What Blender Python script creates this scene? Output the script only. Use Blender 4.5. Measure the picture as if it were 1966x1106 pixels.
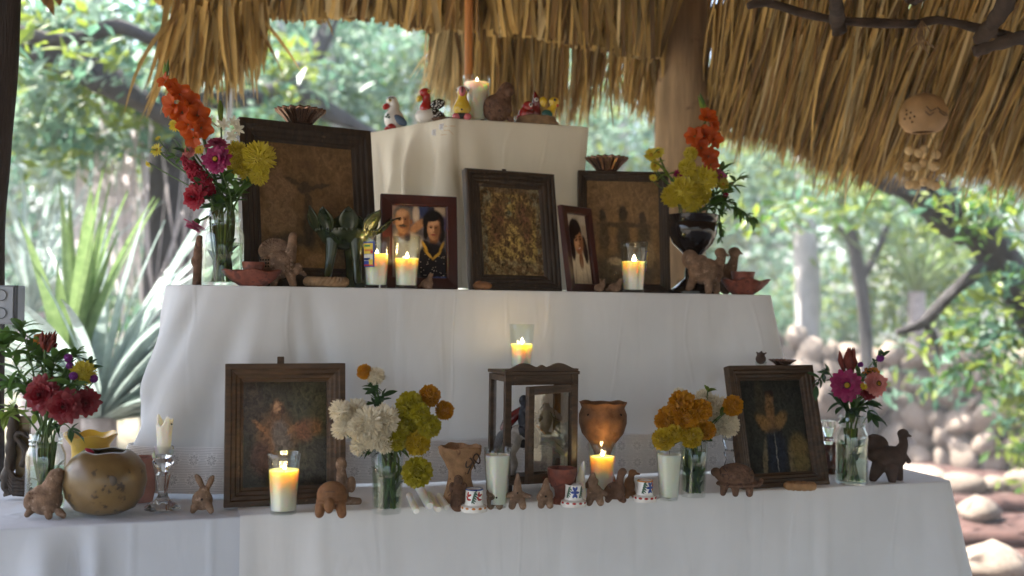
import bpy, math, random
from mathutils import Vector, Matrix, Quaternion

for o in list(bpy.data.objects):
    bpy.data.objects.remove(o, do_unlink=True)
scene = bpy.context.scene
C = scene.collection
R = math.radians
random.seed(7)

# ---------------------------------------------------------------- camera
EYE = Vector((0.0, 0.0, 1.17))
FPX = 2000.0                       # focal length in photograph pixels
PITCH, ROLL = R(0.845), R(0.785)
_w = Vector((0, math.cos(PITCH), math.sin(PITCH)))
_u0 = Vector((0, -math.sin(PITCH), math.cos(PITCH)))
_r0 = Vector((1, 0, 0))
CR = _r0 * math.cos(ROLL) + _u0 * math.sin(ROLL)
CU = -_r0 * math.sin(ROLL) + _u0 * math.cos(ROLL)
CW = _w
cam_d = bpy.data.cameras.new('camera')
cam = bpy.data.objects.new('camera', cam_d)
C.objects.link(cam)
cam.matrix_world = Matrix(((CR.x, CU.x, -CW.x, EYE.x), (CR.y, CU.y, -CW.y, EYE.y),
                           (CR.z, CU.z, -CW.z, EYE.z), (0, 0, 0, 1)))
cam_d.sensor_width = 36.0
cam_d.lens = FPX / 1966.0 * 36.0
cam_d.clip_start = 0.05
cam_d.clip_end = 400
cam_d.dof.use_dof = True
cam_d.dof.focus_distance = 2.2
cam_d.dof.aperture_fstop = 2.1
scene.camera = cam

# ---------------------------------------------------------------- sky and sun
SUN_EL, SUN_AZ = R(56), R(-68)    # azimuth from +Y towards +X
world = bpy.data.worlds.new('World')
scene.world = world
world.use_nodes = True
wn = world.node_tree
sky = wn.nodes.new('ShaderNodeTexSky')
sky.sky_type = 'NISHITA'
sky.sun_disc = False
sky.sun_elevation = SUN_EL
sky.sun_rotation = SUN_AZ
sky.air_density = 1.0
sky.dust_density = 3.0
wn.links.new(sky.outputs[0], wn.nodes['Background'].inputs[0])
wn.nodes['Background'].inputs[1].default_value = 0.15
sun_d = bpy.data.lights.new('sun', 'SUN')
sun_d.energy = 5.0
sun_d.angle = R(0.5)
sun_d.color = (1.0, 0.95, 0.87)
sun = bpy.data.objects.new('sun', sun_d)
C.objects.link(sun)
_sd = Vector((math.sin(SUN_AZ) * math.cos(SUN_EL), math.cos(SUN_AZ) * math.cos(SUN_EL), math.sin(SUN_EL)))
sun.rotation_euler = _sd.to_track_quat('Z', 'Y').to_euler()
sun.location = (-3, -3, 8)

scene.view_settings.view_transform = 'Standard'
scene.view_settings.look = 'None'
scene.view_settings.gamma = 1.0
scene.view_settings.use_curve_mapping = False
scene.view_settings.exposure = 2.36
scene.cycles.max_bounces = 7
scene.cycles.diffuse_bounces = 4
scene.cycles.glossy_bounces = 3
scene.cycles.transmission_bounces = 6
scene.cycles.volume_bounces = 0
scene.cycles.transparent_max_bounces = 16
CANDLE_W = 0.055

# ---------------------------------------------------------------- layout helpers
# the altar stands turned by 18 degrees: U runs along its front, V goes to the back
UA = R(18)
U = Vector((math.cos(UA), math.sin(UA), 0))
V = Vector((-math.sin(UA), math.cos(UA), 0))
Z_LOW, Z_MID, Z_TOP = 0.754, 1.200, 1.632
P0 = Vector((-0.868, 1.882, 0))    # front edge of the long table

def ray(px, py):
    return CW + CR * ((px - 983) / FPX) + CU * ((553 - py) / FPX)
def at(px, py, d):
    """point seen in direction (px,py) at forward distance d"""
    return EYE + ray(px, py) * d
def on_z(px, py, z):
    r = ray(px, py)
    return EYE + r * ((z - EYE.z) / r.z)
def on_uv(px, v, z):
    """point on the horizontal line at depth v, height z that stands in image column px"""
    k = (px - 983) / FPX
    B = P0 + V * v + Vector((0, 0, z)) - EYE
    q = CR - CW * k
    s = -B.dot(q) / U.dot(q)
    return EYE + B + U * s
def mpp(p):
    return (p - EYE).dot(CW) / FPX
def uv_of(p):
    d = Vector((p.x, p.y, 0)) - P0
    return d.dot(U), d.dot(V)

# ---------------------------------------------------------------- objects
def tag(o, label=None, cat=None, group=None, kind=None):
    if label: o['label'] = label
    if cat: o['category'] = cat
    if group: o['group'] = group
    if kind: o['kind'] = kind
    return o
def thing(name, label, cat, loc=(0, 0, 0), group=None, rotz=0):
    o = bpy.data.objects.new(name, None)
    C.objects.link(o)
    o.location = loc
    o.rotation_euler = (0, 0, rotz)
    o.empty_display_size = 0.02
    return tag(o, label, cat, group)

class MB:
    def __init__(s):
        s.v, s.f, s.m = [], [], []
    def add(s, vs, fs, mi=0):
        b = len(s.v)
        s.v.extend([tuple(v) for v in vs])
        for f in fs:
            s.f.append(tuple(i + b for i in f))
            s.m.append(mi)
        return s
    def box(s, c, size, M=None, mi=0):
        hx, hy, hz = size[0] / 2, size[1] / 2, size[2] / 2
        vs = [Vector((x, y, z)) for z in (-hz, hz) for y in (-hy, hy) for x in (-hx, hx)]
        c = Vector(c)
        vs = [c + (M @ v if M else v) for v in vs]
        return s.add(vs, [(0, 2, 3, 1), (4, 5, 7, 6), (0, 1, 5, 4), (2, 6, 7, 3), (0, 4, 6, 2), (1, 3, 7, 5)], mi)
    def lathe(s, prof, n=32, c=(0, 0, 0), mi=0, sx=1, sy=1, fn=None, M=None):
        vs, fs, rings = [], [], []
        c = Vector(c)
        for (r, z) in prof:
            if r < 1e-6:
                p = Vector((0, 0, z))
                vs.append(c + (M @ p if M else p)); rings.append([len(vs) - 1])
            else:
                ring = []
                for i in range(n):
                    a = 2 * math.pi * i / n
                    rr, zz = (r, z) if fn is None else fn(r, z, a)
                    p = Vector((rr * math.cos(a) * sx, rr * math.sin(a) * sy, zz))
                    vs.append(c + (M @ p if M else p)); ring.append(len(vs) - 1)
                rings.append(ring)
        for a, b in zip(rings, rings[1:]):
            if len(a) == 1 and len(b) == 1: continue
            for i in range(n):
                j = (i + 1) % n
                if len(a) == 1: fs.append((a[0], b[j], b[i]))
                elif len(b) == 1: fs.append((a[i], a[j], b[0]))
                else: fs.append((a[i], a[j], b[j], b[i]))
        return s.add(vs, fs, mi)
    def ell(s, c, r, M=None, n=16, m=9, mi=0):
        prof = [(math.sin(math.pi * k / m), -math.cos(math.pi * k / m)) for k in range(m + 1)]
        prof[0] = (0, -1); prof[-1] = (0, 1)
        S = Matrix.Diagonal(Vector(r))
        return s.lathe(prof, n, c, mi, M=(M @ S) if M else S)
    def tube(s, pts, rad, n=8, mi=0, caps=True, fn=None):
        pts = [Vector(p) for p in pts]
        if not hasattr(rad, '__len__'): rad = [rad] * len(pts)
        vs, fs = [], []
        nrm = None
        for i, p in enumerate(pts):
            t = (pts[min(i + 1, len(pts) - 1)] - pts[max(i - 1, 0)])
            if t.length < 1e-9: t = Vector((0, 0, 1))
            t.normalize()
            if nrm is None:
                nrm = t.cross(Vector((0, 1, 0.13)))
                if nrm.length < 1e-3: nrm = t.cross(Vector((1, 0, 0)))
            nrm = nrm - t * nrm.dot(t); nrm.normalize()
            bn = t.cross(nrm)
            for k in range(n):
                a = 2 * math.pi * k / n
                rr = rad[i] * (fn(i, a) if fn else 1)
                vs.append(p + (nrm * math.cos(a) + bn * math.sin(a)) * rr)
        for i in range(len(pts) - 1):
            for k in range(n):
                j = (k + 1) % n
                fs.append((i * n + k, i * n + j, (i + 1) * n + j, (i + 1) * n + k))
        if caps:
            fs.append(tuple(range(n - 1, -1, -1)))
            fs.append(tuple((len(pts) - 1) * n + k for k in range(n)))
        return s.add(vs, fs, mi)
    def grid(s, fn, nu, nv, mi=0, wrap=False):
        vs = [fn(i / nu, j / nv) for j in range(nv + 1) for i in range(nu + 1)]
        w = nu + 1
        fs = [(j * w + i, j * w + i + 1, (j + 1) * w + i + 1, (j + 1) * w + i) for j in range(nv) for i in range(nu)]
        return s.add(vs, fs, mi)
    def mesh(s, name, mats, sharp=40, smooth=True):
        me = bpy.data.meshes.new(name)
        me.from_pydata(s.v, [], s.f)
        if not isinstance(mats, (list, tuple)): mats = [mats]
        for m in mats: me.materials.append(m)
        if len(mats) > 1: me.polygons.foreach_set('material_index', s.m)
        if smooth:
            me.polygons.foreach_set('use_smooth', [True] * len(s.f))
            if sharp: me.set_sharp_from_angle(angle=R(sharp))
        me.update()
        return me
    def build(s, name, mats, parent=None, loc=None, sharp=40, smooth=True, world=False):
        o = bpy.data.objects.new(name, s.mesh(name, mats, sharp, smooth))
        C.objects.link(o)
        if loc is not None: o.location = loc
        if parent is not None:
            o.parent = parent
            if world: o.matrix_parent_inverse = mat_of(parent).inverted()
        return o
def mat_of(o):
    return Matrix.LocRotScale(o.location, o.rotation_euler.to_quaternion(), o.scale)
def inst(name, me, parent=None, loc=None, quat=None, scale=None):
    o = bpy.data.objects.new(name, me)
    C.objects.link(o)
    if loc is not None: o.location = loc
    if quat is not None:
        o.rotation_mode = 'QUATERNION'; o.rotation_quaternion = quat
    if scale is not None: o.scale = (scale, scale, scale) if not hasattr(scale, '__len__') else scale
    if parent: o.parent = parent
    return o
def bevel(o, w, seg=2):
    m = o.modifiers.new('bevel', 'BEVEL'); m.width = w; m.segments = seg; m.limit_method = 'ANGLE'
    m.harden_normals = False
    return o
def spline(ctrl, n):
    """Catmull-Rom through control tuples"""
    out = []
    c = [ctrl[0]] + list(ctrl) + [ctrl[-1]]
    k = len(c[0])
    m = len(ctrl) - 1
    for i in range(n + 1):
        t = i / n * m
        j = min(int(t), m - 1); f = t - j
        a, b, d, e = c[j], c[j + 1], c[j + 2], c[j + 3]
        out.append(tuple(0.5 * (2 * b[q] + (d[q] - a[q]) * f + (2 * a[q] - 5 * b[q] + 4 * d[q] - e[q]) * f * f
                   + (3 * b[q] - a[q] - 3 * d[q] + e[q]) * f ** 3) for q in range(k)))
    return out

# ---------------------------------------------------------------- materials
def _nt(name):
    m = bpy.data.materials.new(name); m.use_nodes = True
    nt = m.node_tree
    return m, nt, nt.nodes['Principled BSDF'], nt.nodes['Material Output']
def node(nt, t, **kw):
    n = nt.nodes.new(t)
    for k, v in kw.items(): setattr(n, k, v)
    return n
def mixc(nt, fac, a, b, mode='MIX'):
    n = node(nt, 'ShaderNodeMix', data_type='RGBA', blend_type=mode)
    for i, val in ((0, fac), (6, a), (7, b)):
        if hasattr(val, 'links'): nt.links.new(val, n.inputs[i])
        elif i == 0: n.inputs[0].default_value = val
        else: n.inputs[i].default_value = (*val[:3], 1)
    return n.outputs[2]
def rng(nt, val, a, b, c=0.0, d=1.0, smooth=False):
    n = node(nt, 'ShaderNodeMapRange')
    if smooth: n.interpolation_type = 'SMOOTHSTEP'
    nt.links.new(val, n.inputs[0])
    for i, q in enumerate((a, b, c, d)): n.inputs[1 + i].default_value = q
    return n.outputs[0]
def noise(nt, vec, scale, detail=4, rough=0.55, dist=0.0):
    n = node(nt, 'ShaderNodeTexNoise')
    n.inputs['Scale'].default_value = scale; n.inputs['Detail'].default_value = detail
    n.inputs['Roughness'].default_value = rough; n.inputs['Distortion'].default_value = dist
    if vec is not None: nt.links.new(vec, n.inputs['Vector'])
    return n.outputs['Fac']
def mat(name, col, rough=0.6, var=0.2, vscale=30, col2=None, bump=0.0, bscale=200, metal=0.0, spec=0.4,
        sss=0.0, ssr=(0.01, 0.006, 0.003), trans=0.0, coat=0.0, spots=None, stretch=None, hue=None, rnd=0.0, bdist=0.002):
    m, nt, p, out = _nt(name)
    tc = node(nt, 'ShaderNodeTexCoord').outputs['Object']
    vec = tc
    if stretch:
        mp = node(nt, 'ShaderNodeMapping'); mp.inputs['Scale'].default_value = stretch
        nt.links.new(tc, mp.inputs[0]); vec = mp.outputs[0]
    f = rng(nt, noise(nt, vec, vscale), 0.3, 0.7)
    lo = tuple(c * (1 - var) for c in col)
    hi = tuple(min(1, c * (1 + var)) for c in col) if col2 is None else col2
    c = mixc(nt, f, lo, hi)
    if spots:                                   # (colour, scale, threshold)
        sc, ss, st = spots
        c = mixc(nt, rng(nt, noise(nt, tc, ss, 6, 0.65), st, st + 0.06), c, sc)
    if rnd:
        oi = node(nt, 'ShaderNodeObjectInfo').outputs['Random']
        h = node(nt, 'ShaderNodeHueSaturation'); nt.links.new(c, h.inputs['Color'])
        nt.links.new(rng(nt, oi, 0, 1, 1 - rnd, 1 + rnd), h.inputs['Value'])
        c = h.outputs[0]
    nt.links.new(c, p.inputs['Base Color'])
    p.inputs['Roughness'].default_value = rough
    p.inputs['Metallic'].default_value = metal
    p.inputs['Specular IOR Level'].default_value = spec
    p.inputs['Coat Weight'].default_value = coat
    p.inputs['Coat Roughness'].default_value = 0.08
    if sss:
        p.inputs['Subsurface Weight'].default_value = sss
        p.inputs['Subsurface Radius'].default_value = ssr
        p.inputs['Subsurface Scale'].default_value = 1.0
    if bump:
        b = node(nt, 'ShaderNodeBump'); b.inputs['Strength'].default_value = bump; b.inputs['Distance'].default_value = bdist
        nt.links.new(noise(nt, vec, bscale, 5, 0.6), b.inputs['Height'])
        nt.links.new(b.outputs[0], p.inputs['Normal'])
    if trans:
        t = node(nt, 'ShaderNodeBsdfTranslucent'); nt.links.new(c, t.inputs[0])
        mx = node(nt, 'ShaderNodeMixShader'); mx.inputs[0].default_value = trans
        nt.links.new(p.outputs[0], mx.inputs[1]); nt.links.new(t.outputs[0], mx.inputs[2])
        nt.links.new(mx.outputs[0], out.inputs[0])
    return m
def thin_glass(name, tint=(0.97, 0.98, 0.97), rough=0.02, gain=1.0, ior=1.45):
    m, nt, p, out = _nt(name)
    nt.nodes.remove(p)
    lw = node(nt, 'ShaderNodeLayerWeight'); lw.inputs[0].default_value = 0.5
    pw = node(nt, 'ShaderNodeMath', operation='POWER'); nt.links.new(lw.outputs['Facing'], pw.inputs[0]); pw.inputs[1].default_value = 3.2
    f0 = ((ior - 1) / (ior + 1)) ** 2 if ior > 1.3 else 0.004
    tr = node(nt, 'ShaderNodeBsdfTransparent'); tr.inputs[0].default_value = (*tint, 1)
    gl = node(nt, 'ShaderNodeBsdfGlossy'); gl.inputs['Roughness'].default_value = rough
    gl.inputs[0].default_value = (1, 1, 1, 1)
    mx = node(nt, 'ShaderNodeMixShader')
    nt.links.new(rng(nt, pw.outputs[0], 0, 1, f0, gain), mx.inputs[0])
    nt.links.new(tr.outputs[0], mx.inputs[1]); nt.links.new(gl.outputs[0], mx.inputs[2])
    nt.links.new(mx.outputs[0], out.inputs[0])
    return m
def emis(name, col, st):
    m, nt, p, out = _nt(name)
    nt.nodes.remove(p)
    e = node(nt, 'ShaderNodeEmission'); e.inputs[0].default_value = (*col, 1); e.inputs[1].default_value = st
    nt.links.new(e.outputs[0], out.inputs[0])
    return m
def painting(name, base, blobs, nz=0.25, nscale=8, warp=0.03, speck=None, rough=0.35, grain=0.2, detail=0.55):
    """flat print: soft ellipses (cx,cy,rx,ry,colour,soft,angle) over a mottled base, on a quad lying in local XZ"""
    m, nt, p, out = _nt(name)
    g = node(nt, 'ShaderNodeTexCoord').outputs['Generated']
    sp = node(nt, 'ShaderNodeSeparateXYZ'); nt.links.new(g, sp.inputs[0])
    cb = node(nt, 'ShaderNodeCombineXYZ'); nt.links.new(sp.outputs[0], cb.inputs[0]); nt.links.new(sp.outputs[2], cb.inputs[1])
    vec = cb.outputs[0]
    nn = node(nt, 'ShaderNodeTexNoise'); nn.inputs['Scale'].default_value = 9; nn.inputs['Detail'].default_value = 3
    nt.links.new(vec, nn.inputs['Vector'])
    s1 = node(nt, 'ShaderNodeVectorMath', operation='SUBTRACT'); nt.links.new(nn.outputs['Color'], s1.inputs[0]); s1.inputs[1].default_value = (0.5, 0.5, 0.5)
    s2 = node(nt, 'ShaderNodeVectorMath', operation='MULTIPLY_ADD'); nt.links.new(s1.outputs[0], s2.inputs[0])
    s2.inputs[1].default_value = (warp, warp, 0); nt.links.new(vec, s2.inputs[2])
    wv = s2.outputs[0]
    c = mixc(nt, rng(nt, noise(nt, vec, nscale, 6, 0.65), 0.3, 0.7), tuple(x * (1 - nz) for x in base), tuple(min(1, x * (1 + nz)) for x in base))
    n3 = node(nt, 'ShaderNodeTexNoise'); n3.inputs['Scale'].default_value = 38; n3.inputs['Detail'].default_value = 4; nt.links.new(vec, n3.inputs['Vector'])
    s3 = node(nt, 'ShaderNodeVectorMath', operation='SUBTRACT'); nt.links.new(n3.outputs['Color'], s3.inputs[0]); s3.inputs[1].default_value = (.5, .5, .5)
    s4 = node(nt, 'ShaderNodeVectorMath', operation='MULTIPLY_ADD'); nt.links.new(s3.outputs[0], s4.inputs[0]); s4.inputs[1].default_value = (warp * .7, warp * .7, 0); nt.links.new(wv, s4.inputs[2])
    wv = s4.outputs[0]
    for b in blobs:
        cx, cy, rx, ry, col = b[:5]
        soft = b[5] if len(b) > 5 else 0.25
        ang = b[6] if len(b) > 6 else 0
        mp = node(nt, 'ShaderNodeMapping', vector_type='TEXTURE')
        mp.inputs['Location'].default_value = (cx, cy, 0); mp.inputs['Rotation'].default_value = (0, 0, R(ang))
        mp.inputs['Scale'].default_value = (rx, ry, 1)
        nt.links.new(wv, mp.inputs[0])
        ln = node(nt, 'ShaderNodeVectorMath', operation='LENGTH'); nt.links.new(mp.outputs[0], ln.inputs[0])
        fac = rng(nt, ln.outputs['Value'], 1 + soft, 1 - soft, 0, 1, True)
        c = mixc(nt, fac, c, col)
    if speck:
        col, sc, th = speck
        c = mixc(nt, rng(nt, noise(nt, vec, sc, 8, 0.75), th, th + 0.05), c, col)
    if detail:
        dn = rng(nt, noise(nt, wv, 16, 9, .72, 1.2), .36, .64, 1 - detail, 1 + detail)
        hs = node(nt, 'ShaderNodeHueSaturation'); nt.links.new(c, hs.inputs['Color']); nt.links.new(dn, hs.inputs['Value']); c = hs.outputs[0]
    if grain:
        c = mixc(nt, 1.0, c, mixc(nt, rng(nt, noise(nt, vec, 90, 3, 0.7), 0.3, 0.7), (1 - grain,) * 3, (1,) * 3), 'MULTIPLY')
    nt.links.new(c, p.inputs['Base Color'])
    p.inputs['Roughness'].default_value = rough
    p.inputs['Specular IOR Level'].default_value = 0.03
    return m

M = {}
def clothm(name, col, trans=0.12):
    m, nt, p, out = _nt(name)
    tc = node(nt, 'ShaderNodeTexCoord').outputs['Object']
    c = mixc(nt, rng(nt, noise(nt, tc, 4, 5, .6), .3, .7), tuple(x * .93 for x in col), tuple(min(1, x * 1.04) for x in col))
    nt.links.new(c, p.inputs['Base Color']); p.inputs['Roughness'].default_value = .9; p.inputs['Specular IOR Level'].default_value = .08
    b1 = node(nt, 'ShaderNodeBump'); b1.inputs['Strength'].default_value = .35; b1.inputs['Distance'].default_value = .010
    mu = node(nt, 'ShaderNodeTexMusgrave') if hasattr(bpy.types, 'ShaderNodeTexMusgrave') else None
    mpv = node(nt, 'ShaderNodeMapping'); mpv.inputs['Scale'].default_value = (1, 1, .3); nt.links.new(tc, mpv.inputs[0])
    n1 = noise(nt, mpv.outputs[0], 9.0, 3, .5, .6)
    nt.links.new(n1, b1.inputs['Height'])
    rd = node(nt, 'ShaderNodeTexNoise'); rd.inputs['Scale'].default_value = 6; rd.inputs['Detail'].default_value = 2; rd.inputs['Distortion'].default_value = .3
    mpw = node(nt, 'ShaderNodeMapping'); mpw.inputs['Scale'].default_value = (1, 1, .22); mpw.inputs['Rotation'].default_value = (0, .15, 0); nt.links.new(tc, mpw.inputs[0]); nt.links.new(mpw.outputs[0], rd.inputs['Vector'])
    ab = node(nt, 'ShaderNodeMath', operation='SUBTRACT'); nt.links.new(rd.outputs['Fac'], ab.inputs[0]); ab.inputs[1].default_value = .5
    ab2 = node(nt, 'ShaderNodeMath', operation='ABSOLUTE'); nt.links.new(ab.outputs[0], ab2.inputs[0])
    b2 = node(nt, 'ShaderNodeBump'); b2.inputs['Strength'].default_value = .22; b2.inputs['Distance'].default_value = .003
    nt.links.new(rng(nt, ab2.outputs[0], 0, .03, 1, 0, True), b2.inputs['Height']); nt.links.new(b1.outputs[0], b2.inputs['Normal'])
    b3 = node(nt, 'ShaderNodeBump'); b3.inputs['Strength'].default_value = .35; b3.inputs['Distance'].default_value = .0008
    nt.links.new(noise(nt, tc, 700, 2), b3.inputs['Height']); nt.links.new(b2.outputs[0], b3.inputs['Normal'])
    nt.links.new(b3.outputs[0], p.inputs['Normal'])
    t = node(nt, 'ShaderNodeBsdfTranslucent'); nt.links.new(c, t.inputs[0]); nt.links.new(b3.outputs[0], t.inputs['Normal'])
    mx = node(nt, 'ShaderNodeMixShader'); mx.inputs[0].default_value = trans
    nt.links.new(p.outputs[0], mx.inputs[1]); nt.links.new(t.outputs[0], mx.inputs[2]); nt.links.new(mx.outputs[0], out.inputs[0])
    return m
M['cloth'] = clothm('white_cotton', (0.72, 0.73, 0.745), 0.15)
M['cloth_blue'] = clothm('blue_grey_cotton', (0.56, 0.60, 0.67), 0.1)
M['cloth_cream'] = clothm('cream_cotton', (0.74, 0.69, 0.575), 0.15)
M['clay'] = mat('terracotta', (0.205, 0.130, 0.085), 0.9, 0.45, 55, bump=0.9, bscale=260, spec=0.1, spots=((0.36, 0.25, 0.18), 75, 0.57), bdist=0.003)
M['clay_brown'] = mat('brown_clay', (0.16, 0.09, 0.058), 0.9, 0.45, 55, bump=0.9, bscale=260, spec=0.1, spots=((0.08, 0.045, 0.033), 60, 0.56), bdist=0.003)
M['clay_dark'] = mat('dark_clay', (0.07, 0.045, 0.035), 0.85, 0.3, 40, bump=0.6, bscale=300, spec=0.15)
M['clay_red'] = mat('red_slip_clay', (0.185, 0.055, 0.035), 0.5, 0.45, 45, bump=0.5, bscale=200, spec=0.3, spots=((0.11, 0.035, 0.025), 50, 0.56))
M['clay_orange'] = mat('orange_clay', (0.20, 0.095, 0.042), 0.8, 0.4, 35, bump=0.5, bscale=200, spec=0.25, spots=((0.16, 0.07, 0.03), 40, 0.57))
M['clay_tan'] = mat('tan_rough_clay', (0.40, 0.23, 0.12), 0.9, 0.3, 50, bump=0.9, bscale=350, spec=0.1, spots=((0.18, 0.09, 0.05), 80, 0.6))
M['hole'] = mat('dark_hollow', (0.012, 0.009, 0.007), 0.95, 0.2, 40, spec=0.05)
M['wood_dark'] = mat('dark_frame_wood', (0.042, 0.026, 0.015), 0.5, 0.45, 18, bump=0.35, bscale=120, spec=0.35, stretch=(6, 6, 1), spots=((0.15, 0.10, 0.06), 35, 0.66))
M['wood_frame'] = mat('worn_frame_wood', (0.062, 0.034, 0.016), 0.5, 0.5, 16, bump=0.4, bscale=110, spec=0.35, stretch=(1, 6, 6), spots=((0.20, 0.13, 0.075), 40, 0.66))
M['wood_red'] = mat('mahogany_lacquer', (0.050, 0.011, 0.008), 0.28, 0.25, 12, bump=0.05, bscale=90, spec=0.45, stretch=(6, 6, 1))
M['wood_pale'] = mat('pale_worn_wood', (0.26, 0.19, 0.13), 0.7, 0.3, 20, bump=0.3, bscale=120)
M['wood_post'] = mat('post_wood', (0.42, 0.285, 0.16), 0.8, 0.3, 7, bump=0.7, bscale=30, stretch=(5, 5, 0.6), spots=((0.20, 0.125, 0.07), 9, 0.58), bdist=0.006)
M['wood_stick'] = mat('bark_stick', (0.055, 0.036, 0.026), 0.9, 0.4, 20, bump=0.8, bscale=60, bdist=0.006)
M['wood_black'] = mat('black_post_wood', (0.030, 0.018, 0.012), 0.75, 0.5, 10, bump=0.9, bscale=40, stretch=(5, 5, 0.5), bdist=0.008)
M['pole'] = mat('orange_pole_wood', (0.50, 0.20, 0.055), 0.5, 0.25, 20, stretch=(6, 6, 0.5), spec=0.4)
M['glass'] = thin_glass('clear_glass', (0.92, 0.945, 0.935), 0.015, 0.7, 1.5)
M['door_glass'] = thin_glass('old_cabinet_glass', (0.66, 0.64, 0.60), 0.03, 0.8, 1.7)
M['pane'] = thin_glass('picture_glass', (0.97, 0.97, 0.965), 0.05, 0.5, 1.25)
M['water'] = thin_glass('flower_water', (0.84, 0.90, 0.80), 0.02, 0.5, 1.2)
_m, _nt2, _p, _o = _nt('cut_crystal'); M['crystal'] = _m
_p.inputs['Transmission Weight'].default_value = 1.0; _p.inputs['Roughness'].default_value = 0.03; _p.inputs['IOR'].default_value = 1.5
M['wax'] = mat('white_wax', (0.86, 0.83, 0.74), 0.5, 0.03, 20, sss=0.9, ssr=(0.022, 0.014, 0.006), spec=0.3)
M['wax_glow'] = mat('glow_yellow_wax', (0.95, 0.78, 0.30), 0.2, 0.03, 20, sss=1.0, ssr=(0.03, 0.018, 0.005), spec=0.4, trans=0.35)  # flame glow put into the wax as a yellow colour
_m, nt, p_, out = _nt('flame_glow_wax'); M['wax_lit'] = _m
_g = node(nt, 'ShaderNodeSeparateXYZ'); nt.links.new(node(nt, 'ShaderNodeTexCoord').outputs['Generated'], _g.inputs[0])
nt.links.new(mixc(nt, rng(nt, _g.outputs[2], .25, .85, 0, 1, True), (.86, .82, .72), (.95, .74, .26)), p_.inputs['Base Color'])  # flame glow painted in: the wax colour yellows towards the top
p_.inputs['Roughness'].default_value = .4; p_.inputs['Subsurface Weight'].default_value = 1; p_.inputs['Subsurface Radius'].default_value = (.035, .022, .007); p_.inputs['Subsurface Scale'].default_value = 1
M['flame'] = emis('candle_flame', (1.0, 0.82, 0.48), 7)
M['wick'] = mat('burnt_wick', (0.01, 0.01, 0.01), 0.9)
M['green_glaze'] = mat('green_glaze', (0.012, 0.026, 0.014), 0.22, 0.5, 25, col2=(0.05, 0.062, 0.02), spec=0.4, coat=0.25)
M['black_glaze'] = mat('black_glaze', (0.008, 0.005, 0.005), 0.12, 0.4, 20, spec=0.35, coat=0.35)
M['copper'] = mat('aged_copper', (0.22, 0.13, 0.09), 0.25, 0.35, 25, metal=0.9)
M['yellow_glaze'] = mat('yellow_glaze', (0.66, 0.42, 0.05), 0.3, 0.15, 25, spec=0.5, coat=0.4)
M['gourd'] = mat('gourd_skin', (0.15, 0.090, 0.030), 0.32, 0.3, 12, col2=(0.22, 0.145, 0.06), spec=0.45, spots=((0.040, 0.026, 0.018), 34, 0.585), bump=0.12, bscale=80)
M['gourd_spot'] = mat('gourd_bruise', (0.05, 0.034, 0.02), 0.5, 0.4, 120)
M['old_white'] = mat('dimmed_white_paint', (0.40, 0.37, 0.33), 0.45, 0.3, 60, spots=((0.16, 0.13, 0.11), 60, 0.58))  # white darkened and spotted to put the cabinet's inner shade into the horse
M['rider'] = mat('dark_rider_paint', (0.022, 0.022, 0.030), 0.5, 0.4, 50)  # rider and saddle cloth darkened for the same inner shade
M['pink_clay'] = mat('pink_basket_clay', (0.42, 0.21, 0.18), 0.8, 0.2, 40, bump=0.5, bscale=200)
M['rope'] = mat('plaited_fibre', (0.23, 0.145, 0.075), 0.85, 0.35, 60, bump=0.6, bscale=250)
M['bread'] = mat('bread_crust', (0.34, 0.19, 0.085), 0.7, 0.25, 50, bump=0.6, bscale=250)
M['ceramic'] = mat('white_tin_glaze', (0.72, 0.70, 0.66), 0.2, 0.05, 30, spec=0.5, coat=0.4)
def paint(name, col, rough=0.2): 
    M[name] = mat('paint_' + name, col, rough, 0.12, 40, spec=0.5, coat=0.4)
for n_, c_ in dict(blue=(0.02, 0.05, 0.25), red=(0.36, 0.015, 0.012), dkred=(0.13, 0.008, 0.008), yellow=(0.62, 0.42, 0.03), black=(0.012, 0.011, 0.011),
                   green=(0.03, 0.09, 0.05), pink=(0.55, 0.13, 0.15), white=(0.72, 0.70, 0.66), slate=(0.06, 0.11, 0.20), orange=(0.55, 0.2, 0.03),
                   cream=(0.62, 0.52, 0.36), teal=(0.02, 0.10, 0.09)).items(): paint(n_, c_)
M['grey_metal'] = mat('painted_steel_box', (0.25, 0.27, 0.30), 0.5, 0.06, 30, spec=0.4)
M['shell'] = mat('amber_shell', (0.78, 0.60, 0.34), 0.4, 0.3, 30, trans=0.35)
M['hang_clay'] = mat('carved_gourd', (0.38, 0.225, 0.10), 0.6, 0.2, 20, bump=0.2, bscale=60)
# plants
def leafm(k, col, col2=None, trans=0.35, rough=0.5, rnd=0.0, spec=0.4): 
    M[k] = mat('leaf_' + k, col, rough, 0.25, 30, col2=col2, trans=trans, spec=spec, rnd=rnd)
leafm('leaf', (0.08, 0.17, 0.03)); leafm('leaf_dark', (0.035, 0.085, 0.025)); leafm('leaf_lime', (0.20, 0.29, 0.04)); leafm('stem', (0.07, 0.13, 0.03), trans=0.1)
leafm('gladiolus', (0.52, 0.072, 0.004), (0.62, 0.115, 0.008), 0.45); leafm('magenta', (0.28, 0.008, 0.085), (0.38, 0.02, 0.13), 0.35); leafm('crimson', (0.30, 0.008, 0.03), None, 0.2, 0.8)
leafm('redpet', (0.34, 0.007, 0.018), (0.44, 0.015, 0.04), 0.35); leafm('deepred', (0.17, 0.004, 0.010), (0.25, 0.007, 0.016), 0.3); leafm('pinkpet', (0.50, 0.09, 0.20), None, 0.4); leafm('salmon', (0.66, 0.25, 0.22), None, 0.4)
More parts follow.
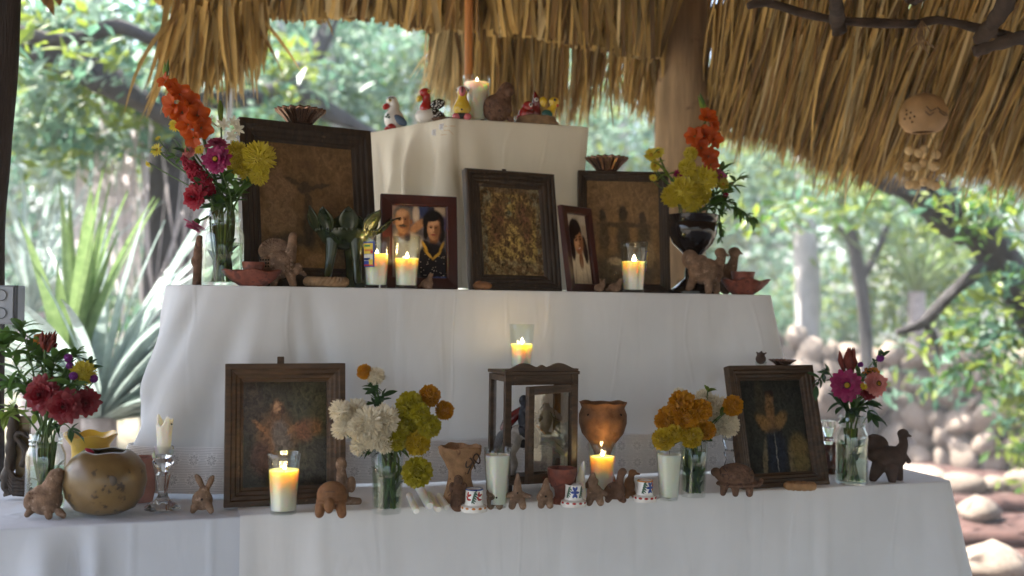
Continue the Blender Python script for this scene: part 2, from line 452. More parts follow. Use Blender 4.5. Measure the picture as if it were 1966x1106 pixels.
leafm('mumyellow', (0.62, 0.50, 0.03), (0.72, 0.62, 0.07), 0.3); leafm('marigold', (0.56, 0.37, 0.012), (0.62, 0.46, 0.03), 0.25); leafm('olive_mum', (0.42, 0.35, 0.015), (0.50, 0.44, 0.03), 0.25)
leafm('marorange', (0.56, 0.22, 0.008), (0.62, 0.32, 0.015), 0.25); leafm('whitepet', (0.80, 0.70, 0.48), (0.86, 0.80, 0.66), 0.3); leafm('purple', (0.20, 0.02, 0.24), None, 0.2)
leafm('orangepet', (0.60, 0.22, 0.02), None, 0.35); leafm('plume', (0.15, 0.018, 0.014), (0.22, 0.04, 0.02), 0.2, 0.8); leafm('tuberose', (0.78, 0.76, 0.64), None, 0.4)
M['disc'] = mat('flower_disc', (0.42, 0.24, 0.015), 0.9, 0.4, 300, bump=0.8, bscale=500)
M['disc_dark'] = mat('flower_disc_dark', (0.05, 0.014, 0.012), 0.9, 0.4, 300)

# ================================================================ SETTING: ground, garden
M['earth'] = mat('leaf_litter_earth', (0.16, 0.135, 0.09), 0.95, 0.35, 1.2, bump=0.8, bscale=14, spots=((0.24, 0.21, 0.15), 3.0, 0.58), bdist=0.03)
M['red_path'] = mat('red_earth_path', (0.070, 0.036, 0.030), 0.95, 0.35, 2.2, bump=0.8, bscale=14, spots=((0.13, 0.085, 0.07), 5.0, 0.60), bdist=0.03)
M['floor'] = mat('packed_floor', (0.24, 0.22, 0.20), 0.95, 0.15, 2.0, bump=0.3, bscale=30, bdist=0.01)
M['stone'] = mat('limestone', (0.33, 0.265, 0.215), 0.95, 0.2, 6, bump=0.8, bscale=25, spots=((0.22, 0.16, 0.13), 9, 0.6), rnd=0.3, bdist=0.02)
M['log'] = mat('step_log', (0.07, 0.036, 0.030), 0.9, 0.3, 8, bump=0.6, bscale=30, bdist=0.01)
M['bark'] = mat('tree_bark', (0.048, 0.044, 0.044), 0.95, 0.35, 5, bump=0.9, bscale=22, stretch=(3, 3, 1), spots=((0.11, 0.105, 0.10), 7, 0.62), bdist=0.02)
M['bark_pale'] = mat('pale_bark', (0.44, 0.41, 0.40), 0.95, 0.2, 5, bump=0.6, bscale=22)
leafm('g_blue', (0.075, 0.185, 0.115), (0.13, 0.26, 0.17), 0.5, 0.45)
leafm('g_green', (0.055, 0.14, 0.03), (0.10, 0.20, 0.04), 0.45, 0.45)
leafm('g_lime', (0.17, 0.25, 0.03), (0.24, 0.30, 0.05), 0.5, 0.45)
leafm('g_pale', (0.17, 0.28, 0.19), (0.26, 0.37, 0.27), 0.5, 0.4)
leafm('strap_blue', (0.36, 0.46, 0.42), (0.44, 0.53, 0.50), 0.35, 0.35, rnd=0.15)
leafm('strap_lime', (0.17, 0.27, 0.10), (0.24, 0.33, 0.14), 0.35, 0.4, rnd=0.15)
leafm('dead', (0.50, 0.45, 0.45), (0.62, 0.57, 0.57), 0.5, 0.8, rnd=0.2)

g = MB(); n_ = 60
def gf(a, b):
    x = -31 + 62 * a; y = -11 + 50 * b
    h = 0.05 * math.sin(x * 0.9 + 1) * math.sin(y * 0.7) if (y > 4.5 or abs(x) > 4) else 0
    return (x, y, h - (0.03 if y > 4.5 else 0))
g.grid(gf, 90, 80)
tag(g.build('ground', M['earth'], sharp=0), kind='structure')
pth = MB()
def pf(a_, b_):
    y = 4.3 + 5.0 * b_; x = 0.9 + 0.25 * math.sin(b_ * 5) + (4.6 + 0.3 * math.sin(b_ * 7)) * a_
    return (x, y, gf((x + 31) / 62, (y + 11) / 50)[2] + 0.02 + 0.015 * math.sin(9 * y))
pth.grid(pf, 40, 50)
tag(pth.build('earth_path', M['red_path'], sharp=0), kind='structure')
f = MB(); f.box((0.2, 0.3, 0.0), (7.0, 7.4, 0.10))
tag(f.build('palapa_floor', M['floor']), kind='structure')

def ramble(pts, n=14, j=0.0):
    return [Vector(p[:3]) for p in spline([tuple(p) for p in pts], n)]
def limb(mb, ctrl, n=14, seg=10, lump=0.10):
    """ctrl: (px,py,depth,radius px)"""
    c = []
    for (px, py, d, rp) in ctrl:
        p = at(px, py, d); c.append((p.x, p.y, p.z, rp * d / FPX))
    s = spline(c, n)
    ph = random.random() * 6
    mb.tube([q[:3] for q in s], [max(0.004, q[3]) for q in s], seg,
            fn=lambda i, a: 1 + lump * math.sin(2 * a + i * 0.9 + ph) + lump * 0.6 * math.sin(3 * a - i * 1.7))
    return [q for q in s]
def leaf_cloud(mb, c, rad, n, size, mats_n=1, clump=9, tight=0.30, up=0.5, pick=None):
    c = Vector(c)
    cl = []
    for _ in range(clump):
        while True:
            q = Vector((random.uniform(-1, 1), random.uniform(-1, 1), random.uniform(-1, 1)))
            if q.length < 1: break
        cl.append((q, random.randrange(mats_n)))
    for i in range(n):
        q, mi = random.choice(cl)
        d = Vector((random.gauss(0, tight), random.gauss(0, tight), random.gauss(0, tight)))
        p = q + d
        p = c + Vector((p.x * rad[0], p.y * rad[1], p.z * rad[2]))
        ax = Vector((random.gauss(0, 1), random.gauss(0, 1), random.gauss(-0.5, 0.6))).normalized()
        nm = Vector((random.gauss(0, 0.6), random.gauss(-0.35, 0.6), random.gauss(up + 0.3, 0.5)))
        sd = ax.cross(nm)
        if sd.length < 1e-3: continue
        sd.normalize()
        nm = sd.cross(ax)
        L = size * random.uniform(0.6, 1.4); W = L * random.uniform(0.30, 0.45)
        m2 = mi if random.random() < 0.8 else random.randrange(mats_n)
        mb.add([p - ax * L * 0.5, p + sd * W * 0.5 + nm * L * 0.06, p + ax * L * 0.5, p - sd * W * 0.5 + nm * L * 0.06], [(0, 1, 2), (0, 2, 3)], m2)
def crown_px(mb, px, py, d, rx, ry, n, size, mats_n=1, depth=0.8, **k):
    s = d / FPX
    leaf_cloud(mb, at(px, py, d), (rx * s, depth, ry * s), n, size, mats_n, **k)
def ground_pt(px, d):
    p = at(px, 600, d); return Vector((p.x, p.y, -0.03))

# --- big dark-limbed tree at the left
t = thing('tree', 'dark thick-limbed tree reaching across behind the upper left', 'tree', ground_pt(-420, 5.6))
m = MB(); limb(m, [(-420, 1180, 5.6, 75), (-400, 800, 5.6, 68), (-330, 400, 5.5, 60), (-180, 120, 5.4, 52)], 16); m.build('trunk', M['bark'], t, world=True)
m = MB(); limb(m, [(-200, 150, 5.4, 46), (-60, 40, 5.3, 40), (40, 78, 5.2, 28), (120, 112, 5.2, 31), (190, 146, 5.2, 30), (250, 182, 5.2, 25), (320, 225, 5.3, 17), (400, 260, 5.4, 12)], 26); m.build('branch', M['bark'], t, world=True)
m = MB(); limb(m, [(-60, 30, 5.3, 20), (40, 66, 5.1, 14), (150, 74, 5.1, 13), (225, 50, 5.1, 15), (300, 78, 5.2, 12), (380, 60, 5.4, 8)], 20); m.build('branch', M['bark'], t, world=True)
m = MB(); limb(m, [(250, 186, 5.2, 16), (350, 190, 5.8, 16), (470, 190, 6.4, 17), (545, 165, 6.6, 19), (600, 110, 6.8, 19), (640, 20, 7.0, 16), (660, -120, 7, 18)], 24); m.build('branch', M['bark'], t, world=True)
m = MB(); limb(m, [(545, 170, 6.6, 24), (620, 210, 6.7, 18), (720, 260, 6.8, 12)], 10); m.build('branch', M['bark'], t, world=True)
m = MB()
for (px, py, d, rx, ry, n) in [(120, 40, 5.4, 130, 50, 500), (230, 130, 5.9, 130, 70, 600), (360, 40, 5.9, 110, 60, 500), (160, 130, 4.9, 120, 50, 160), (560, 150, 6.2, 110, 60, 260), (80, 200, 6.2, 120, 90, 700),
                              (240, 250, 6.0, 150, 50, 420), (420, 230, 6.4, 120, 60, 350), (110, 290, 5.8, 120, 50, 260), (330, 320, 6.8, 130, 40, 160)]:
    crown_px(m, px, py, d, rx, ry, n, 0.11, 3, 0.6, clump=14)
m.build('crown', [M['g_blue'], M['g_pale'], M['g_lime']], t, world=True, smooth=False)

# --- slender trees behind the centre
def slender(ctrl, label, crowns, mats, size=0.12, bark='bark_pale', side=()):
    base = ground_pt(ctrl[0][0], ctrl[0][2])
    t = thing('tree', label, 'tree', base, 'slender trees behind the altar')
    m = MB(); limb(m, ctrl, 16, 8); m.build('trunk', M[bark], t, world=True)
    for sd in side:
        m = MB(); limb(m, sd, 10, 7); m.build('branch', M[bark], t, world=True)
    m = MB()
    for c in crowns: crown_px(m, *c[:6], size, len(mats), 0.7, clump=16)
    m.build('crown', [M[k] for k in mats], t, world=True, smooth=False)
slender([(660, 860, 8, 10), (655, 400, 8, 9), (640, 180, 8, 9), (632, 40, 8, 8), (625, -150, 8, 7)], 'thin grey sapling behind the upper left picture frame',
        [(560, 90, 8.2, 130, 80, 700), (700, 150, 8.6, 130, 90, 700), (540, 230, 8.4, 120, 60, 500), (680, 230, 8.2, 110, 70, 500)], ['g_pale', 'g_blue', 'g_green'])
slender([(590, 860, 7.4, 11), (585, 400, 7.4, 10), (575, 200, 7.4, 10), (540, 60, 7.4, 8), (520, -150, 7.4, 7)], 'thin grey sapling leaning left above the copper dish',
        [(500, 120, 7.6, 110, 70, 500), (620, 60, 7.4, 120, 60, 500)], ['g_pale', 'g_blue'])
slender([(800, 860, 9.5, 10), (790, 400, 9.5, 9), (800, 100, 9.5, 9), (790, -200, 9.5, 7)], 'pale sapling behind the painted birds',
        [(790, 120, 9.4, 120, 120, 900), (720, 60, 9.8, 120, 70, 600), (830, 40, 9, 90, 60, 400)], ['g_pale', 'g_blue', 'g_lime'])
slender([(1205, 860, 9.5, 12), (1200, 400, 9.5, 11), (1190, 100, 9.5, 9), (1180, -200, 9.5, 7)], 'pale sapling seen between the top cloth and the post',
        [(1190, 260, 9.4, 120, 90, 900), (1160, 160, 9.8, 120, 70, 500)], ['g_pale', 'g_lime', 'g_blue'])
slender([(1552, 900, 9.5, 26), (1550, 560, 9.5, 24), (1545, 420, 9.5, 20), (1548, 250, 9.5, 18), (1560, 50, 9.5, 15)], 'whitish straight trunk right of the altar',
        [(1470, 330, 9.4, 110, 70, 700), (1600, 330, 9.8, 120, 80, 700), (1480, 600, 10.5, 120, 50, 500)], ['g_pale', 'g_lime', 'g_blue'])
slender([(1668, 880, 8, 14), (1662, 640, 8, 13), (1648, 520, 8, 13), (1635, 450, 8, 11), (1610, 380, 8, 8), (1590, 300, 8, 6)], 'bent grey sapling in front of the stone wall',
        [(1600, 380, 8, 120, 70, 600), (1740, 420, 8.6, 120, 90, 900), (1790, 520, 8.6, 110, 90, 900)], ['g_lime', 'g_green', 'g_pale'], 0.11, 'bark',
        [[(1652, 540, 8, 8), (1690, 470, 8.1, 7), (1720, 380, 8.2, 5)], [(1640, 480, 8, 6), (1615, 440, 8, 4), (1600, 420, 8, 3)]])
# --- leaning tree at the right
t = thing('tree', 'leaning grey tree whose forked trunk crosses the right edge', 'tree', ground_pt(2170, 5.4))
m = MB(); limb(m, [(2170, 1040, 5.4, 58), (2080, 760, 5.4, 52), (1985, 610, 5.4, 38), (1915, 490, 5.4, 35), (1855, 420, 5.4, 33), (1800, 370, 5.4, 28), (1745, 320, 5.4, 24), (1700, 250, 5.4, 26), (1660, 120, 5.5, 20)], 26); m.build('trunk', M['bark'], t, world=True)
m = MB(); limb(m, [(1850, 450, 5.4, 26), (1800, 412, 5.35, 24), (1750, 372, 5.3, 20), (1690, 342, 5.3, 18), (1600, 280, 5.3, 12)], 14); m.build('branch', M['bark'], t, world=True)
m = MB(); limb(m, [(1905, 505, 5.4, 14), (1860, 535, 5.35, 13), (1810, 580, 5.3, 12), (1770, 622, 5.3, 10), (1720, 638, 5.3, 6)], 14); m.build('branch', M['bark'], t, world=True)
m = MB(); limb(m, [(1775, 620, 5.3, 7), (1795, 650, 5.3, 6), (1800, 690, 5.3, 3)], 8); m.build('branch', M['bark'], t, world=True)
m = MB()
for (px, py, d, rx, ry, n) in [(1930, 420, 5.0, 60, 60, 150), (1830, 400, 4.9, 60, 40, 70), (1930, 560, 5.1, 60, 50, 100), (1870, 680, 5.3, 110, 50, 200), (1790, 740, 5.8, 90, 36, 70),
                              (1900, 620, 5.5, 90, 60, 260), (1450, 410, 5.0, 60, 40, 40), (1540, 400, 5.0, 60, 30, 30), (1975, 800, 5.2, 26, 60, 60)]:
    crown_px(m, px, py, d, rx, ry, n, 0.085, 3, 0.35, clump=10)
m.build('crown', [M['g_green'], M['g_lime'], M['g_blue']], t, world=True, smooth=False)
# --- shrubs
def shrub(px, d, h, w, n, mats, label, size=0.1):
    b = ground_pt(px, d)
    t = thing('shrub', label, 'shrub', b, 'shrubs in the garden')
    m = MB()
    for k in range(7):
        a = random.uniform(0, 6.28); q = Vector((math.cos(a) * w * 0.5, math.sin(a) * w * 0.4, h * random.uniform(0.6, 0.95)))
        m.tube([Vector((0, 0, 0)), q * 0.5 + Vector((0, 0, 0.1)), q], [0.018, 0.012, 0.004], 6)
    m.build('stem', M['bark'], t)
    m = MB(); leaf_cloud(m, (0, 0, h * 0.55), (w, w * 0.7, h * 0.5), n, size, len(mats), clump=18, tight=0.22)
    m.build('crown', [M[k] for k in mats], t, smooth=False)
shrub(2000, 6.4, 1.1, 0.30, 500, ['g_lime', 'g_green', 'g_blue'], 'yellow-green shrub in front of the stone wall at the far right')
shrub(1760, 9.6, 2.0, 0.6, 1500, ['g_lime', 'g_green', 'g_pale'], 'tall yellow-green shrub behind the stone wall')
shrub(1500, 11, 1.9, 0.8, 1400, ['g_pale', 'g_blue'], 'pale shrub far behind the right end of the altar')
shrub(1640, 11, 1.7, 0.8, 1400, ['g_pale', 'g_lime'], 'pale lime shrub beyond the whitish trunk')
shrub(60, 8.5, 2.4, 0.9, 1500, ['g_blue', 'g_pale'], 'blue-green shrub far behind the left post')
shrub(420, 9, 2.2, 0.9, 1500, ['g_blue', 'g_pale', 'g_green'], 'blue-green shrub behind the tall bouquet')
# --- far wood
m = MB()
for k in range(64):
    px = -620 + 3220 * k / 63 + random.uniform(-40, 40); d = random.uniform(14, 20)
    crown_px(m, px, random.uniform(60, 560), d, 150, 210, 1000, 0.26, 3, 1.2, clump=16)
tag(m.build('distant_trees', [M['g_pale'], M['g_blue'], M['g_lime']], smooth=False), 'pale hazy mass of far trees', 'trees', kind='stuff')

# --- strap-leaved plants at the left
def strap_leaf(length, width, bend, fold=0.25, n=9):
    m = MB()
    def fn(a, b):
        t = b; x = (a - 0.5) * width * min(1, 0.5 + 2.2 * t) * (1 - t ** 3)
        th = bend * t * t
        y = length * t * math.cos(th * 0.5); z = length * t - 0
        # arc in the YZ plane
        ang = bend * t
        if abs(bend) > 1e-3:
            zz = length / bend * math.sin(ang); yy = length / bend * (1 - math.cos(ang))
        else: zz, yy = length * t, 0
        return (x, yy + abs(a - 0.5) * -fold * width, zz)
    m.grid(fn, 2, n)
    return m
def rosette(name, label, px, py, d, leaves, trunk_r=0.06, cat='plant', group=None):
    c = at(px, py, d); b = Vector((c.x, c.y, -0.03))
    t = thing(name, label, cat, b, group)
    m = MB(); m.tube([(0, 0, 0), (0.02, 0.0, c.z * 0.5), (0, 0, c.z + 0.03)], [trunk_r * 1.3, trunk_r, trunk_r * 1.1], 10); m.build('trunk', M['dead'], t)
    for (az, tilt, L, W, bend, mk) in leaves:
        mb = strap_leaf(L, W, bend)
        q = Quaternion((0, 0, 1), az) @ Quaternion((1, 0, 0), tilt)
        inst('leaf', mb.mesh('leaf', M[mk], 0), t, Vector((0, 0, c.z)), q)
lv = []
for k in range(70):
    az = random.uniform(-2.5, 2.5) - math.pi / 2 + math.pi      # all around
    lv.append((random.uniform(0, 6.28), -random.uniform(0.2, 1.25), random.uniform(0.75, 1.15), random.uniform(0.035, 0.055), random.uniform(0.3, 1.5), 'strap_blue'))
for k in range(44):                                             # the fan to the right
    lv.append((R(-90) + random.uniform(-0.8, 0.8), -random.uniform(0.15, 1.2), random.uniform(0.8, 1.25), random.uniform(0.03, 0.05), random.uniform(0.2, 1.7), 'strap_blue'))
for k in range(34):
    lv.append((R(-90) + random.choice((0, math.pi)) * (random.random() < .3) + random.gauss(0, .25), -random.uniform(0.1, 1.35), random.uniform(0.8, 1.3), random.uniform(0.04, 0.065), random.uniform(0.1, 1.3), 'strap_blue'))
rosette('strap_leaf_plant', 'large plant with pale blue-green arching strap leaves behind the left table end', 190, 800, 3.9, lv)
lv = []
for k in range(22):
    lv.append((R(-90) + random.uniform(-2.2, 2.2), -random.uniform(0.0, 0.35), random.uniform(0.55, 0.95), random.uniform(0.045, 0.07), random.uniform(0.0, 0.4), 'strap_lime'))
rosette('strap_leaf_plant', 'upright plant with yellow-green strap leaves beside the grey switch box', 135, 760, 4.0, lv)
lv = []
for k in range(30):
    lv.append((random.uniform(0, 6.28), -random.uniform(0.1, 0.9), random.uniform(0.6, 1.0), random.uniform(0.03, 0.05), random.uniform(0.0, 0.9), 'strap_blue'))
rosette('strap_leaf_plant', 'paler strap-leaved plant farther back behind the upright one', 60, 600, 5.4, lv)
lv = []
for k in range(24):
    lv.append((random.uniform(0, 6.28), -random.uniform(0.1, 1.0), random.uniform(0.5, 0.9), random.uniform(0.03, 0.05), random.uniform(0.0, 0.9), 'strap_lime'))
rosette('strap_leaf_plant', 'spiky lime plant behind the bent sapling at right', 1760, 560, 8.0, lv)
# skirt of dead fronds hanging at the left back
c = at(330, 240, 6.3)
t = thing('dead_palm', 'palm trunk wrapped in pale hanging dead fronds behind the red bouquet', 'palm', (c.x, c.y, -0.03))
m = MB(); m.tube([(0, 0, 0), (0, 0, 1.4), (0, 0, c.z + 0.2)], [0.16, 0.15, 0.14], 12); m.build('trunk', M['bark'], t)
for k in range(64):
    a = random.uniform(0, 6.28); rr = random.uniform(0.15, 0.55)
    mb = strap_leaf(random.uniform(0.7, 1.3), random.uniform(0.03, 0.06), random.uniform(-0.3, 0.3))
    q = Quaternion((0, 0, 1), a) @ Quaternion((1, 0, 0), math.pi - random.uniform(-0.1, 0.25))
    inst('frond', mb.mesh('frond', M['dead'], 0), t, (math.cos(a) * rr, math.sin(a) * rr, c.z - random.uniform(-0.25, 0.35)), q)

# --- dry stone wall at the right, loose rocks, log steps
def rock_mesh(seed, flat=0.75, n=2):
    import bmesh
    rs = random.Random(seed)
    bm = bmesh.new(); bmesh.ops.create_icosphere(bm, subdivisions=n, radius=1)
    ph = [rs.uniform(0, 6) for _ in range(6)]; sx_ = rs.uniform(.9, 1.35)
    for v in bm.verts:
        c = v.co
        k = 1 + 0.16 * math.sin(2.3 * c.x + ph[0]) + 0.14 * math.sin(2.7 * c.y + ph[1]) + 0.12 * math.sin(3.1 * c.z + ph[2]) + rs.uniform(-0.13, 0.13)
        v.co = Vector((c.x * k * sx_, c.y * k, c.z * k * flat))
    me = bpy.data.meshes.new('stone'); bm.to_mesh(me); bm.free()
    me.materials.append(M['stone'])
    me.polygons.foreach_set('use_smooth', [True] * len(me.polygons))
    return me
rocks = [rock_mesh(s, 0.6 + 0.25 * (s % 3) / 2) for s in range(9)]
A = ground_pt(1380, 9.2); B = ground_pt(2260, 7.0)
wall = thing('stone_wall', 'dry stone wall of pale limestone rubble at the right', 'wall', (A + B) / 2)
wd = (B - A); wl = wd.length; wd.normalize(); wn_ = Vector((-wd.y, wd.x, 0))
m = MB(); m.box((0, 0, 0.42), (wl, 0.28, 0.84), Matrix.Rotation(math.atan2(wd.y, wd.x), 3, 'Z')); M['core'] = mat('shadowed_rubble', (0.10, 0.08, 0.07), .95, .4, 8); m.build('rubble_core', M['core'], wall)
cnt = 0
for row in range(7):
    s = -wl / 2 + random.uniform(0, 0.1)
    while s < wl / 2:
        r = random.uniform(0.07, 0.14)
        z = 0.09 + row * 0.145 + random.uniform(-0.03, 0.03)
        if row == 6 and random.random() < 0.4: s += r * 2; continue
        q = Quaternion((random.gauss(0, 1), random.gauss(0, 1), random.gauss(0, 1), random.gauss(0, 1))).normalized()
        inst('stone', random.choice(rocks), wall, wd * s - wn_ * (0.16 + random.uniform(-0.04, 0.05)) + Vector((0, 0, z)), q, r)
        s += r * random.uniform(1.5, 1.9); cnt += 1
def rock(px, py, r, label, flat=1.0):
    p = on_z(px, py, 0.0)
    tag(inst('rock', random.choice(rocks), None, p + Vector((0, 0, r * 0.5)), Quaternion((0, 0, 1), random.uniform(0, 6)), (r, r, r * flat)), label, 'rock', 'loose rocks by the wall')
rock(1880, 1000, 0.12, 'round cream rock lying on the red earth at right')
rock(1905, 1115, 0.13, 'large white rock at the lower right corner')
rock(1960, 945, 0.12, 'rock at the right edge below the dark wall base')
rock(1850, 950, 0.14, 'broad rock just beyond the right table corner', 0.7)
rock(1775, 940, 0.15, 'low rock behind the dark clay turkey', 0.7)
rock(1905, 950, 0.09, 'small rock between the two right-hand rocks')
rock(1700, 955, 0.13, 'rock glimpsed behind the right flower jar', 0.7)
for i, py in enumerate((972, 1040, 1110)):
    a = on_z(1780, py, 0.02); b = on_z(2150, py + 10, 0.02)
    m = MB(); m.tube([a, (a + b) / 2 + Vector((0, 0.03, 0.01)), b], 0.05, 10)
    tag(m.build('step_log', M['log']), ('farthest', 'middle', 'nearest')[i] + ' reddish log edging the earth steps at right', 'log', 'log step edges')

# ================================================================ palapa: posts, thatch, sticks
def post_mesh(ctrl, seg=28, lump=0.03, crack=None, mk='wood_post'):
    m = MB(); c = []
    for (px, py, d, rp) in ctrl:
        p = at(px, py, d); c.append((p.x, p.y, p.z, rp * d / FPX))
    s = spline(c, 40)
    def fn(i, a):
        k = 1 + lump * math.sin(2 * a + i * 0.13) + lump * 0.7 * math.sin(5 * a + 0.05 * i) + lump * 0.3 * math.sin(i * 0.8 + 3 * a)
        if crack is not None:
            da = (a - crack - 0.03 * math.sin(i * 0.5) + math.pi) % (2 * math.pi) - math.pi
            k -= 0.22 * math.exp(-(da / 0.07) ** 2)
        return k
    m.tube([q[:3] for q in s], [q[3] for q in s], seg, fn=fn)
    return m
p = at(1308, 300, 3.35)
tag(post_mesh([(1322, -250, 3.35, 51), (1312, 0, 3.35, 50), (1309, 150, 3.35, 50), (1307, 300, 3.35, 51), (1300, 560, 3.35, 52), (1292, 1100, 3.35, 54), (1285, 1340, 3.35, 56)], 72, 0.02, crack=None).build('post', M['wood_post'], sharp=0),
    'thick brown wooden post behind the right bouquet', 'post')
tag(post_mesh([(20, -300, 2.35, 36), (5, -50, 2.35, 36), (-4, 150, 2.35, 34), (-14, 300, 2.35, 31), (-22, 440, 2.35, 29), (-24, 700, 2.35, 30), (-24, 1000, 2.35, 32), (-24, 1650, 2.35, 34)], 40, 0.06).build('post', M['wood_black'], sharp=0),
    'dark rough post at the left edge', 'post')
a = at(899, -120, 3.05); b = at(899, 150, 3.05)
tag(MB().tube([at(904, -200, 3.0), at(900, 0, 3.0), at(899, 240, 3.0)], [0.0115] * 3, 12).build('pole', M['pole']), 'thin orange-brown pole rising behind the top candle', 'pole')

M['thatch'] = mat('dry_palm_thatch', (0.54, 0.36, 0.125), 0.75, 0.2, 9, stretch=(12, 12, 1.2), trans=0.28, rnd=0.35, spec=0.25)
M['thatch_dk'] = mat('old_palm_thatch', (0.20, 0.11, 0.035), 0.85, 0.35, 9, stretch=(12, 12, 1.2), trans=0.12, rnd=0.3, spec=0.2)
M['thatch_lt'] = mat('bleached_palm_thatch', (0.68, 0.53, 0.27), 0.7, 0.2, 9, stretch=(12, 12, 1.2), trans=0.35, rnd=0.2, spec=0.25)
roof = thing('thatch_roof', 'dry golden palm thatch roof fringe hanging over the altar', 'roof', at(1300, -100, 3.3))
strips = []       # (importance, MB-points, material)
def strip(a, b, w, mk, tip=True, sag=0.02, imp=1.0, droop=0.0):
    """ribbon from a (upper) to b (lower)"""
    a, b = Vector(a), Vector(b)
    ax = b - a; L = ax.length; ax.normalize()
    tw = random.gauss(0, 0.5)
    view = ((a + b) / 2 - EYE).normalized()
    sd = ax.cross(view).normalized()
    sd = (Quaternion(ax, tw) @ sd)
    nm = sd.cross(ax)
    bx = random.gauss(0, sag) * L; by = random.gauss(0, sag) * L
    vs, fs = [], []
    n = 6
    for i in range(n + 1):
        t = i / n
        k = math.sin(math.pi * t)
        c = a.lerp(b, t) + sd * bx * k + nm * by * k + Vector((0, 0, -droop * t * t))
        ww = w * (1 if not tip else (1 - max(0, (t - 0.45) / 0.55) ** 1.6 * 0.93))
        vs += [c - sd * ww / 2, c + nm * ww * 0.22, c + sd * ww / 2]
        if i < n:
            j = i * 3
            fs += [(j, j + 1, j + 4, j + 3), (j + 1, j + 2, j + 5, j + 4)]
    strips.append((imp * w * random.uniform(0.6, 1.4), vs, fs, mk))
def pick3(a=0.6, b=0.3):
    r = random.random()
    return 'thatch' if r < a else ('thatch_dk' if r < a + b else 'thatch_lt')
def interp(tab, x):
    if x <= tab[0][0]: return tab[0][1]
    for (x0, y0), (x1, y1) in zip(tab, tab[1:]):
        if x <= x1: return y0 + (y1 - y0) * (x - x0) / (x1 - x0)
    return tab[-1][1]
# right-hand slope: eave far, rising towards the viewer
eaveR = [(1340, 250), (1420, 275), (1500, 290), (1560, 325), (1640, 350), (1700, 335), (1800, 335), (1900, 350), (1966, 360), (2150, 372)]
for k in range(4700):
    x = random.uniform(1345, 2200)
    layer = random.random()
    ye = interp(eaveR, x) + random.gauss(0, 12) - (random.expovariate(1 / 45.0) if random.random() < 0.4 else 0)
    if random.random() < 0.05: ye += random.uniform(15, 45)
    dd = 3.42 + 0.10 * layer
    lo = at(x, ye, dd)
    shift = 70 + 75 * (x - 1345) / 620 + random.gauss(0, 22)
    start = random.uniform(0.25, 1.15)
    hi = at(x + shift * start, ye - 330 * start, dd - 0.62 * start)
    strip(hi, lo, random.uniform(0.004, 0.011), pick3(0.60, 0.24), sag=0.025, imp=1.0 + (layer < 0.25) * 2)
for k in range(26):                                               # stray strips below the eave
    x = random.choice([random.uniform(1560, 1660), random.uniform(1700, 1966)])
    ye = interp(eaveR, x) + random.uniform(20, 70)
    lo = at(x, ye, 3.4); hi = at(x + random.gauss(40, 30), ye - random.uniform(120, 260), 3.2)
    strip(hi, lo, random.uniform(0.006, 0.011), random.choice(['thatch', 'thatch_lt']), imp=3)
# centre: long hanging layer behind the top candle
lowC = [(800, 165), (840, 190), (880, 222), (960, 236), (1040, 236), (1075, 250), (1100, 235), (1130, 225), (1160, 190), (1190, 180), (1215, 215), (1262, 235)]
for k in range(1700):
    x = random.uniform(815, 1268)
    if 1068 < x < 1195 and random.random() < 0.66: continue
    if x < 880 and random.random() < 0.55: continue
    ye = interp(lowC, x) + random.gauss(0, 14)
    dd = random.uniform(3.40, 3.62)
    lean = -0.34 * max(0, (900 - x) / 80) * 100 if x < 900 else random.gauss(0, 16)
    if 1085 < x < 1250: lean = -random.uniform(0, 55)
    hi = at(x - lean * 0.9 + random.gauss(0, 10), random.uniform(-60, 40), dd - 0.25)
    strip(hi, at(x, ye, dd), random.uniform(0.005, 0.013), 'thatch_lt' if (x < 890 and random.random() < 0.7) else pick3(0.62, 0.25), imp=2, sag=0.02)
for k in range(26):                                               # single long ends
    x = random.uniform(1075, 1200)
    strip(at(x + random.gauss(0, 12), 60, 3.4), at(x, random.uniform(200, 255), 3.5), 0.007, 'thatch', imp=2)
for k in range(26):                                               # pale fan leaving to the left
    t_ = random.random()
    strip(at(860 + 30 * t_ + random.gauss(0, 8), 55, 3.4), at(785 + 80 * t_, 125 + random.uniform(0, 90), 3.5), 0.007, 'thatch_lt', imp=2)
# centre: trimmed upper course, blunt cut ends
cut = [(300, 5), (420, 10), (480, 22), (560, 36), (700, 32), (760, 42), (800, 52), (900, 58), (1000, 68), (1100, 84), (1180, 98), (1262, 112)]
for k in range(1800):
    x = random.uniform(300, 1268)
    dd = random.uniform(3.12, 3.38)
    ye = interp(cut, x) + random.gauss(0, 5)
    L = random.uniform(80, 260)
    hi = at(x + random.gauss(0, 22) + 10, ye - L, dd - 0.22 * L / 150)
    strip(hi, at(x, ye, dd), random.uniform(0.007, 0.019), pick3(0.55, 0.32), tip=False, sag=0.012, imp=1.2)
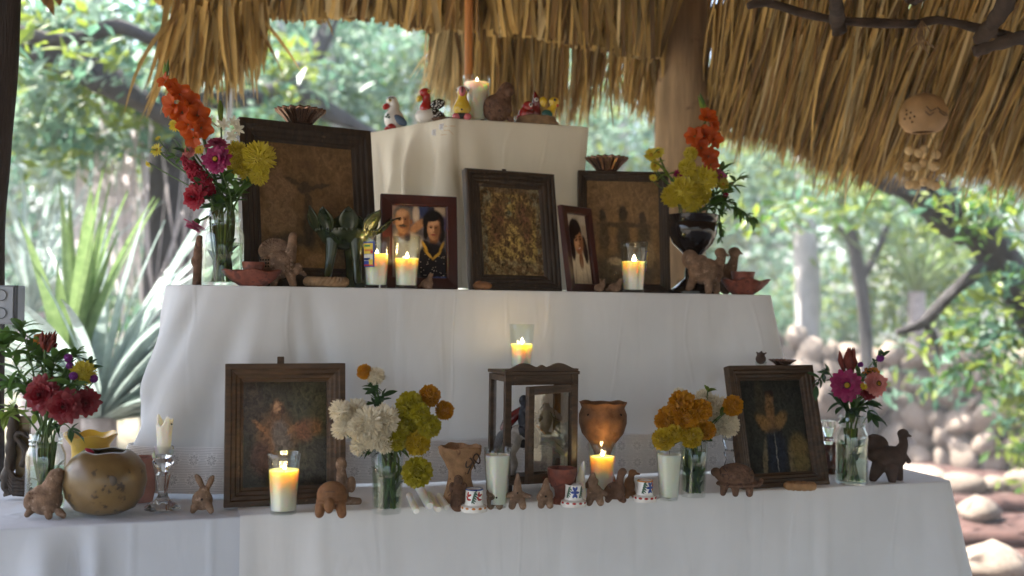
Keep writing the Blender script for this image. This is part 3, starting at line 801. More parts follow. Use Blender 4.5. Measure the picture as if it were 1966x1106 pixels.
# left: drooping dry leaf
for k in range(300):
    t_ = random.random()
    x1 = 275 + 235 * (t_ ** 0.8) + random.gauss(0, 10)
    x0 = 345 + 150 * t_ + random.gauss(0, 12)
    y1 = interp([(260, 215), (300, 170), (340, 205), (400, 175), (450, 165), (500, 130), (520, 110)], x1) + random.gauss(0, 22)
    strip(at(x0, random.uniform(-40, 15), 3.05 + random.uniform(-0.03, 0.08)), at(x1, y1, 3.1 + random.uniform(-0.05, 0.1)), random.uniform(0.006, 0.018), pick3(0.72, 0.12), imp=2.2, sag=0.03)
for (x0, y0, x1, y1, w) in [(475, 8, 578, 138, 0.013), (480, 12, 495, 200, 0.010), (470, 0, 545, 150, 0.006), (345, 20, 238, 220, 0.012), (360, 15, 268, 235, 0.010), (90, -30, 104, 30, 0.03), (110, -30, 115, 12, 0.03), (84, -30, 86, 12, 0.02), (780, 20, 782, 72, 0.006), (580, 20, 582, 60, 0.006), (620, 20, 640, 70, 0.008), (1175, 60, 1178, 250, 0.009), (1120, 60, 1122, 245, 0.007)]:
    strip(at(x0, y0, 3.05), at(x1, y1, 3.1), w, 'thatch' if x0 > 120 else 'thatch_dk', imp=8, sag=0.04)
strips.sort(key=lambda s: -s[0])
rp_inv = Matrix.Translation(-roof.location)
for (imp, vs, fs, mk) in strips[:300]:
    m = MB(); m.add([v - roof.location for v in vs], fs)
    m.build('palm_strip', M[mk], roof, sharp=0)
m = MB(); mk_i = {'thatch': 0, 'thatch_dk': 1, 'thatch_lt': 2}
def strawm(name, col, trans):
    m_, nt, p, out = _nt(name)
    rp = node(nt, 'ShaderNodeNewGeometry').outputs['Random Per Island']
    c = mixc(nt, rp, tuple(x * .45 for x in col), tuple(min(1, x * 1.35) for x in col))
    h = node(nt, 'ShaderNodeHueSaturation'); nt.links.new(c, h.inputs['Color'])
    tc = node(nt, 'ShaderNodeTexCoord').outputs['Object']
    nt.links.new(rng(nt, noise(nt, tc, 5, 3), .3, .7, .75, 1.2), h.inputs['Value']); c = h.outputs[0]
    nt.links.new(c, p.inputs['Base Color']); p.inputs['Roughness'].default_value = .7; p.inputs['Specular IOR Level'].default_value = .25
    t_ = node(nt, 'ShaderNodeBsdfTranslucent'); nt.links.new(c, t_.inputs[0]); mx = node(nt, 'ShaderNodeMixShader'); mx.inputs[0].default_value = trans
    nt.links.new(p.outputs[0], mx.inputs[1]); nt.links.new(t_.outputs[0], mx.inputs[2]); nt.links.new(mx.outputs[0], out.inputs[0])
    return m_
M['thatch_b'] = strawm('dry_palm_thatch_mass', (0.54, 0.36, 0.125), 0.28)
M['thatch_dk_b'] = strawm('old_palm_thatch_mass', (0.22, 0.125, 0.042), 0.12)
M['thatch_lt_b'] = strawm('bleached_palm_thatch_mass', (0.66, 0.51, 0.26), 0.35)
for (imp, vs, fs, mk) in strips[300:]:
    m.add([v - roof.location for v in vs], fs, mk_i[mk])
tag(m.build('palm_strips', [M['thatch_b'], M['thatch_dk_b'], M['thatch_lt_b']], roof, sharp=0), kind='stuff')
# the roof itself: a thick sheet that climbs from the eave over the viewer; unseen back and sides set low to dim the altar
prof = [(3.9, 2.50, 2.75), (3.3, 2.62, 2.9), (2.6, 2.85, 3.1), (1.6, 3.1, 3.35), (0.4, 3.2, 3.5), (-1.2, 2.9, 3.2), (-2.6, 2.35, 2.6), (-3.4, 1.95, 2.2)]
m = MB()
xs = [-2.7, -2.0, -1.0, 0.5, 2.0, 3.2, 4.6]
hip = lambda x: -0.30 * max(0, -(x - 0.8) - 1.8) - 0.75 * max(0, x - 2.4)
vs = []
for (y, z, z2) in prof:
    for x in xs: vs.append((x, y + 0.06 * x, z + (0.03 * math.sin(3 * x)) + hip(x)))
nb = len(vs)
for (y, z, z2) in prof:
    for x in xs: vs.append((x, y + 0.06 * x, z2 + 0.15 + hip(x)))
fs = []
w_ = len(xs)
for j in range(len(prof) - 1):
    for i in range(w_ - 1):
        a0 = j * w_ + i
        fs.append((a0, a0 + 1, a0 + w_ + 1, a0 + w_)); fs.append((nb + a0, nb + a0 + w_, nb + a0 + w_ + 1, nb + a0 + 1))
for j in range(len(prof) - 1):
    for i in (0, w_ - 1):
        a0 = j * w_ + i; fs.append((a0, a0 + w_, nb + a0 + w_, nb + a0))
for i in range(w_ - 1):
    for j in (0, len(prof) - 1):
        a0 = j * w_ + i; fs.append((a0, a0 + 1, nb + a0 + 1, nb + a0))
m.add([Vector(v) - roof.location for v in vs], fs)
m.build('thatch_body', M['thatch_dk_b'], roof, smooth=False)

def stick(pts, r0, r1, label, n=18):
    c = [(*at(p[0], p[1], p[2] - 0.32), ) for p in pts]; r0 *= .9; r1 *= .9
    s = spline(c, n)
    m = MB(); ph = random.random() * 6
    m.tube(s, [r0 + (r1 - r0) * i / n for i in range(n + 1)], 10, fn=lambda i, a: 1 + 0.10 * math.sin(2 * a + i + ph) + 0.12 * math.sin(i * 1.9 + ph))
    return tag(m.build('roof_stick', M['wood_stick'], sharp=0), label, 'stick', 'roof sticks under the thatch')
stick([(1436, 12, 3.0), (1470, 4, 3.0), (1530, 22, 3.0), (1600, 38, 3.0), (1680, 44, 3.0), (1760, 46, 3.0), (1800, 38, 3.0), (1880, 55, 2.98), (1980, 82, 2.95), (2080, 95, 2.9)], 0.012, 0.013, 'long crooked stick running across under the right thatch')
stick([(1612, 62, 2.98), (1608, 40, 2.95), (1605, 0, 2.8), (1600, -80, 2.6)], 0.020, 0.019, 'short thick stick end crossing the long roof stick')
stick([(1885, 72, 2.96), (1910, 40, 2.85), (1940, -10, 2.7), (1965, -70, 2.6)], 0.022, 0.022, 'thick stick rising at the right over the long roof stick')
stick([(1868, 100, 2.9), (1900, 90, 2.88), (1966, 70, 2.8), (2050, 50, 2.7)], 0.015, 0.018, 'pointed stick end at the right edge below the others')
stick([(1740, -4, 2.98), (1756, 2, 2.96), (1780, -12, 2.9)], 0.010, 0.012, 'stub of a stick at the top above the hanging gourd')
m = MB()
for k in range(14):
    a_ = random.uniform(0, 6.28)
    m.tube([at(1770, 40, 2.64), at(1770 + random.gauss(0, 8), 60 + random.uniform(0, 20), 2.63), at(1772 + random.gauss(0, 14), 90 + random.uniform(-5, 25), 2.63)], 0.0016, 4)
tag(m.build('fibre_knot', M['rope']), 'frayed fibre tie knotted on the long roof stick', 'tie')

# ================================================================ altar cloths
def drape(path, z_top, z_bot, rad, off, nrow=26):
    """path: plan polyline, outside to the right of travel; off(s,t,i) = outward shift; returns pos(i,row)"""
    P = [Vector((p.x, p.y, 0)) for p in path]
    N = []
    for i in range(len(P)):
        d = P[min(i + 1, len(P) - 1)] - P[max(i - 1, 0)]; d.normalize()
        N.append(Vector((d.y, -d.x, 0)))
    S = [0]
    for a, b in zip(P, P[1:]): S.append(S[-1] + (b - a).length)
    def pos(i, t, extra=0.0):
        # t in [0,1] down the drop; first the rounding
        H = z_top - z_bot
        o = off(S[i] / S[-1], t, S[i]) + extra
        z = z_top - t * H
        if t * H < rad:
            a = math.acos(max(-1, min(1, 1 - t * H / rad)))
            o += -rad + rad * math.sin(a)
        return P[i] + N[i] * o + Vector((0, 0, z))
    return pos, len(P), S
def sample(ctrl, n): return [Vector((p[0], p[1], 0)) for p in spline([(c.x, c.y) for c in ctrl], n)]
def linep(a, b, n): return [a.lerp(b, i / n) for i in range(n)]
def uvp(u, v): return P0 + U * u + V * v
def cloth(name, label, path, z_top, z_bot, rad, off, mk, back, nrow=28, rows=None, lift=0.0):
    pos, n, S = drape(path, z_top, z_bot, rad, off)
    H = z_top - z_bot
    ts = [0, 0.15 * rad / H, 0.45 * rad / H, rad / H] + [rad / H + (1 - rad / H) * k / nrow for k in range(1, nrow + 1)]
    m = MB()
    vs = [pos(i, t) for t in ts for i in range(n)]
    fs = [(j * n + i, j * n + i + 1, (j + 1) * n + i + 1, (j + 1) * n + i) for j in range(len(ts) - 1) for i in range(n - 1)]
    m.add(vs, fs)
    m.add([pos(i, 0) for i in range(n)] + [Vector((b.x, b.y, z_top)) for b in back], [tuple(range(n + len(back)))[::-1]])
    o = m.build(name, M[mk], sharp=50)
    tag(o, label, 'tablecloth')
    return o, pos, n
def folds(s, t, tab):
    o = 0
    for (c, w, a, slant, t0) in tab:
        o += a * max(0, min(1, (t - t0) * 3)) * math.exp(-((s - c - slant * t) / (w * (1 + .8 * t))) ** 2)
    return o
_rf = random.Random(11)
def rand_folds(s0, s1, n, amp, w, sl=.05): return [(_rf.uniform(s0, s1), _rf.uniform(.6, 1.4) * w, _rf.choice((-1, 1)) * _rf.uniform(.4, 1) * amp, _rf.gauss(0, sl), _rf.uniform(-.2, .35)) for _ in range(n)]
FL = rand_folds(0.3, 1.0, 9, .006, .016); FR = rand_folds(0, 1.7, 22, .005, .018); FR2 = rand_folds(1.55, 1.9, 8, .014, .02)
FM = rand_folds(.40, 1.9, 22, .0045, .020, .10); FM2 = rand_folds(.25, .75, 14, .016, .018, .10); FT = rand_folds(.02, .42, 14, .012, .012, .06); FT2 = rand_folds(.4, .8, 7, .004, .02, .08)
FR += [(q, .0035, .0022, 0, -1) for q in (.28, .56, .84, 1.12, 1.40)]; FM += [(q, .0035, .0022, .004, -1) for q in (.95, 1.30, 1.62)]; FL += [(q, .0035, .002, 0, -1) for q in (.78, .92)]
def hump(x, c, w): return math.exp(-((x - c) / w) ** 2)
# long table, left and right cloth
def offL(f, t, s):
    b = 0.010 * t * math.sin(s * 9 + 1) + 0.012 * t
    x = s - 0.60
    b += 0.030 * min(1, t * 6) * hump(x, 0.03, 0.030) - 0.02 * min(1, t * 6) * hump(x, 0.085, 0.02) + 0.018 * min(1, t * 6) * hump(x, 0.115, 0.02)
    b += 0.05 * t * max(0, -x) * 2 + folds(s, t, FL)
    return b
pl = linep(uvp(-0.60, 0), uvp(0.40, 0), 150)
cloth('tablecloth', 'blue-grey cloth over the left end of the long table', pl, Z_LOW, 0.12, 0.004, offL, 'cloth_blue', [uvp(0.40, 0.75), uvp(-0.60, 0.75)])
def offR(f, t, s):
    b = 0.008 * t * math.sin(s * 7) + 0.006 * t * math.sin(s * 19 + 2) + 0.010 * t
    b += -0.004 * hump(s, 1.27, 0.012) * min(1, 8 * t) + 0.004 * hump(s, 1.30, 0.012) * min(1, 8 * t)
    b += 0.17 * t * hump(s, 1.68, 0.12) + 0.02 * t * math.sin(s * 40) * hump(s, 1.70, 0.14)
    return b + 0.004 + folds(s, t, FR) + folds(s, t, FR2)
pr = linep(uvp(0.372, 0), uvp(2.00, 0), 190) + sample([uvp(2.00, 0), uvp(2.028, 0.006), uvp(2.036, 0.035)], 10) + linep(uvp(2.038, 0.05), uvp(2.045, 0.75), 30)
cloth('tablecloth', 'white cloth over the middle and right of the long table', pr, Z_LOW + 0.004, 0.12, 0.004, offR, 'cloth', [uvp(0.372, 0.75)])
# middle step
def offM(f, t, s):
    fl = hump(s, 0.50, 0.16)
    b = 0.085 * t * hump(s, 0.36, 0.22) * (0.5 + 0.5 * t)
    b += 0.016 * t * math.sin(s * 30 + 3 * t) * fl + 0.010 * min(1, 4 * t) * math.sin(s * 17) * hump(s, 0.45, 0.25)
    b += 0.004 * t * math.sin(s * 11 + 1.3) + 0.003 * t * math.sin(s * 23 + 4 * t)
    b += 0.09 * t * hump(s, 1.89, 0.10) + folds(s, t, FM) * (1 - .5 * t) + folds(s, t, FM2)
    return b
pm = linep(uvp(0.235, 0.75), uvp(0.232, 0.36), 22) + sample([uvp(0.232, 0.36), uvp(0.262, 0.285), uvp(0.36, 0.246), uvp(0.45, 0.24)], 34)[:-1] + linep(uvp(0.45, 0.24), uvp(1.655, 0.24), 150) + sample([uvp(1.655, 0.24), uvp(1.682, 0.247), uvp(1.692, 0.28)], 12) + linep(uvp(1.693, 0.30), uvp(1.70, 0.75), 18)
mid_cloth, posM, nM = cloth('tablecloth', 'white cloth over the middle step with lace along its hem', pm, Z_MID, Z_LOW + 0.012, 0.0035, offM, 'cloth', [])
# lace hem
_m, nt, p_, out = _nt('lace'); M['lace'] = _m
p_.inputs['Base Color'].default_value = (0.84, 0.84, 0.86, 1); p_.inputs['Roughness'].default_value = 0.9
tc = node(nt, 'ShaderNodeTexCoord').outputs['UV']
mp = node(nt, 'ShaderNodeMapping'); mp.inputs['Scale'].default_value = (1, 1, 1); nt.links.new(tc, mp.inputs[0])
def petal_mask(scale, cx, amp, k, r0):
    fr = node(nt, 'ShaderNodeVectorMath', operation='FRACTION')
    sc = node(nt, 'ShaderNodeVectorMath', operation='MULTIPLY'); sc.inputs[1].default_value = (scale, scale, 0)
    ad = node(nt, 'ShaderNodeVectorMath', operation='ADD'); ad.inputs[1].default_value = cx
    nt.links.new(mp.outputs[0], sc.inputs[0]); nt.links.new(sc.outputs[0], ad.inputs[0]); nt.links.new(ad.outputs[0], fr.inputs[0])
    sb = node(nt, 'ShaderNodeVectorMath', operation='SUBTRACT'); sb.inputs[1].default_value = (0.5, 0.5, 0); nt.links.new(fr.outputs[0], sb.inputs[0])
    ln = node(nt, 'ShaderNodeVectorMath', operation='LENGTH'); nt.links.new(sb.outputs[0], ln.inputs[0])
    sx = node(nt, 'ShaderNodeSeparateXYZ'); nt.links.new(sb.outputs[0], sx.inputs[0])
    an = node(nt, 'ShaderNodeMath', operation='ARCTAN2'); nt.links.new(sx.outputs[1], an.inputs[0]); nt.links.new(sx.outputs[0], an.inputs[1])
    mu = node(nt, 'ShaderNodeMath', operation='MULTIPLY'); mu.inputs[1].default_value = k; nt.links.new(an.outputs[0], mu.inputs[0])
    co = node(nt, 'ShaderNodeMath', operation='COSINE'); nt.links.new(mu.outputs[0], co.inputs[0])
    ma = node(nt, 'ShaderNodeMath', operation='MULTIPLY_ADD'); ma.inputs[1].default_value = amp; ma.inputs[2].default_value = r0; nt.links.new(co.outputs[0], ma.inputs[0])
    df = node(nt, 'ShaderNodeMath', operation='SUBTRACT'); nt.links.new(ln.outputs['Value'], df.inputs[0]); nt.links.new(ma.outputs[0], df.inputs[1])
    return df.outputs[0]
df = petal_mask(1 / 0.040, (0, 0, 0), 0.10, 8, 0.30)
ring = rng(nt, df, 0.0, 0.03)                          # outside the flower
ab = node(nt, 'ShaderNodeMath', operation='ABSOLUTE'); nt.links.new(petal_mask(1 / 0.040, (0, 0, 0), 0.06, 8, 0.16), ab.inputs[0])
inner = rng(nt, ab.outputs[0], 0.03, 0.05)
wv = node(nt, 'ShaderNodeTexWave', wave_type='BANDS', bands_direction='Y'); wv.inputs['Scale'].default_value = 95; nt.links.new(mp.outputs[0], wv.inputs['Vector'])
net = rng(nt, wv.outputs['Fac'], 0.78, 0.9)
hol = node(nt, 'ShaderNodeMath', operation='MULTIPLY'); nt.links.new(ring, hol.inputs[0]); nt.links.new(net, hol.inputs[1])
inv = rng(nt, inner, 0, 1, 1, 0)
mxm = node(nt, 'ShaderNodeMath', operation='MAXIMUM'); nt.links.new(hol.outputs[0], mxm.inputs[0]); nt.links.new(inv, mxm.inputs[1])
trn = node(nt, 'ShaderNodeBsdfTransparent'); mxs = node(nt, 'ShaderNodeMixShader')
nt.links.new(mxm.outputs[0], mxs.inputs[0]); nt.links.new(p_.outputs[0], mxs.inputs[1]); nt.links.new(trn.outputs[0], mxs.inputs[2]); nt.links.new(mxs.outputs[0], out.inputs[0])
i0, i1 = 20, nM - 22
vs, fs, uvs = [], [], []
sl = 0; prev = None
for i in range(i0, i1):
    p = posM(i, 1.0, 0.014)
    if prev is not None: sl += (p - prev).length
    prev = p
    for k in range(5):
        zt = 0.094 * (1 - k / 4)
        t_ = 1 - zt / (Z_MID - Z_LOW - 0.012)
        q = posM(i, t_, 0.0115 + 0.004 * (k / 4) + 0.002 * (k / 4) * math.sin(sl * 35))
        q.z = max(q.z, Z_LOW + 0.006)
        vs.append(q); uvs.append((sl, zt - 0.007))
n5 = i1 - i0
for i in range(n5 - 1):
    for k in range(4): fs.append((i * 5 + k, (i + 1) * 5 + k, (i + 1) * 5 + k + 1, i * 5 + k + 1))
m = MB(); m.add(vs, fs)
lo = m.build('lace_trim', M['lace'], mid_cloth, sharp=0)
ul = lo.data.uv_layers.new(name='UVMap')
for lp in lo.data.loops: ul.data[lp.index].uv = uvs[lp.vertex_index]
# lace hem's backing: the dull under-cloth it shows against
m = MB()
vs = []
for i in range(i0, i1):
    for zt in (0.092, 0.0):
        q = posM(i, 1 - zt / (Z_MID - Z_LOW - 0.012), 0.0085 + .003 * (zt < .01)); q.z = max(q.z, Z_LOW + 0.006); vs.append(q)
m.add(vs, [(2 * i, 2 * i + 2, 2 * i + 3, 2 * i + 1) for i in range(n5 - 1)])
M['undercloth'] = mat('grey_undercloth', (0.58, 0.58, 0.61), 0.95, 0.05, 10, spec=0.05)
m.build('lace_backing', M['undercloth'], mid_cloth, sharp=0)
# top step
A = Vector((-0.166, 2.60, 0)); Bk = Vector((-0.415, 2.86, 0)); Cc = Vector((0.196, 2.700, 0)); Dk = Vector((0.08, 3.08, 0))
def offT(f, t, s):
    b = 0.0
    L1 = 0.36
    b += 0.05 * t * hump(s, 0.20, 0.22)
    b += (0.020 * math.sin(s * 62 - 4 * t) + 0.010 * math.sin(s * 31 + 1)) * min(1, 3.5 * t) * hump(s, 0.24, 0.16)
    b += 0.003 * t * math.sin(s * 18)
    b -= 0.035 * t * hump(s, 0.78, 0.10)
    return b + folds(s, t, FT) + folds(s, t, FT2)
pt = linep(Bk, A.lerp(Bk, 0.10), 60) + sample([A.lerp(Bk, 0.10), A + Vector((0.004, -0.004, 0)), A.lerp(Cc, 0.08)], 12)[:-1] + linep(A.lerp(Cc, 0.08), Cc.lerp(A, 0.06), 60) + sample([Cc.lerp(A, 0.06), Cc + Vector((-0.002, 0.006, 0)), Cc.lerp(Dk, 0.06)], 12)[:-1] + linep(Cc.lerp(Dk, 0.06), Dk, 20)
top_cloth, posT, nT = cloth('tablecloth', 'cream cloth with faint embroidered flowers over the narrow top step', pt, Z_TOP, Z_MID + 0.006, 0.005, offT, 'cloth_cream', [Vector((-0.2, 3.15, 0))])
# embroidery: small raised sprigs on the cloth face
def find_top(px, py):
    best = None
    for i in range(nT):
        for k in range(40):
            q = posT(i, k / 40, 0.0012); d = q - EYE
            x = 983 + FPX * d.dot(CR) / d.dot(CW); y = 553 - FPX * d.dot(CU) / d.dot(CW)
            e = (x - px) ** 2 + (y - py) ** 2
            if best is None or e < best[0]: best = (e, q)
    return best[1]
M['thread_tan'] = mat('tan_thread', (0.62, 0.44, 0.24), 0.9); M['thread_pale'] = mat('pale_thread', (0.80, 0.80, 0.84), 0.9)
for (px, py) in [(848, 240), (835, 252), (1075, 362)]:
    c = find_top(px, py); m = MB()
    for k in range(5):
        a = k * 1.2566; m.ell(c + Vector((math.cos(a) * 0.005, 0, math.sin(a) * 0.005)), (0.0045, 0.0015, 0.0045), n=8, m=5)
    m.build('embroidered_flower', M['thread_pale'], top_cloth)
for (x0, y0, x1, y1) in [(853, 244, 876, 240), (853, 250, 872, 255), (845, 256, 858, 262), (1068, 350, 1085, 358), (1066, 344, 1080, 368)]:
    m = MB(); m.tube([find_top(x0, y0), find_top((x0 + x1) / 2, (y0 + y1) / 2), find_top(x1, y1)], 0.0009, 5)
    m.build('embroidered_stem', M['thread_tan'], top_cloth)

# ================================================================ haze added to veil the garden, standing in for glare
_m, nt, p_, out = _nt('added_veil_haze'); nt.nodes.remove(p_)
pv = node(nt, 'ShaderNodeVolumePrincipled'); pv.inputs['Color'].default_value = (0.93, 0.97, 1.0, 1); pv.inputs['Density'].default_value = 0.008; pv.inputs['Anisotropy'].default_value = 0.0
nt.links.new(pv.outputs[0], out.inputs['Volume'])
m = MB(); m.box((0, 14, 3.4), (64, 52, 9.2))
tag(m.build('haze', _m), 'faint pale haze hanging in the garden', 'haze', kind='stuff')

# ================================================================ OBJECTS ON THE ALTAR
def low(px, py):                      # stands on the long table, base seen at (px,py)
    p = on_z(px, py, Z_LOW + 0.004)
    return p
def mid(px, v=0.29): return on_uv(px, v, Z_MID)
def top(px, dv=0.05):
    # on the top step, dv behind its front edge
    n = (Cc - A).normalized(); k = (px - 983) / FPX
    B_ = A + Vector((-n.y, n.x, 0)) * dv + Vector((0, 0, Z_TOP)) - EYE
    q = CR - CW * k
    return EYE + B_ + n * (-B_.dot(q) / n.dot(q))

# ---------------------------------------------------------------- clay figures
def RY(deg): return Matrix.Rotation(R(deg), 3, 'Y')
class Fig:
    """soft clay body sketched in photograph pixels: x right, z up from the base, y away"""
    def __init__(s, sc): s.m = MB(); s.k = sc
    def e(s, x, z, rx, rz, ry=None, y=0, rot=0):
        ry = (rx + rz) / 2 if ry is None else ry
        s.m.ell(Vector((x, y, z)) * s.k, Vector((rx, ry, rz)) * s.k, RY(rot), 18, 11); return s
    def t(s, pts, y=0, sub=3):
        pts = [(p[0], p[3] if len(p) > 3 else y, p[1], p[2]) for p in pts]
        q = spline(pts, (len(pts) - 1) * sub)
        s.m.tube([Vector(p[:3]) * s.k for p in q], [p[3] * s.k for p in q], 12)
        for p in (q[0], q[-1]): s.m.ell(Vector(p[:3]) * s.k, (p[3] * s.k,) * 3, None, 12, 7)
        return s
    def out(s, name, mk, parent, vox=1.2, smooth=3, remesh=True):
        o = s.m.build(name, M[mk], parent, sharp=0)
        if remesh:
            r = o.modifiers.new('remesh', 'REMESH'); r.mode = 'VOXEL'; r.voxel_size = vox * s.k; r.use_smooth_shade = True
            sm = o.modifiers.new('smooth', 'SMOOTH'); sm.factor = 0.5; sm.iterations = smooth
        return o
def dots(parent, sc, pts, r, mk, name='eye', y=0, flat=0.5):
    for p in pts:
        m = MB(); yy = p[2] if len(p) > 2 else y
        m.ell(Vector((p[0], yy, p[1])) * sc, Vector((r, r * flat, r)) * sc, None, 10, 7)
        m.build(name, M[mk], parent)

def figurine(name, label, cat, loc, fn, mk, group=None, vox=1.2, part='body'):
    t = thing(name, label, cat, loc, group)
    f = Fig(mpp(loc)); fn(f)
    f.out(part, mk, t, vox)
    return t, f.k

G_CLAY = 'small clay figures'
# clay bird at the left front
def f(b):
    b.e(-4, 32, 33, 30, 26).e(8, 52, 20, 22, 18).t([(10, 60, 17), (16, 76, 16), (20, 80, 13)]).e(24, 74, 9, 8, 8, -8)
    b.t([(-28, 12, 8), (-34, 4, 6)], -8).t([(8, 10, 8), (10, 3, 7)], -14).t([(26, 10, 8), (34, 3, 6)], -6).e(-26, 34, 12, 20, 8, -14, 20)
t, k = figurine('clay_bird', 'plump terracotta bird in front of the big gourd', 'figurine', low(90, 991), f, 'clay', G_CLAY)
dots(t, k, [(-24 + 6 * i, 38 + 9 * j, -23) for i in range(3) for j in range(2)], 2, 'clay_brown', 'incised_dot')
# rabbit
def f(b):
    b.e(-2, 22, 20, 20, 16).e(2, 38, 11, 12, 10, -4).t([(-2, 46, 5), (-10, 62, 6), (-14, 68, 4)]).t([(8, 46, 5), (14, 60, 6), (17, 66, 4)])
    b.t([(-14, 10, 8), (-17, 3, 6)], -8).t([(12, 14, 8), (17, 3, 6)], -8)
t, k = figurine('clay_rabbit', 'small terracotta rabbit left of the dark wooden picture', 'figurine', low(390, 982), f, 'clay', G_CLAY)
dots(t, k, [(2, 26)], 2.2, 'hole', 'hole', -17)
# turtle seen from the front
def f(b):
    b.e(0, 38, 30, 27, 30, 6).e(0, 28, 31, 8, 31, 4).e(0, 24, 10, 15, 12, -26).t([(-19, 20, 11), (-21, 6, 9)], -10).t([(19, 20, 11), (22, 6, 9)], -10)
t, k = figurine('clay_turtle', 'upright terracotta turtle facing forward beside the lit candle', 'figurine', low(636, 990), f, 'clay_orange', G_CLAY)
m = MB(); m.tube([Vector((-24 + 4 * i, -21 + 0.05 * (i - 6) ** 2 * 10, 50 - .35 * (i - 6) ** 2)) * k for i in range(13)], 1.6 * k, 6); m.build('shell_ridge', M['clay_brown'], t)
# angel peeping out behind the picture
def f(b):
    b.t([(-8, 2, 14), (-8, 40, 12), (-10, 64, 9)]).e(-10, 76, 11, 14, 10).e(10, 38, 9, 16, 7).t([(4, 6, 9), (24, 6, 7)])
figurine('clay_figure', 'terracotta figure standing behind the right edge of the dark picture', 'figurine', low(664, 968), f, 'clay', G_CLAY)
# row of little figures in front of the cabinet
def f(b): b.t([(0, 4, 15), (0, 30, 13), (0, 42, 8)]).e(0, 50, 9, 10, 9).e(-12, 36, 6, 10, 6).e(12, 36, 6, 10, 6)
figurine('clay_figure', 'small clay figure leaning on the rough clay goblet', 'figurine', low(879, 972), f, 'clay_brown', G_CLAY)
def f(b): b.t([(-8, 3, 7), (-7, 16, 9)]).t([(9, 3, 7), (8, 16, 9)]).e(0, 24, 15, 15, 13).t([(0, 34, 10), (0, 46, 7), (-2, 55, 3)]).e(-11, 28, 6, 9, 6).e(12, 28, 6, 9, 6)
t, k = figurine('clay_figure', 'pointed-headed clay figure in front of the unlit white candle', 'figurine', low(950, 975), f, 'clay', G_CLAY)
dots(t, k, [(3, 22)], 2, 'hole', 'hole', -14)
def f(b): b.t([(-10, 3, 7), (-6, 18, 8)]).t([(11, 3, 7), (7, 18, 8)]).e(0, 24, 12, 14, 10).t([(0, 32, 9), (0, 48, 7), (0, 64, 3)]).t([(-8, 26, 6), (-24, 22, 4)]).t([(8, 26, 6), (24, 22, 4)])
t, k = figurine('clay_figure', 'star-shaped clay figure with outstretched arms below the cabinet', 'figurine', low(993, 975), f, 'clay', G_CLAY)
dots(t, k, [(0, 30)], 1.8, 'hole', 'hole', -9)
def f(b): b.t([(-8, 3, 7), (-6, 14, 8)]).t([(9, 3, 7), (7, 14, 8)]).e(0, 22, 15, 14, 12).t([(0, 32, 9), (1, 44, 7), (2, 52, 4)]).e(-12, 18, 6, 7, 6)
t, k = figurine('clay_figure', 'squat clay figure beside the small reddish clay cup', 'figurine', low(1047, 973), f, 'clay', G_CLAY)
dots(t, k, [(0, 22)], 2, 'hole', 'hole', -12)
def f(b): b.t([(-10, 3, 7), (-6, 16, 9)]).t([(12, 3, 7), (7, 16, 9)]).e(0, 24, 15, 15, 12).t([(-2, 34, 9), (-4, 46, 9), (-3, 56, 5)]).t([(10, 26, 6), (20, 20, 5)]).e(2, 44, 6, 6, 6)
figurine('clay_figure', 'clay figure with bent arm in front of the lit candle by the big goblet', 'figurine', low(1141, 968), f, 'clay', G_CLAY)
def f(b): b.e(0, 20, 20, 17, 14).e(-14, 16, 9, 12, 9).t([(8, 30, 9), (9, 44, 7), (12, 54, 8)]).e(14, 56, 8, 8, 7).t([(-12, 6, 7), (-14, 2, 6)]).t([(12, 6, 8), (16, 2, 6)])
figurine('clay_bird', 'crouching clay bird with raised head right of the lit candle', 'figurine', low(1181, 962), f, 'clay_brown', G_CLAY)
def f(b): b.e(-2, 24, 11, 18, 10).t([(0, 36, 7), (2, 46, 6)]).e(4, 50, 8, 6, 6).t([(10, 48, 3), (17, 47, 2)]).t([(-6, 4, 5), (-4, 12, 6)]).t([(8, 4, 5), (4, 12, 6)])
figurine('clay_bird', 'slim orange clay bird with pointed beak near the rightmost painted holder', 'figurine', low(1210, 957), f, 'clay_orange', G_CLAY)
# turtle in front of the right picture
def f(b):
    b.e(0, 36, 36, 24, 30).e(2, 20, 40, 7, 34).e(-38, 42, 10, 9, 8).t([(-34, 36, 7), (-26, 30, 8)]).t([(-24, 14, 8), (-26, 4, 6)], -10).t([(-4, 14, 8), (-4, 4, 6)], -18).t([(24, 14, 8), (24, 4, 7)], -12).t([(34, 22, 8), (46, 20, 5), (50, 28, 4)])
t, k = figurine('clay_turtle', 'brown clay turtle with domed shell below the right picture', 'figurine', low(1412, 949), f, 'clay_brown', G_CLAY)
m = MB()
for a in (-1, 0, 1):
    m.tube([Vector((a * 12 + a * j * 3, -29 + 2.2 * abs(j) + (3 if a else 0), 36 + 4.0 * j - abs(a) * 3)) * k for j in range(-3, 6)], 1.0 * k, 5)
m.tube([Vector((-30 + 5 * j, -26 + 0.12 * (j - 6) ** 2 * 2, 40)) * k for j in range(13)], 1.0 * k, 5)
m.build('shell_groove', M['clay_dark'], t)
# dark turkey at the right end
def f(b):
    b.e(0, 42, 33, 25, 22, 0, -8).e(-22, 68, 25, 20, 9, 8, 12).e(-22, 48, 20, 14, 14, 0).t([(20, 54, 14), (28, 70, 9), (26, 84, 8)]).e(27, 90, 11, 10, 9).t([(34, 88, 4), (42, 86, 2)])
    b.t([(-20, 28, 14), (-32, 5, 8)], -6).t([(0, 26, 14), (2, 0, 7)], -14).t([(18, 26, 12), (23, 3, 7)], 6).t([(-20, 30, 9), (-28, 8, 6)], 10).t([(30, 48, 6), (38, 38, 5)])
t, k = figurine('clay_turkey', 'dark clay turkey with spread tail at the right table end', 'figurine', low(1706, 923), f, 'clay_dark', G_CLAY)
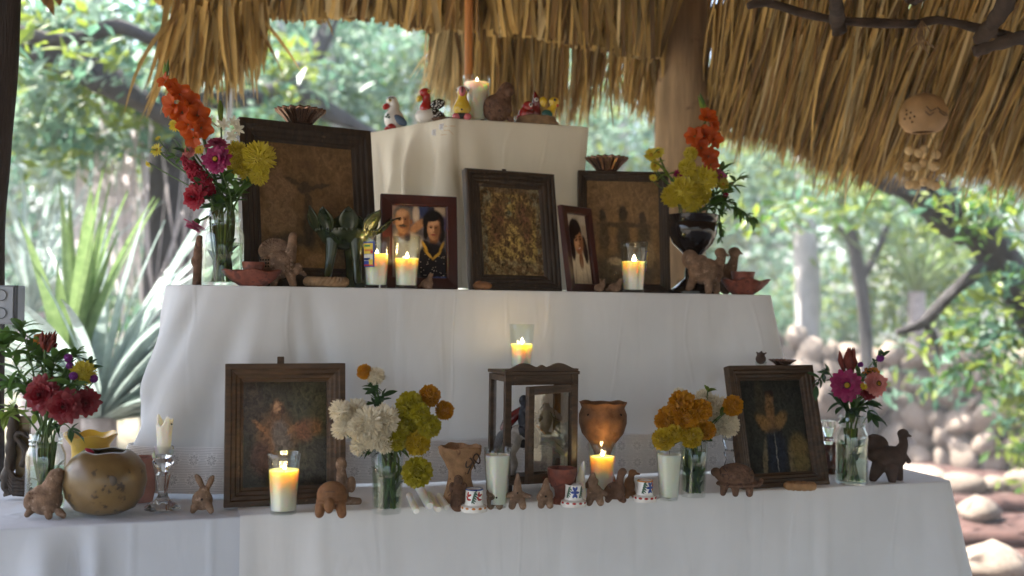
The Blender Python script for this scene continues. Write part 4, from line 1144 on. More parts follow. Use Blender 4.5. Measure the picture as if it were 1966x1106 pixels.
# ---------------- middle step figures
def turkey_mid(b):
    b.e(-6, 42, 31, 27, 24).t([(12, 52, 13), (16, 76, 10), (17, 94, 8)]).e(18, 97, 8, 8, 9).e(-20, 70, 31, 24, 8, 8, -8).e(-30, 44, 12, 15, 8, -16, -10).e(28, 34, 10, 13, 8, -8, 30)
    b.t([(-12, 24, 10), (-16, 4, 7)], -8).t([(16, 24, 10), (22, 3, 7)], -10).t([(32, 30, 6), (42, 24, 4)])
t, k = figurine('clay_turkey', 'pale terracotta turkey with fan tail in front of the upper left picture', 'figurine', mid(543, 0.285), turkey_mid, 'clay', G_CLAY)
m = MB(); m.lathe([(8 * k, 0), (9 * k, 2 * k), (7 * k, 3 * k), (6 * k, -2 * k), (0, -3 * k)], 18, Vector((-4, -2, 64)) * k); m.build('rim', M['clay'], t)
dots(t, k, [(-38 + 5 * i, 50 - 6 * j, -24) for i in range(4) for j in range(3)], 1.8, 'hole', 'pricked_dot')
dots(t, k, [(8 + 6 * i, 44 - 8 * j + 3 * i, -21 + i) for i in range(3) for j in range(3)], 3, 'clay', 'clay_pellet')
for j in range(7):
    m = MB(); a = R(-60 + 20 * j); m.tube([Vector((-20, 2, 70)) * k, Vector((-20 + 26 * math.sin(a), 2, 72 + 20 * math.cos(a))) * k], 1.0 * k, 5); m.build('tail_groove', M['clay_brown'], t)
def f(b): b.t([(0, 3, 9), (1, 40, 8), (2, 60, 10), (4, 90, 7)]).e(-4, 46, 8, 12, 8)
figurine('clay_figure', 'slim dark clay figure half hidden behind the left flower jar', 'figurine', mid(378, 0.34), f, 'clay_brown', G_CLAY)
def f(b):
    b.e(0, 44, 32, 26, 24).e(-26, 66, 17, 20, 10, 4, -20).e(-8, 58, 18, 18, 18).t([(22, 50, 14), (32, 66, 9), (30, 78, 9)]).e(30, 80, 11, 10, 9).t([(38, 78, 4), (46, 74, 2)])
    b.t([(-22, 30, 9), (-32, 3, 7)], -6).t([(6, 26, 9), (6, 2, 7)], -12).t([(22, 28, 9), (24, 2, 7)], 4).e(26, 40, 10, 12, 10)
t, k = figurine('clay_turkey', 'terracotta turkey in front of the black goblet', 'figurine', mid(1352, 0.285), f, 'clay', G_CLAY)
m = MB()
for j in range(8): m.tube([Vector((22 + 2 * math.sin(j), -18 + 0.5 * j, 54 - 4 * j)) * k, Vector((28, -16 + 0.5 * j, 52 - 4 * j)) * k], 1.6 * k, 5)
m.build('wattle', M['clay_brown'], t)
def f(b): b.e(-4, 30, 18, 30, 14).t([(6, 50, 12), (12, 70, 8), (12, 80, 9)]).e(12, 82, 12, 10, 9).t([(20, 82, 4), (27, 79, 2)])
figurine('clay_turkey', 'second terracotta turkey just behind the one by the goblet', 'figurine', mid(1397, 0.335), f, 'clay', G_CLAY)
def f(b): b.e(0, 10, 12, 10, 8).t([(4, 18, 6), (6, 27, 4)]).e(7, 27, 5, 4, 4).t([(-8, 12, 4), (-14, 6, 3)]).t([(4, 4, 5), (7, 1, 4)])
figurine('clay_bird', 'tiny pale clay bird beside the photograph of the couple', 'figurine', mid(820, 0.262), f, 'clay', G_CLAY, 1.2)
def f(b): b.e(0, 8, 10, 8, 7).e(6, 14, 6, 6, 5).t([(4, 18, 2.5), (2, 25, 2)]).t([(8, 18, 2.5), (10, 24, 2)])
figurine('clay_rabbit', 'tiny clay rabbit below the photograph of the young woman', 'figurine', mid(1150, 0.262), f, 'clay', G_CLAY, 1.2)
def f(b): b.e(0, 9, 13, 9, 8).t([(6, 14, 6), (11, 22, 4)]).e(12, 23, 5, 4, 4).t([(-10, 8, 4), (-16, 5, 3)])
figurine('clay_bird', 'tiny clay bird left of the right upper candle', 'figurine', mid(1180, 0.262), f, 'clay', G_CLAY, 1.2)
def f(b): b.e(0, 8, 19, 9, 10).e(-6, 10, 10, 8, 8).e(8, 7, 9, 7, 8)
figurine('clay_shard', 'small brown clay lump at the foot of the gilded picture', 'clay lump', mid(926, 0.258), f, 'clay_orange', None, 1.2)

# ---------------------------------------------------------------- painted birds on the top step
G_P = 'painted pottery birds'
p = top(757, 0.06); p = on_uv(757, 0.62, Z_TOP) if False else A.lerp(Bk, 0.55) + Vector((0.02, 0.02, Z_TOP))
k_ = (p - EYE).dot(CW)
# white dove stands on the left side of the top step
def toppt(px, frac, inset=0.03):
    q = A.lerp(Bk, frac); return Vector((q.x + inset * 0.7, q.y + inset * 0.7, Z_TOP))
def solve_left(px, inset=0.03):
    lo_, hi_ = 0.0, 1.0
    for _ in range(40):
        md = (lo_ + hi_) / 2; d = toppt(px, md, inset) - EYE
        x = 983 + FPX * d.dot(CR) / d.dot(CW)
        if x > px: lo_ = md
        else: hi_ = md
    return toppt(px, md, inset)
t = thing('pottery_bird', 'white painted pottery dove with blue wing and red beak', 'figurine', solve_left(757), G_P)
k = mpp(t.location)
f = Fig(k); f.e(0, 20, 20, 22, 16, 0, -20).t([(-2, 34, 12), (0, 48, 9), (-4, 58, 9)]).e(-6, 57, 11, 10, 9); f.out('body', 'ceramic', t)
f = Fig(k); f.e(12, 18, 16, 8, 4, -13, 35); f.out('wing', 'slate', t, remesh=False)
f = Fig(k); f.e(-16, 46, 8, 6, 6, -2, -30); f.out('beak', 'red', t, remesh=False)
f = Fig(k); f.e(-4, 5, 9, 7, 6, -12).e(-12, 2, 6, 4, 5, -12); f.out('foot', 'red', t, remesh=False)
dots(t, k, [(-8, 57)], 3.4, 'yellow', 'eye', -8); dots(t, k, [(-8, 57)], 1.8, 'black', 'pupil', -10)
m = MB(); m.tube([Vector((-13, -7, 60)) * k, Vector((-7, -9.5, 63)) * k, Vector((0, -8, 61)) * k], 0.9 * k, 5); m.build('brow', M['black'], t)
dots(t, k, [(-14, 24), (-11, 28), (-9, 23)], 2.4, 'green', 'painted_leaf', -15)
# red hen with spotted wings
t = thing('pottery_bird', 'red-headed pottery hen with black and white spotted wings', 'figurine', solve_left(822, 0.03), G_P)
k = mpp(t.location)
f = Fig(k); f.e(-4, 16, 22, 16, 16); f.out('body', 'ceramic', t)
f = Fig(k); f.e(-6, 30, 11, 14, 11, -3).t([(-4, 36, 9), (-4, 50, 8), (-6, 60, 9)]).e(-7, 61, 11, 9, 9, -2); f.out('head', 'red', t)
f = Fig(k); f.e(-17, 49, 6, 6, 6, -5).t([(-18, 47, 4), (-20, 43, 2)], -6); f.out('beak', 'yellow', t)
for (x, z, rx, rz, rot) in [(18, 38, 15, 10, -20), (18, 16, 17, 11, 25)]:
    f = Fig(k); f.e(x, z, rx, rz, 6, -7, rot); w = f.out('wing', 'black', t, remesh=False)
    rn = random.Random(3)
    for _ in range(22):
        a, q = rn.uniform(0, 6.28), math.sqrt(rn.random()) * 0.86
        lx, lz = q * math.cos(a) * rx, q * math.sin(a) * rz
        ca, sa = math.cos(R(rot)), math.sin(R(rot))
        h = 6 * math.sqrt(max(0, 1 - q * q))
        mm = MB(); mm.ell(Vector((x + lx * ca + lz * sa, -7 - h, z - lx * sa + lz * ca)) * k, (1.3 * k, 0.5 * k, 1.3 * k), None, 8, 5)
        mm.build('white_spot', M['white'], w)
dots(t, k, [(1, 62)], 3.6, 'yellow', 'eye', -8, 0.6); dots(t, k, [(1, 62)], 1.7, 'black', 'pupil', -10)
# yellow bird with open pink beak
t = thing('pottery_bird', 'yellow pottery bird with open pink beak before the top candle', 'figurine', top(887, 0.02), G_P)
k = mpp(t.location)
f = Fig(k); f.e(0, 22, 17, 17, 14).t([(0, 30, 14), (0, 44, 9), (0, 54, 10)]); f.out('body', 'yellow', t)
f = Fig(k); f.e(0, 57, 12, 10, 10, 2); f.out('head', 'ceramic', t, remesh=False)
f = Fig(k); f.e(0, 54, 7, 10, 6, -8); f.out('beak', 'pink', t, remesh=False)
f = Fig(k); f.e(0, 56, 3, 7, 4, -12); f.out('mouth', 'dkred', t, remesh=False)
f = Fig(k); f.e(0, 8, 18, 7, 15); f.out('belly_band', 'black', t, remesh=False)
for s in (-1, 1):
    f = Fig(k); f.e(11 * s, 5, 8, 7, 8, -9); f.out('foot', 'pink', t, remesh=False)
dots(t, k, [(0, 18)], 2, 'black', 'navel', -14)
dots(t, k, [(-10, 57), (10, 57)], 2.5, 'black', 'eye', -2)
# plain clay bird
def f(b): b.e(-2, 28, 29, 28, 24).e(8, 46, 18, 18, 17).t([(10, 54, 15), (15, 66, 13)]).e(16, 66, 13, 13, 12).e(20, 58, 9, 10, 8, -10).t([(-8, 6, 8), (-8, 2, 7)], -10).t([(22, 8, 6), (28, 3, 5)], -6).t([(-26, 20, 8), (-30, 10, 6)])
figurine('clay_bird', 'plain brown clay bird on the top step right of the candle', 'figurine', top(956, 0.03), f, 'clay_brown', G_CLAY)
# three parrots on a small plaited nest
t = thing('pottery_parrots', 'group of three painted pottery parrots sharing a plaited nest', 'figurine', top(1030, 0.03), G_P)
k = mpp(t.location)
m = MB()
for j in range(5):
    rr = 40 - 2 * j
    m.tube([Vector((rr * math.cos(a_), 0.45 * rr * math.sin(a_), 3 + 3 * j + 0.6 * math.sin(6 * a_))) * k for a_ in [2 * math.pi * i / 30 for i in range(31)]], 3.2 * k, 7, caps=False)
m.ell(Vector((0, 0, 8)) * k, Vector((37, 16, 5)) * k); m.build('nest', M['rope'], t)
f = Fig(k); f.e(-22, 22, 13, 12, 10, -3).e(-17, 34, 11, 12, 9, -3).t([(-34, 14, 5), (-26, 20, 8)]); f.out('parrot_body', 'red', t)
f = Fig(k); f.e(-2, 26, 11, 17, 9).e(0, 44, 9, 13, 9).t([(-2, 54, 6), (-4, 64, 2)]); f.out('parrot_body', 'dkred', t)
f = Fig(k); f.e(12, 46, 8, 9, 6, -3).t([(8, 44, 5), (14, 38, 4)], -3); f.out('beak', 'yellow', t)
f = Fig(k); f.e(26, 24, 10, 12, 9).t([(30, 30, 7), (33, 44, 6)]).e(33, 46, 10, 9, 8); f.out('parrot_body', 'yellow', t)
f = Fig(k); f.e(20, 20, 11, 9, 5, -8, 20); f.out('wing', 'teal', t, remesh=False)
f = Fig(k); f.e(-14, 22, 10, 7, 5, -9, -20); f.out('wing', 'dkred', t, remesh=False)
dots(t, k, [(-12, 37, -10), (-1, 48, -8)], 4.2, 'white', 'eye'); dots(t, k, [(-12, 37, -12), (-1, 48, -10)], 2, 'black', 'pupil'); dots(t, k, [(34, 48, -8)], 2.6, 'black', 'eye'); dots(t, k, [(40, 38, -3)], 2.6, 'red', 'beak_spot')
t = thing('clay_dish', 'shallow dark dish lying behind the yellow pottery bird', 'dish', top(858, 0.09)); k = mpp(t.location)
m = MB(); m.lathe([(0, 0), (20 * k, 0), (30 * k, 9 * k), (27 * k, 9 * k), (16 * k, 4 * k), (0, 3 * k)], 26); m.build('bowl', M['clay_brown'], t)

# ---------------------------------------------------------------- candles in glasses
def candle(loc, h, wt, wb, wax_h, label, lit=True, flame_h=11, group='candles in glasses', sticker=None, ribs=12, melt=0.0, power=1.0, clear=True):
    """sizes in photograph pixels at the candle's distance"""
    k = mpp(loc)
    t = thing('candle_glass', label, 'candle', loc, group)
    H, rt, rb = h * k, wt * k / 2, wb * k / 2
    def rad(z): return rb + (rt - rb) * (z / H)
    th = 0.0016; base = 0.007
    def fl(r, z, a):
        s = 0.010 if z < H * 0.86 else 0.010 * max(0, (H - z) / (H * 0.14))
        return r * (1 + s * math.cos(ribs * a)), z
    m = MB()
    m.lathe([(0, 0.0006), (rb * 0.96, 0.0006), (rad(0.002), 0.003), (rad(base), base), (rad(H * 0.5), H * 0.5), (rad(H * 0.86), H * 0.86), (rt, H - 0.001), (rt - th / 2, H), (rt - th, H - 0.001), (rad(H * 0.5) - th, H * 0.5), (rad(base) - th, base + 0.001), (0, base)], 72, fn=fl)
    m.build('glass', M['glass'], t, sharp=60)
    W = wax_h * k
    zm = W
    m = MB(); e = th + 0.0006
    m.lathe([(0, base + 0.001), (rad(base) - e, base + 0.001), (rad(zm) - e, zm), (rad(zm) - e - 0.002, zm - 0.001), (rad(zm) * .5, zm - (.005 if melt else .001)), (0, zm - (.006 if melt else .0012))], 40)
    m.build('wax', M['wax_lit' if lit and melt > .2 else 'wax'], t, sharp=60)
    if False:
        m = MB(); m.lathe([(0, zm - 0.0006), (rad(zm) - e, zm + 0.0002), (rad(W) - e, W), (rad(W) - e - 0.003, W - 0.001), (rad(W) * 0.5, W - 0.005), (0, W - 0.006)], 40)
        m.build('molten_wax', M['wax_glow'], t, sharp=60)
    wz = W - (0.006 if melt else 0.001)
    m = MB(); m.tube([(0, 0, wz - 0.002), (0.0004, 0, wz + 0.005), (0.001, 0, wz + 0.008)], 0.0007, 6); m.build('wick', M['wick'], t)
    if lit:
        fz = wz + 0.006; fh = flame_h * k
        m = MB(); m.lathe([(0, 0), (0.20 * fh, 0.10 * fh), (0.30 * fh, 0.28 * fh), (0.25 * fh, 0.5 * fh), (0.12 * fh, 0.78 * fh), (0, fh * 1.08)], 16, (0.001, 0, fz)); m.build('flame', M['flame'], t)
        ld = bpy.data.lights.new('candle_light', 'POINT'); ld.energy = CANDLE_W * power; ld.color = (1.0, 0.66, 0.30); ld.shadow_soft_size = 0.006
        lo_ = bpy.data.objects.new('candle_light', ld); C.objects.link(lo_); lo_.parent = t; lo_.location = (0.001, 0, fz + fh * 0.45)
    if sticker:
        a0, a1, z0, z1 = sticker
        def band(nm, mk, b0, b1, y0, y1, off):
            m = MB()
            def fn(u, v):
                a = R(b0 + (b1 - b0) * u); z = (y0 + (y1 - y0) * v) * k; r = rad(z) * 1.013 + off
                return (r * math.cos(a), r * math.sin(a), z)
            m.grid(fn, 8, 3); return m.build(nm, M[mk], t)
        st = band('paper_label', 'label_blue', a0, a1, z0, z1, 0.0004)
        w_, h_ = a1 - a0, z1 - z0
        for (nm, mk, u0, u1, v0, v1) in [('label_panel', 'label_yellow', .10, .90, .52, .94), ('label_panel', 'label_cream', .10, .90, .24, .50), ('label_stripe', 'label_red', .06, .94, .04, .10), ('label_stripe', 'label_green', .22, .72, .80, .88), ('label_stripe', 'label_orange', .2, .86, .62, .70), ('label_dot', 'label_yellow', .62, .90, .10, .30), ('label_dot', 'label_red', .74, .90, .54, .64), ('label_stripe', 'label_navy', .12, .7, .26, .36)]:
            b = band(nm, mk, a0 + w_ * u0, a0 + w_ * u1, z0 + h_ * v0, z0 + h_ * v1, 0.0009 if 'panel' in nm else 0.0013)
    return t
for n_, c_ in dict(label_blue=(0.03, 0.06, 0.30), label_yellow=(0.75, 0.55, 0.05), label_cream=(0.7, 0.66, 0.55), label_red=(0.5, 0.03, 0.03), label_green=(0.06, 0.25, 0.08), label_orange=(0.6, 0.2, 0.03), label_navy=(0.015, 0.03, 0.14)).items():
    M[n_] = mat(n_, c_, 0.5, 0.08, 60)
candle(low(544, 986), 117, 65, 50, 84, 'lit candle in a tumbler before the dark wooden picture', flame_h=12, melt=0.42)
candle(low(954, 974), 114, 53, 38, 101, 'unlit white candle tumbler left of the wooden cabinet', False)
candle(low(1155, 950), 100, 54, 40, 74, 'lit candle tumbler in front of the big clay goblet', flame_h=11, melt=0.75, power=0.8)
candle(low(1284, 960), 98, 51, 36, 88, 'unlit white candle tumbler beside the orange flowers', False)
candle(mid(722, 0.275), 100, 52, 42, 66, 'lit candle tumbler with a printed paper label', flame_h=9, melt=0.25, sticker=(-160, -92, 40, 88), power=0.7)
candle(mid(780, 0.268), 101, 53, 42, 58, 'lit candle tumbler in front of the photograph of the couple', flame_h=12, melt=0.3)
candle(mid(1216, 0.275), 98, 54, 40, 60, 'lit candle tumbler below the right upper picture', flame_h=13, melt=0.4, sticker=(-32, 12, 42, 80))
candle(top(914, 0.055), 90, 54, 44, 77, 'tall full lit candle glass on the top step', flame_h=11, melt=0.15, power=0.8)

# ---------------------------------------------------------------- picture frames
def frame(name, label, BL, BR, H, lean, bar, depth, mk, pic, tabs=None, pane=True, steps=None, inner=0.0, arch=False, group='framed pictures'):
    """stands on BL-BR (world), height H along its face, leaning back; bar = width of the moulding"""
    BL, BR = Vector(BL), Vector(BR)
    ux = BR - BL; W = ux.length; ux.normalize()
    nb = Vector((-ux.y, ux.x, 0)).normalized()
    t = thing(name, label, 'picture', (BL + BR) / 2, group)
    rot = Matrix((ux, nb, Vector((0, 0, 1)))).transposed() @ Matrix.Rotation(-lean, 3, 'X')
    t.rotation_euler = rot.to_euler()
    t.location.z += depth * math.sin(lean) * 0.0 + 0.0015
    # profile across the moulding: (distance from outer edge, height towards viewer)
    pr_ = steps or [(0, 0.0), (0, depth), (bar * 0.30, depth * 1.0), (bar * 0.36, depth * 0.86), (bar * 0.55, depth * 0.80), (bar * 0.62, depth * 0.68), (bar * 0.80, depth * 0.62), (bar * 0.86, depth * 0.50), (bar, depth * 0.42), (bar, 0.0)]
    corners = [(-W / 2, 0), (W / 2, 0), (W / 2, H), (-W / 2, H)]
    inn = [(1, 1), (-1, 1), (-1, -1), (1, -1)]
    for i in range(4):
        j = (i + 1) % 4
        m = MB(); vs = []
        for (cx, cz), (sx, sz) in ((corners[i], inn[i]), (corners[j], inn[j])):
            for (a, b) in pr_: vs.append((cx + sx * a, -b + depth, cz + sz * a))
        n = len(pr_)
        fs = [(q, q + 1, n + q + 1, n + q) for q in range(n - 1)] + [tuple(range(n))[::-1], tuple(range(n, 2 * n)), (0, n, 2 * n - 1, n - 1)]
        m.add(vs, fs)
        o = m.build('frame_bar', M[mk], t, sharp=25)
        bevel(o, 0.0006, 1)
    yb = depth * 0.66
    m = MB(); m.add([(-W / 2 + bar * 0.9, yb, bar * 0.9), (W / 2 - bar * 0.9, yb, bar * 0.9), (W / 2 - bar * 0.9, yb, H - bar * 0.9), (-W / 2 + bar * 0.9, yb, H - bar * 0.9)], [(0, 1, 2, 3)])
    pc = m.build('picture', pic, t)
    m = MB(); m.box((0, depth * 0.9, H / 2), (W - bar * 1.2, depth * 0.12, H - bar * 1.2)); m.build('backing_board', M['wood_dark'], t)
    if pane:
        m = MB(); m.add([(-W / 2 + bar * 0.95, yb - 0.0025, bar * 0.95), (W / 2 - bar * 0.95, yb - 0.0025, bar * 0.95), (W / 2 - bar * 0.95, yb - 0.0025, H - bar * 0.95), (-W / 2 + bar * 0.95, yb - 0.0025, H - bar * 0.95)], [(0, 1, 2, 3)])
        m.build('glass_pane', M['pane'], t)
    if tabs:
        x, w, h = tabs
        m = MB(); m.box((x, depth * 0.75, H + h / 2 - 0.001), (w, 0.004, h)); bevel(m.build('hanging_tab', M[mk], t), 0.0015)
    return t
# dark saint print, lower left
skin = (0.30, 0.17, 0.09)
pic1 = painting('print_dark_saint', (0.038, 0.030, 0.021), [
    (0.5, 0.62, 0.5, 0.42, (0.054, 0.046, 0.028), .6), (0.80, 0.72, 0.25, 0.25, (0.071, 0.065, 0.036), .5), (0.12, 0.72, 0.14, 0.24, (0.065, 0.048, 0.033), .3),
    (0.40, 0.45, 0.20, 0.24, (0.178, 0.096, 0.051), .5), (0.46, 0.44, 0.10, 0.22, (0.128, 0.108, 0.096), .4, 15), (0.40, 0.72, 0.075, 0.10, (0.128, 0.071, 0.038), .3), (0.40, 0.745, 0.045, 0.055, (0.357, 0.204, 0.108), .3),
    (0.22, 0.56, 0.10, 0.03, (0.255, 0.128, 0.057), .4, -35), (0.60, 0.55, 0.10, 0.03, (0.217, 0.114, 0.057), .4, 30), (0.72, 0.52, 0.10, 0.10, (0.167, 0.076, 0.038), .5), (0.84, 0.56, 0.08, 0.07, (0.178, 0.096, 0.045), .5),
    (0.22, 0.28, 0.12, 0.16, (0.071, 0.038, 0.028), .4), (0.70, 0.25, 0.16, 0.14, (0.065, 0.057, 0.038), .5)], 0.5, 7, 0.06, rough=0.25)
b0, b1 = low(430, 977), low(664, 966)
frame('picture_frame', 'large dark wooden frame with a darkened saint print, lower left', b0, b1, 0.284, R(7), 0.037, 0.022, 'wood_frame', pic1, tabs=(-0.010, 0.014, 0.016))
# right, lower
pic2 = painting('print_robed_saint', (0.028, 0.027, 0.022), [
    (0.5, 0.6, 0.5, 0.4, (0.041, 0.042, 0.033), .6), (0.30, 0.72, 0.08, 0.26, (0.061, 0.051, 0.033), .4), (0.46, 0.80, 0.06, 0.07, (0.180, 0.102, 0.057), .3), (0.46, 0.84, 0.07, 0.05, (0.033, 0.019, 0.013), .3),
    (0.44, 0.62, 0.07, 0.20, (0.225, 0.129, 0.057), .35), (0.34, 0.52, 0.16, 0.07, (0.270, 0.158, 0.061), .35, -35), (0.58, 0.55, 0.13, 0.07, (0.247, 0.147, 0.057), .35, 40), (0.46, 0.22, 0.17, 0.26, (0.022, 0.027, 0.039), .35),
    (0.27, 0.16, 0.035, 0.22, (0.168, 0.135, 0.080), .4, -10), (0.68, 0.12, 0.04, 0.18, (0.158, 0.124, 0.068), .4), (0.83, 0.26, 0.14, 0.15, (0.168, 0.118, 0.045), .4), (0.84, 0.10, 0.14, 0.10, (0.135, 0.102, 0.039), .4), (0.46, 0.20, 0.010, 0.20, (0.225, 0.214, 0.192), .4)], 0.45, 7, 0.05, rough=0.25)
b0, b1 = low(1429, 941), low(1594, 931)
fr2 = frame('picture_frame', 'leaning worn wooden frame with a robed saint print, lower right', b0, b1, 0.282, R(14), 0.034, 0.024, 'wood_frame', pic2)
# upper left
pic3 = painting('print_brown_engraving', (0.251, 0.154, 0.073), [
    (0.5, 0.5, 0.40, 0.42, (0.318, 0.198, 0.094), .15), (0.5, 0.5, 0.37, 0.39, (0.241, 0.149, 0.070), .1), (0.22, 0.62, 0.14, 0.14, (0.329, 0.208, 0.110), .3), (0.20, 0.40, 0.18, 0.12, (0.339, 0.219, 0.114), .3),
    (0.47, 0.64, 0.07, 0.05, (0.099, 0.070, 0.044), .3), (0.36, 0.69, 0.09, 0.02, (0.120, 0.084, 0.048), .4, -25), (0.62, 0.66, 0.13, 0.02, (0.110, 0.079, 0.048), .4, 12), (0.50, 0.52, 0.04, 0.10, (0.131, 0.092, 0.055), .3), (0.50, 0.32, 0.06, 0.16, (0.120, 0.088, 0.053), .4),
    (0.28, 0.23, 0.16, 0.05, (0.131, 0.094, 0.056), .5), (0.5, 0.82, 0.09, 0.04, (0.198, 0.120, 0.061), .4)], 0.3, 9, 0.05, rough=0.3, detail=.32)
b0, b1 = on_uv(470, 0.335, Z_MID), on_uv(728, 0.42, Z_MID)
fr3 = frame('picture_frame', 'large dark frame with a browned engraving, upper left', b0, b1, 0.392, R(9), 0.048, 0.026, 'wood_dark', pic3)
# upper right
pic4 = painting('print_brown_group', (0.235, 0.146, 0.068), [
    (0.5, 0.72, 0.5, 0.3, (0.254, 0.160, 0.079), .5), (0.22, 0.66, 0.05, 0.06, (0.075, 0.053, 0.034), .3), (0.50, 0.68, 0.06, 0.07, (0.075, 0.053, 0.034), .3), (0.76, 0.64, 0.05, 0.06, (0.085, 0.056, 0.037), .3),
    (0.24, 0.46, 0.07, 0.16, (0.112, 0.079, 0.049), .4), (0.50, 0.45, 0.09, 0.18, (0.094, 0.068, 0.041), .4), (0.78, 0.44, 0.09, 0.16, (0.104, 0.075, 0.045), .4), (0.5, 0.57, 0.34, 0.025, (0.104, 0.075, 0.048), .5),
    (0.5, 0.14, 0.5, 0.16, (0.112, 0.085, 0.056), .4), (0.40, 0.22, 0.10, 0.035, (0.413, 0.319, 0.206), .4), (0.62, 0.16, 0.16, 0.06, (0.150, 0.112, 0.075), .4), (0.86, 0.30, 0.06, 0.12, (0.300, 0.206, 0.112), .4)], 0.3, 9, 0.05, rough=0.3, detail=.38)
b0, b1 = on_uv(1112, 0.40, Z_MID), on_uv(1288, 0.345, Z_MID)
fr4 = frame('picture_frame', 'dark frame with a browned print of standing figures, upper right', b0, b1, 0.318, R(8), 0.024, 0.022, 'wood_dark', pic4)
# centre: gilded worn image
pic5 = painting('print_gilded_altar', (0.290, 0.197, 0.070), [
    (0.5, 0.46, 0.42, 0.48, (0.371, 0.267, 0.081), .12), (0.5, 0.97, 0.5, 0.05, (0.186, 0.128, 0.070), .4), (0.08, 0.9, 0.12, 0.12, (0.209, 0.186, 0.116), .4), (0.92, 0.9, 0.12, 0.12, (0.209, 0.186, 0.116), .4),
    (0.28, 0.60, 0.12, 0.26, (0.174, 0.088, 0.046), .4, -8), (0.70, 0.60, 0.12, 0.26, (0.174, 0.088, 0.046), .4, 8), (0.46, 0.84, 0.06, 0.05, (0.232, 0.232, 0.116), .3), (0.46, 0.68, 0.05, 0.04, (0.232, 0.232, 0.139), .3),
    (0.5, 0.45, 0.16, 0.18, (0.418, 0.290, 0.093), .4), (0.5, 0.10, 0.46, 0.09, (0.255, 0.197, 0.093), .3), (0.94, 0.4, 0.05, 0.4, (0.197, 0.174, 0.104), .3), (0.06, 0.4, 0.05, 0.4, (0.197, 0.174, 0.104), .3)], 0.5, 14, 0.06, speck=((0.135, 0.082, 0.036), 9, 0.47), rough=0.4, detail=.8)
b0, b1 = on_uv(907, 0.285, Z_MID), on_uv(1081, 0.315, Z_MID)
st = 0.040
fr5 = frame('picture_frame', 'ribbed dark frame with a worn gilded devotional image in the centre', b0, b1, 0.296, R(10), st, 0.026, 'wood_dark', pic5, pane=False,
      steps=[(0, 0), (0, .022), (.003, .026), (.008, .026), (.010, .020), (.014, .022), (.018, .022), (.020, .017), (.025, .019), (.029, .018), (.031, .013), (.036, .013), (.040, .010), (.040, 0)], tabs=(-0.010, 0.011, 0.010))
# photograph of the couple
SK, SKD, SKL = (0.42, 0.22, 0.115), (0.22, 0.10, 0.05), (0.58, 0.34, 0.20)
def face(cx, cy, r, hair, sk=SK, skd=SKD, skl=SKL, tilt=0):
    q = lambda dx, dy: (cx + r * (dx * math.cos(R(tilt)) - dy * math.sin(R(tilt)) * 1.0), cy + r * 1.0 * (dx * math.sin(R(tilt)) + dy * math.cos(R(tilt))))
    e = lambda dx, dy, rx, ry, col, s=.5: (*q(dx, dy), rx * r, ry * r, col, s, tilt)
    return [e(0, 0, .78, 1.05, sk, .10), e(.42, -.05, .40, .85, skd, .7), e(-.30, .10, .34, .5, skl, .8), e(0, .62, .5, .28, skl, .7), 
            e(-.33, .18, .24, .13, skd, .7), e(.33, .18, .24, .13, skd, .7), e(-.33, .13, .11, .055, (.03, .015, .01), .6), e(.33, .13, .11, .055, (.03, .015, .01), .6),
            e(.0, -.10, .10, .28, skl, .8), e(.10, -.28, .14, .07, skd, .7), e(.15, -.02, .06, .25, skd, .8)]
dress = []
_r = random.Random(4)
for _ in range(34): dress.append((_r.uniform(.50, .98), _r.uniform(.02, .36)))
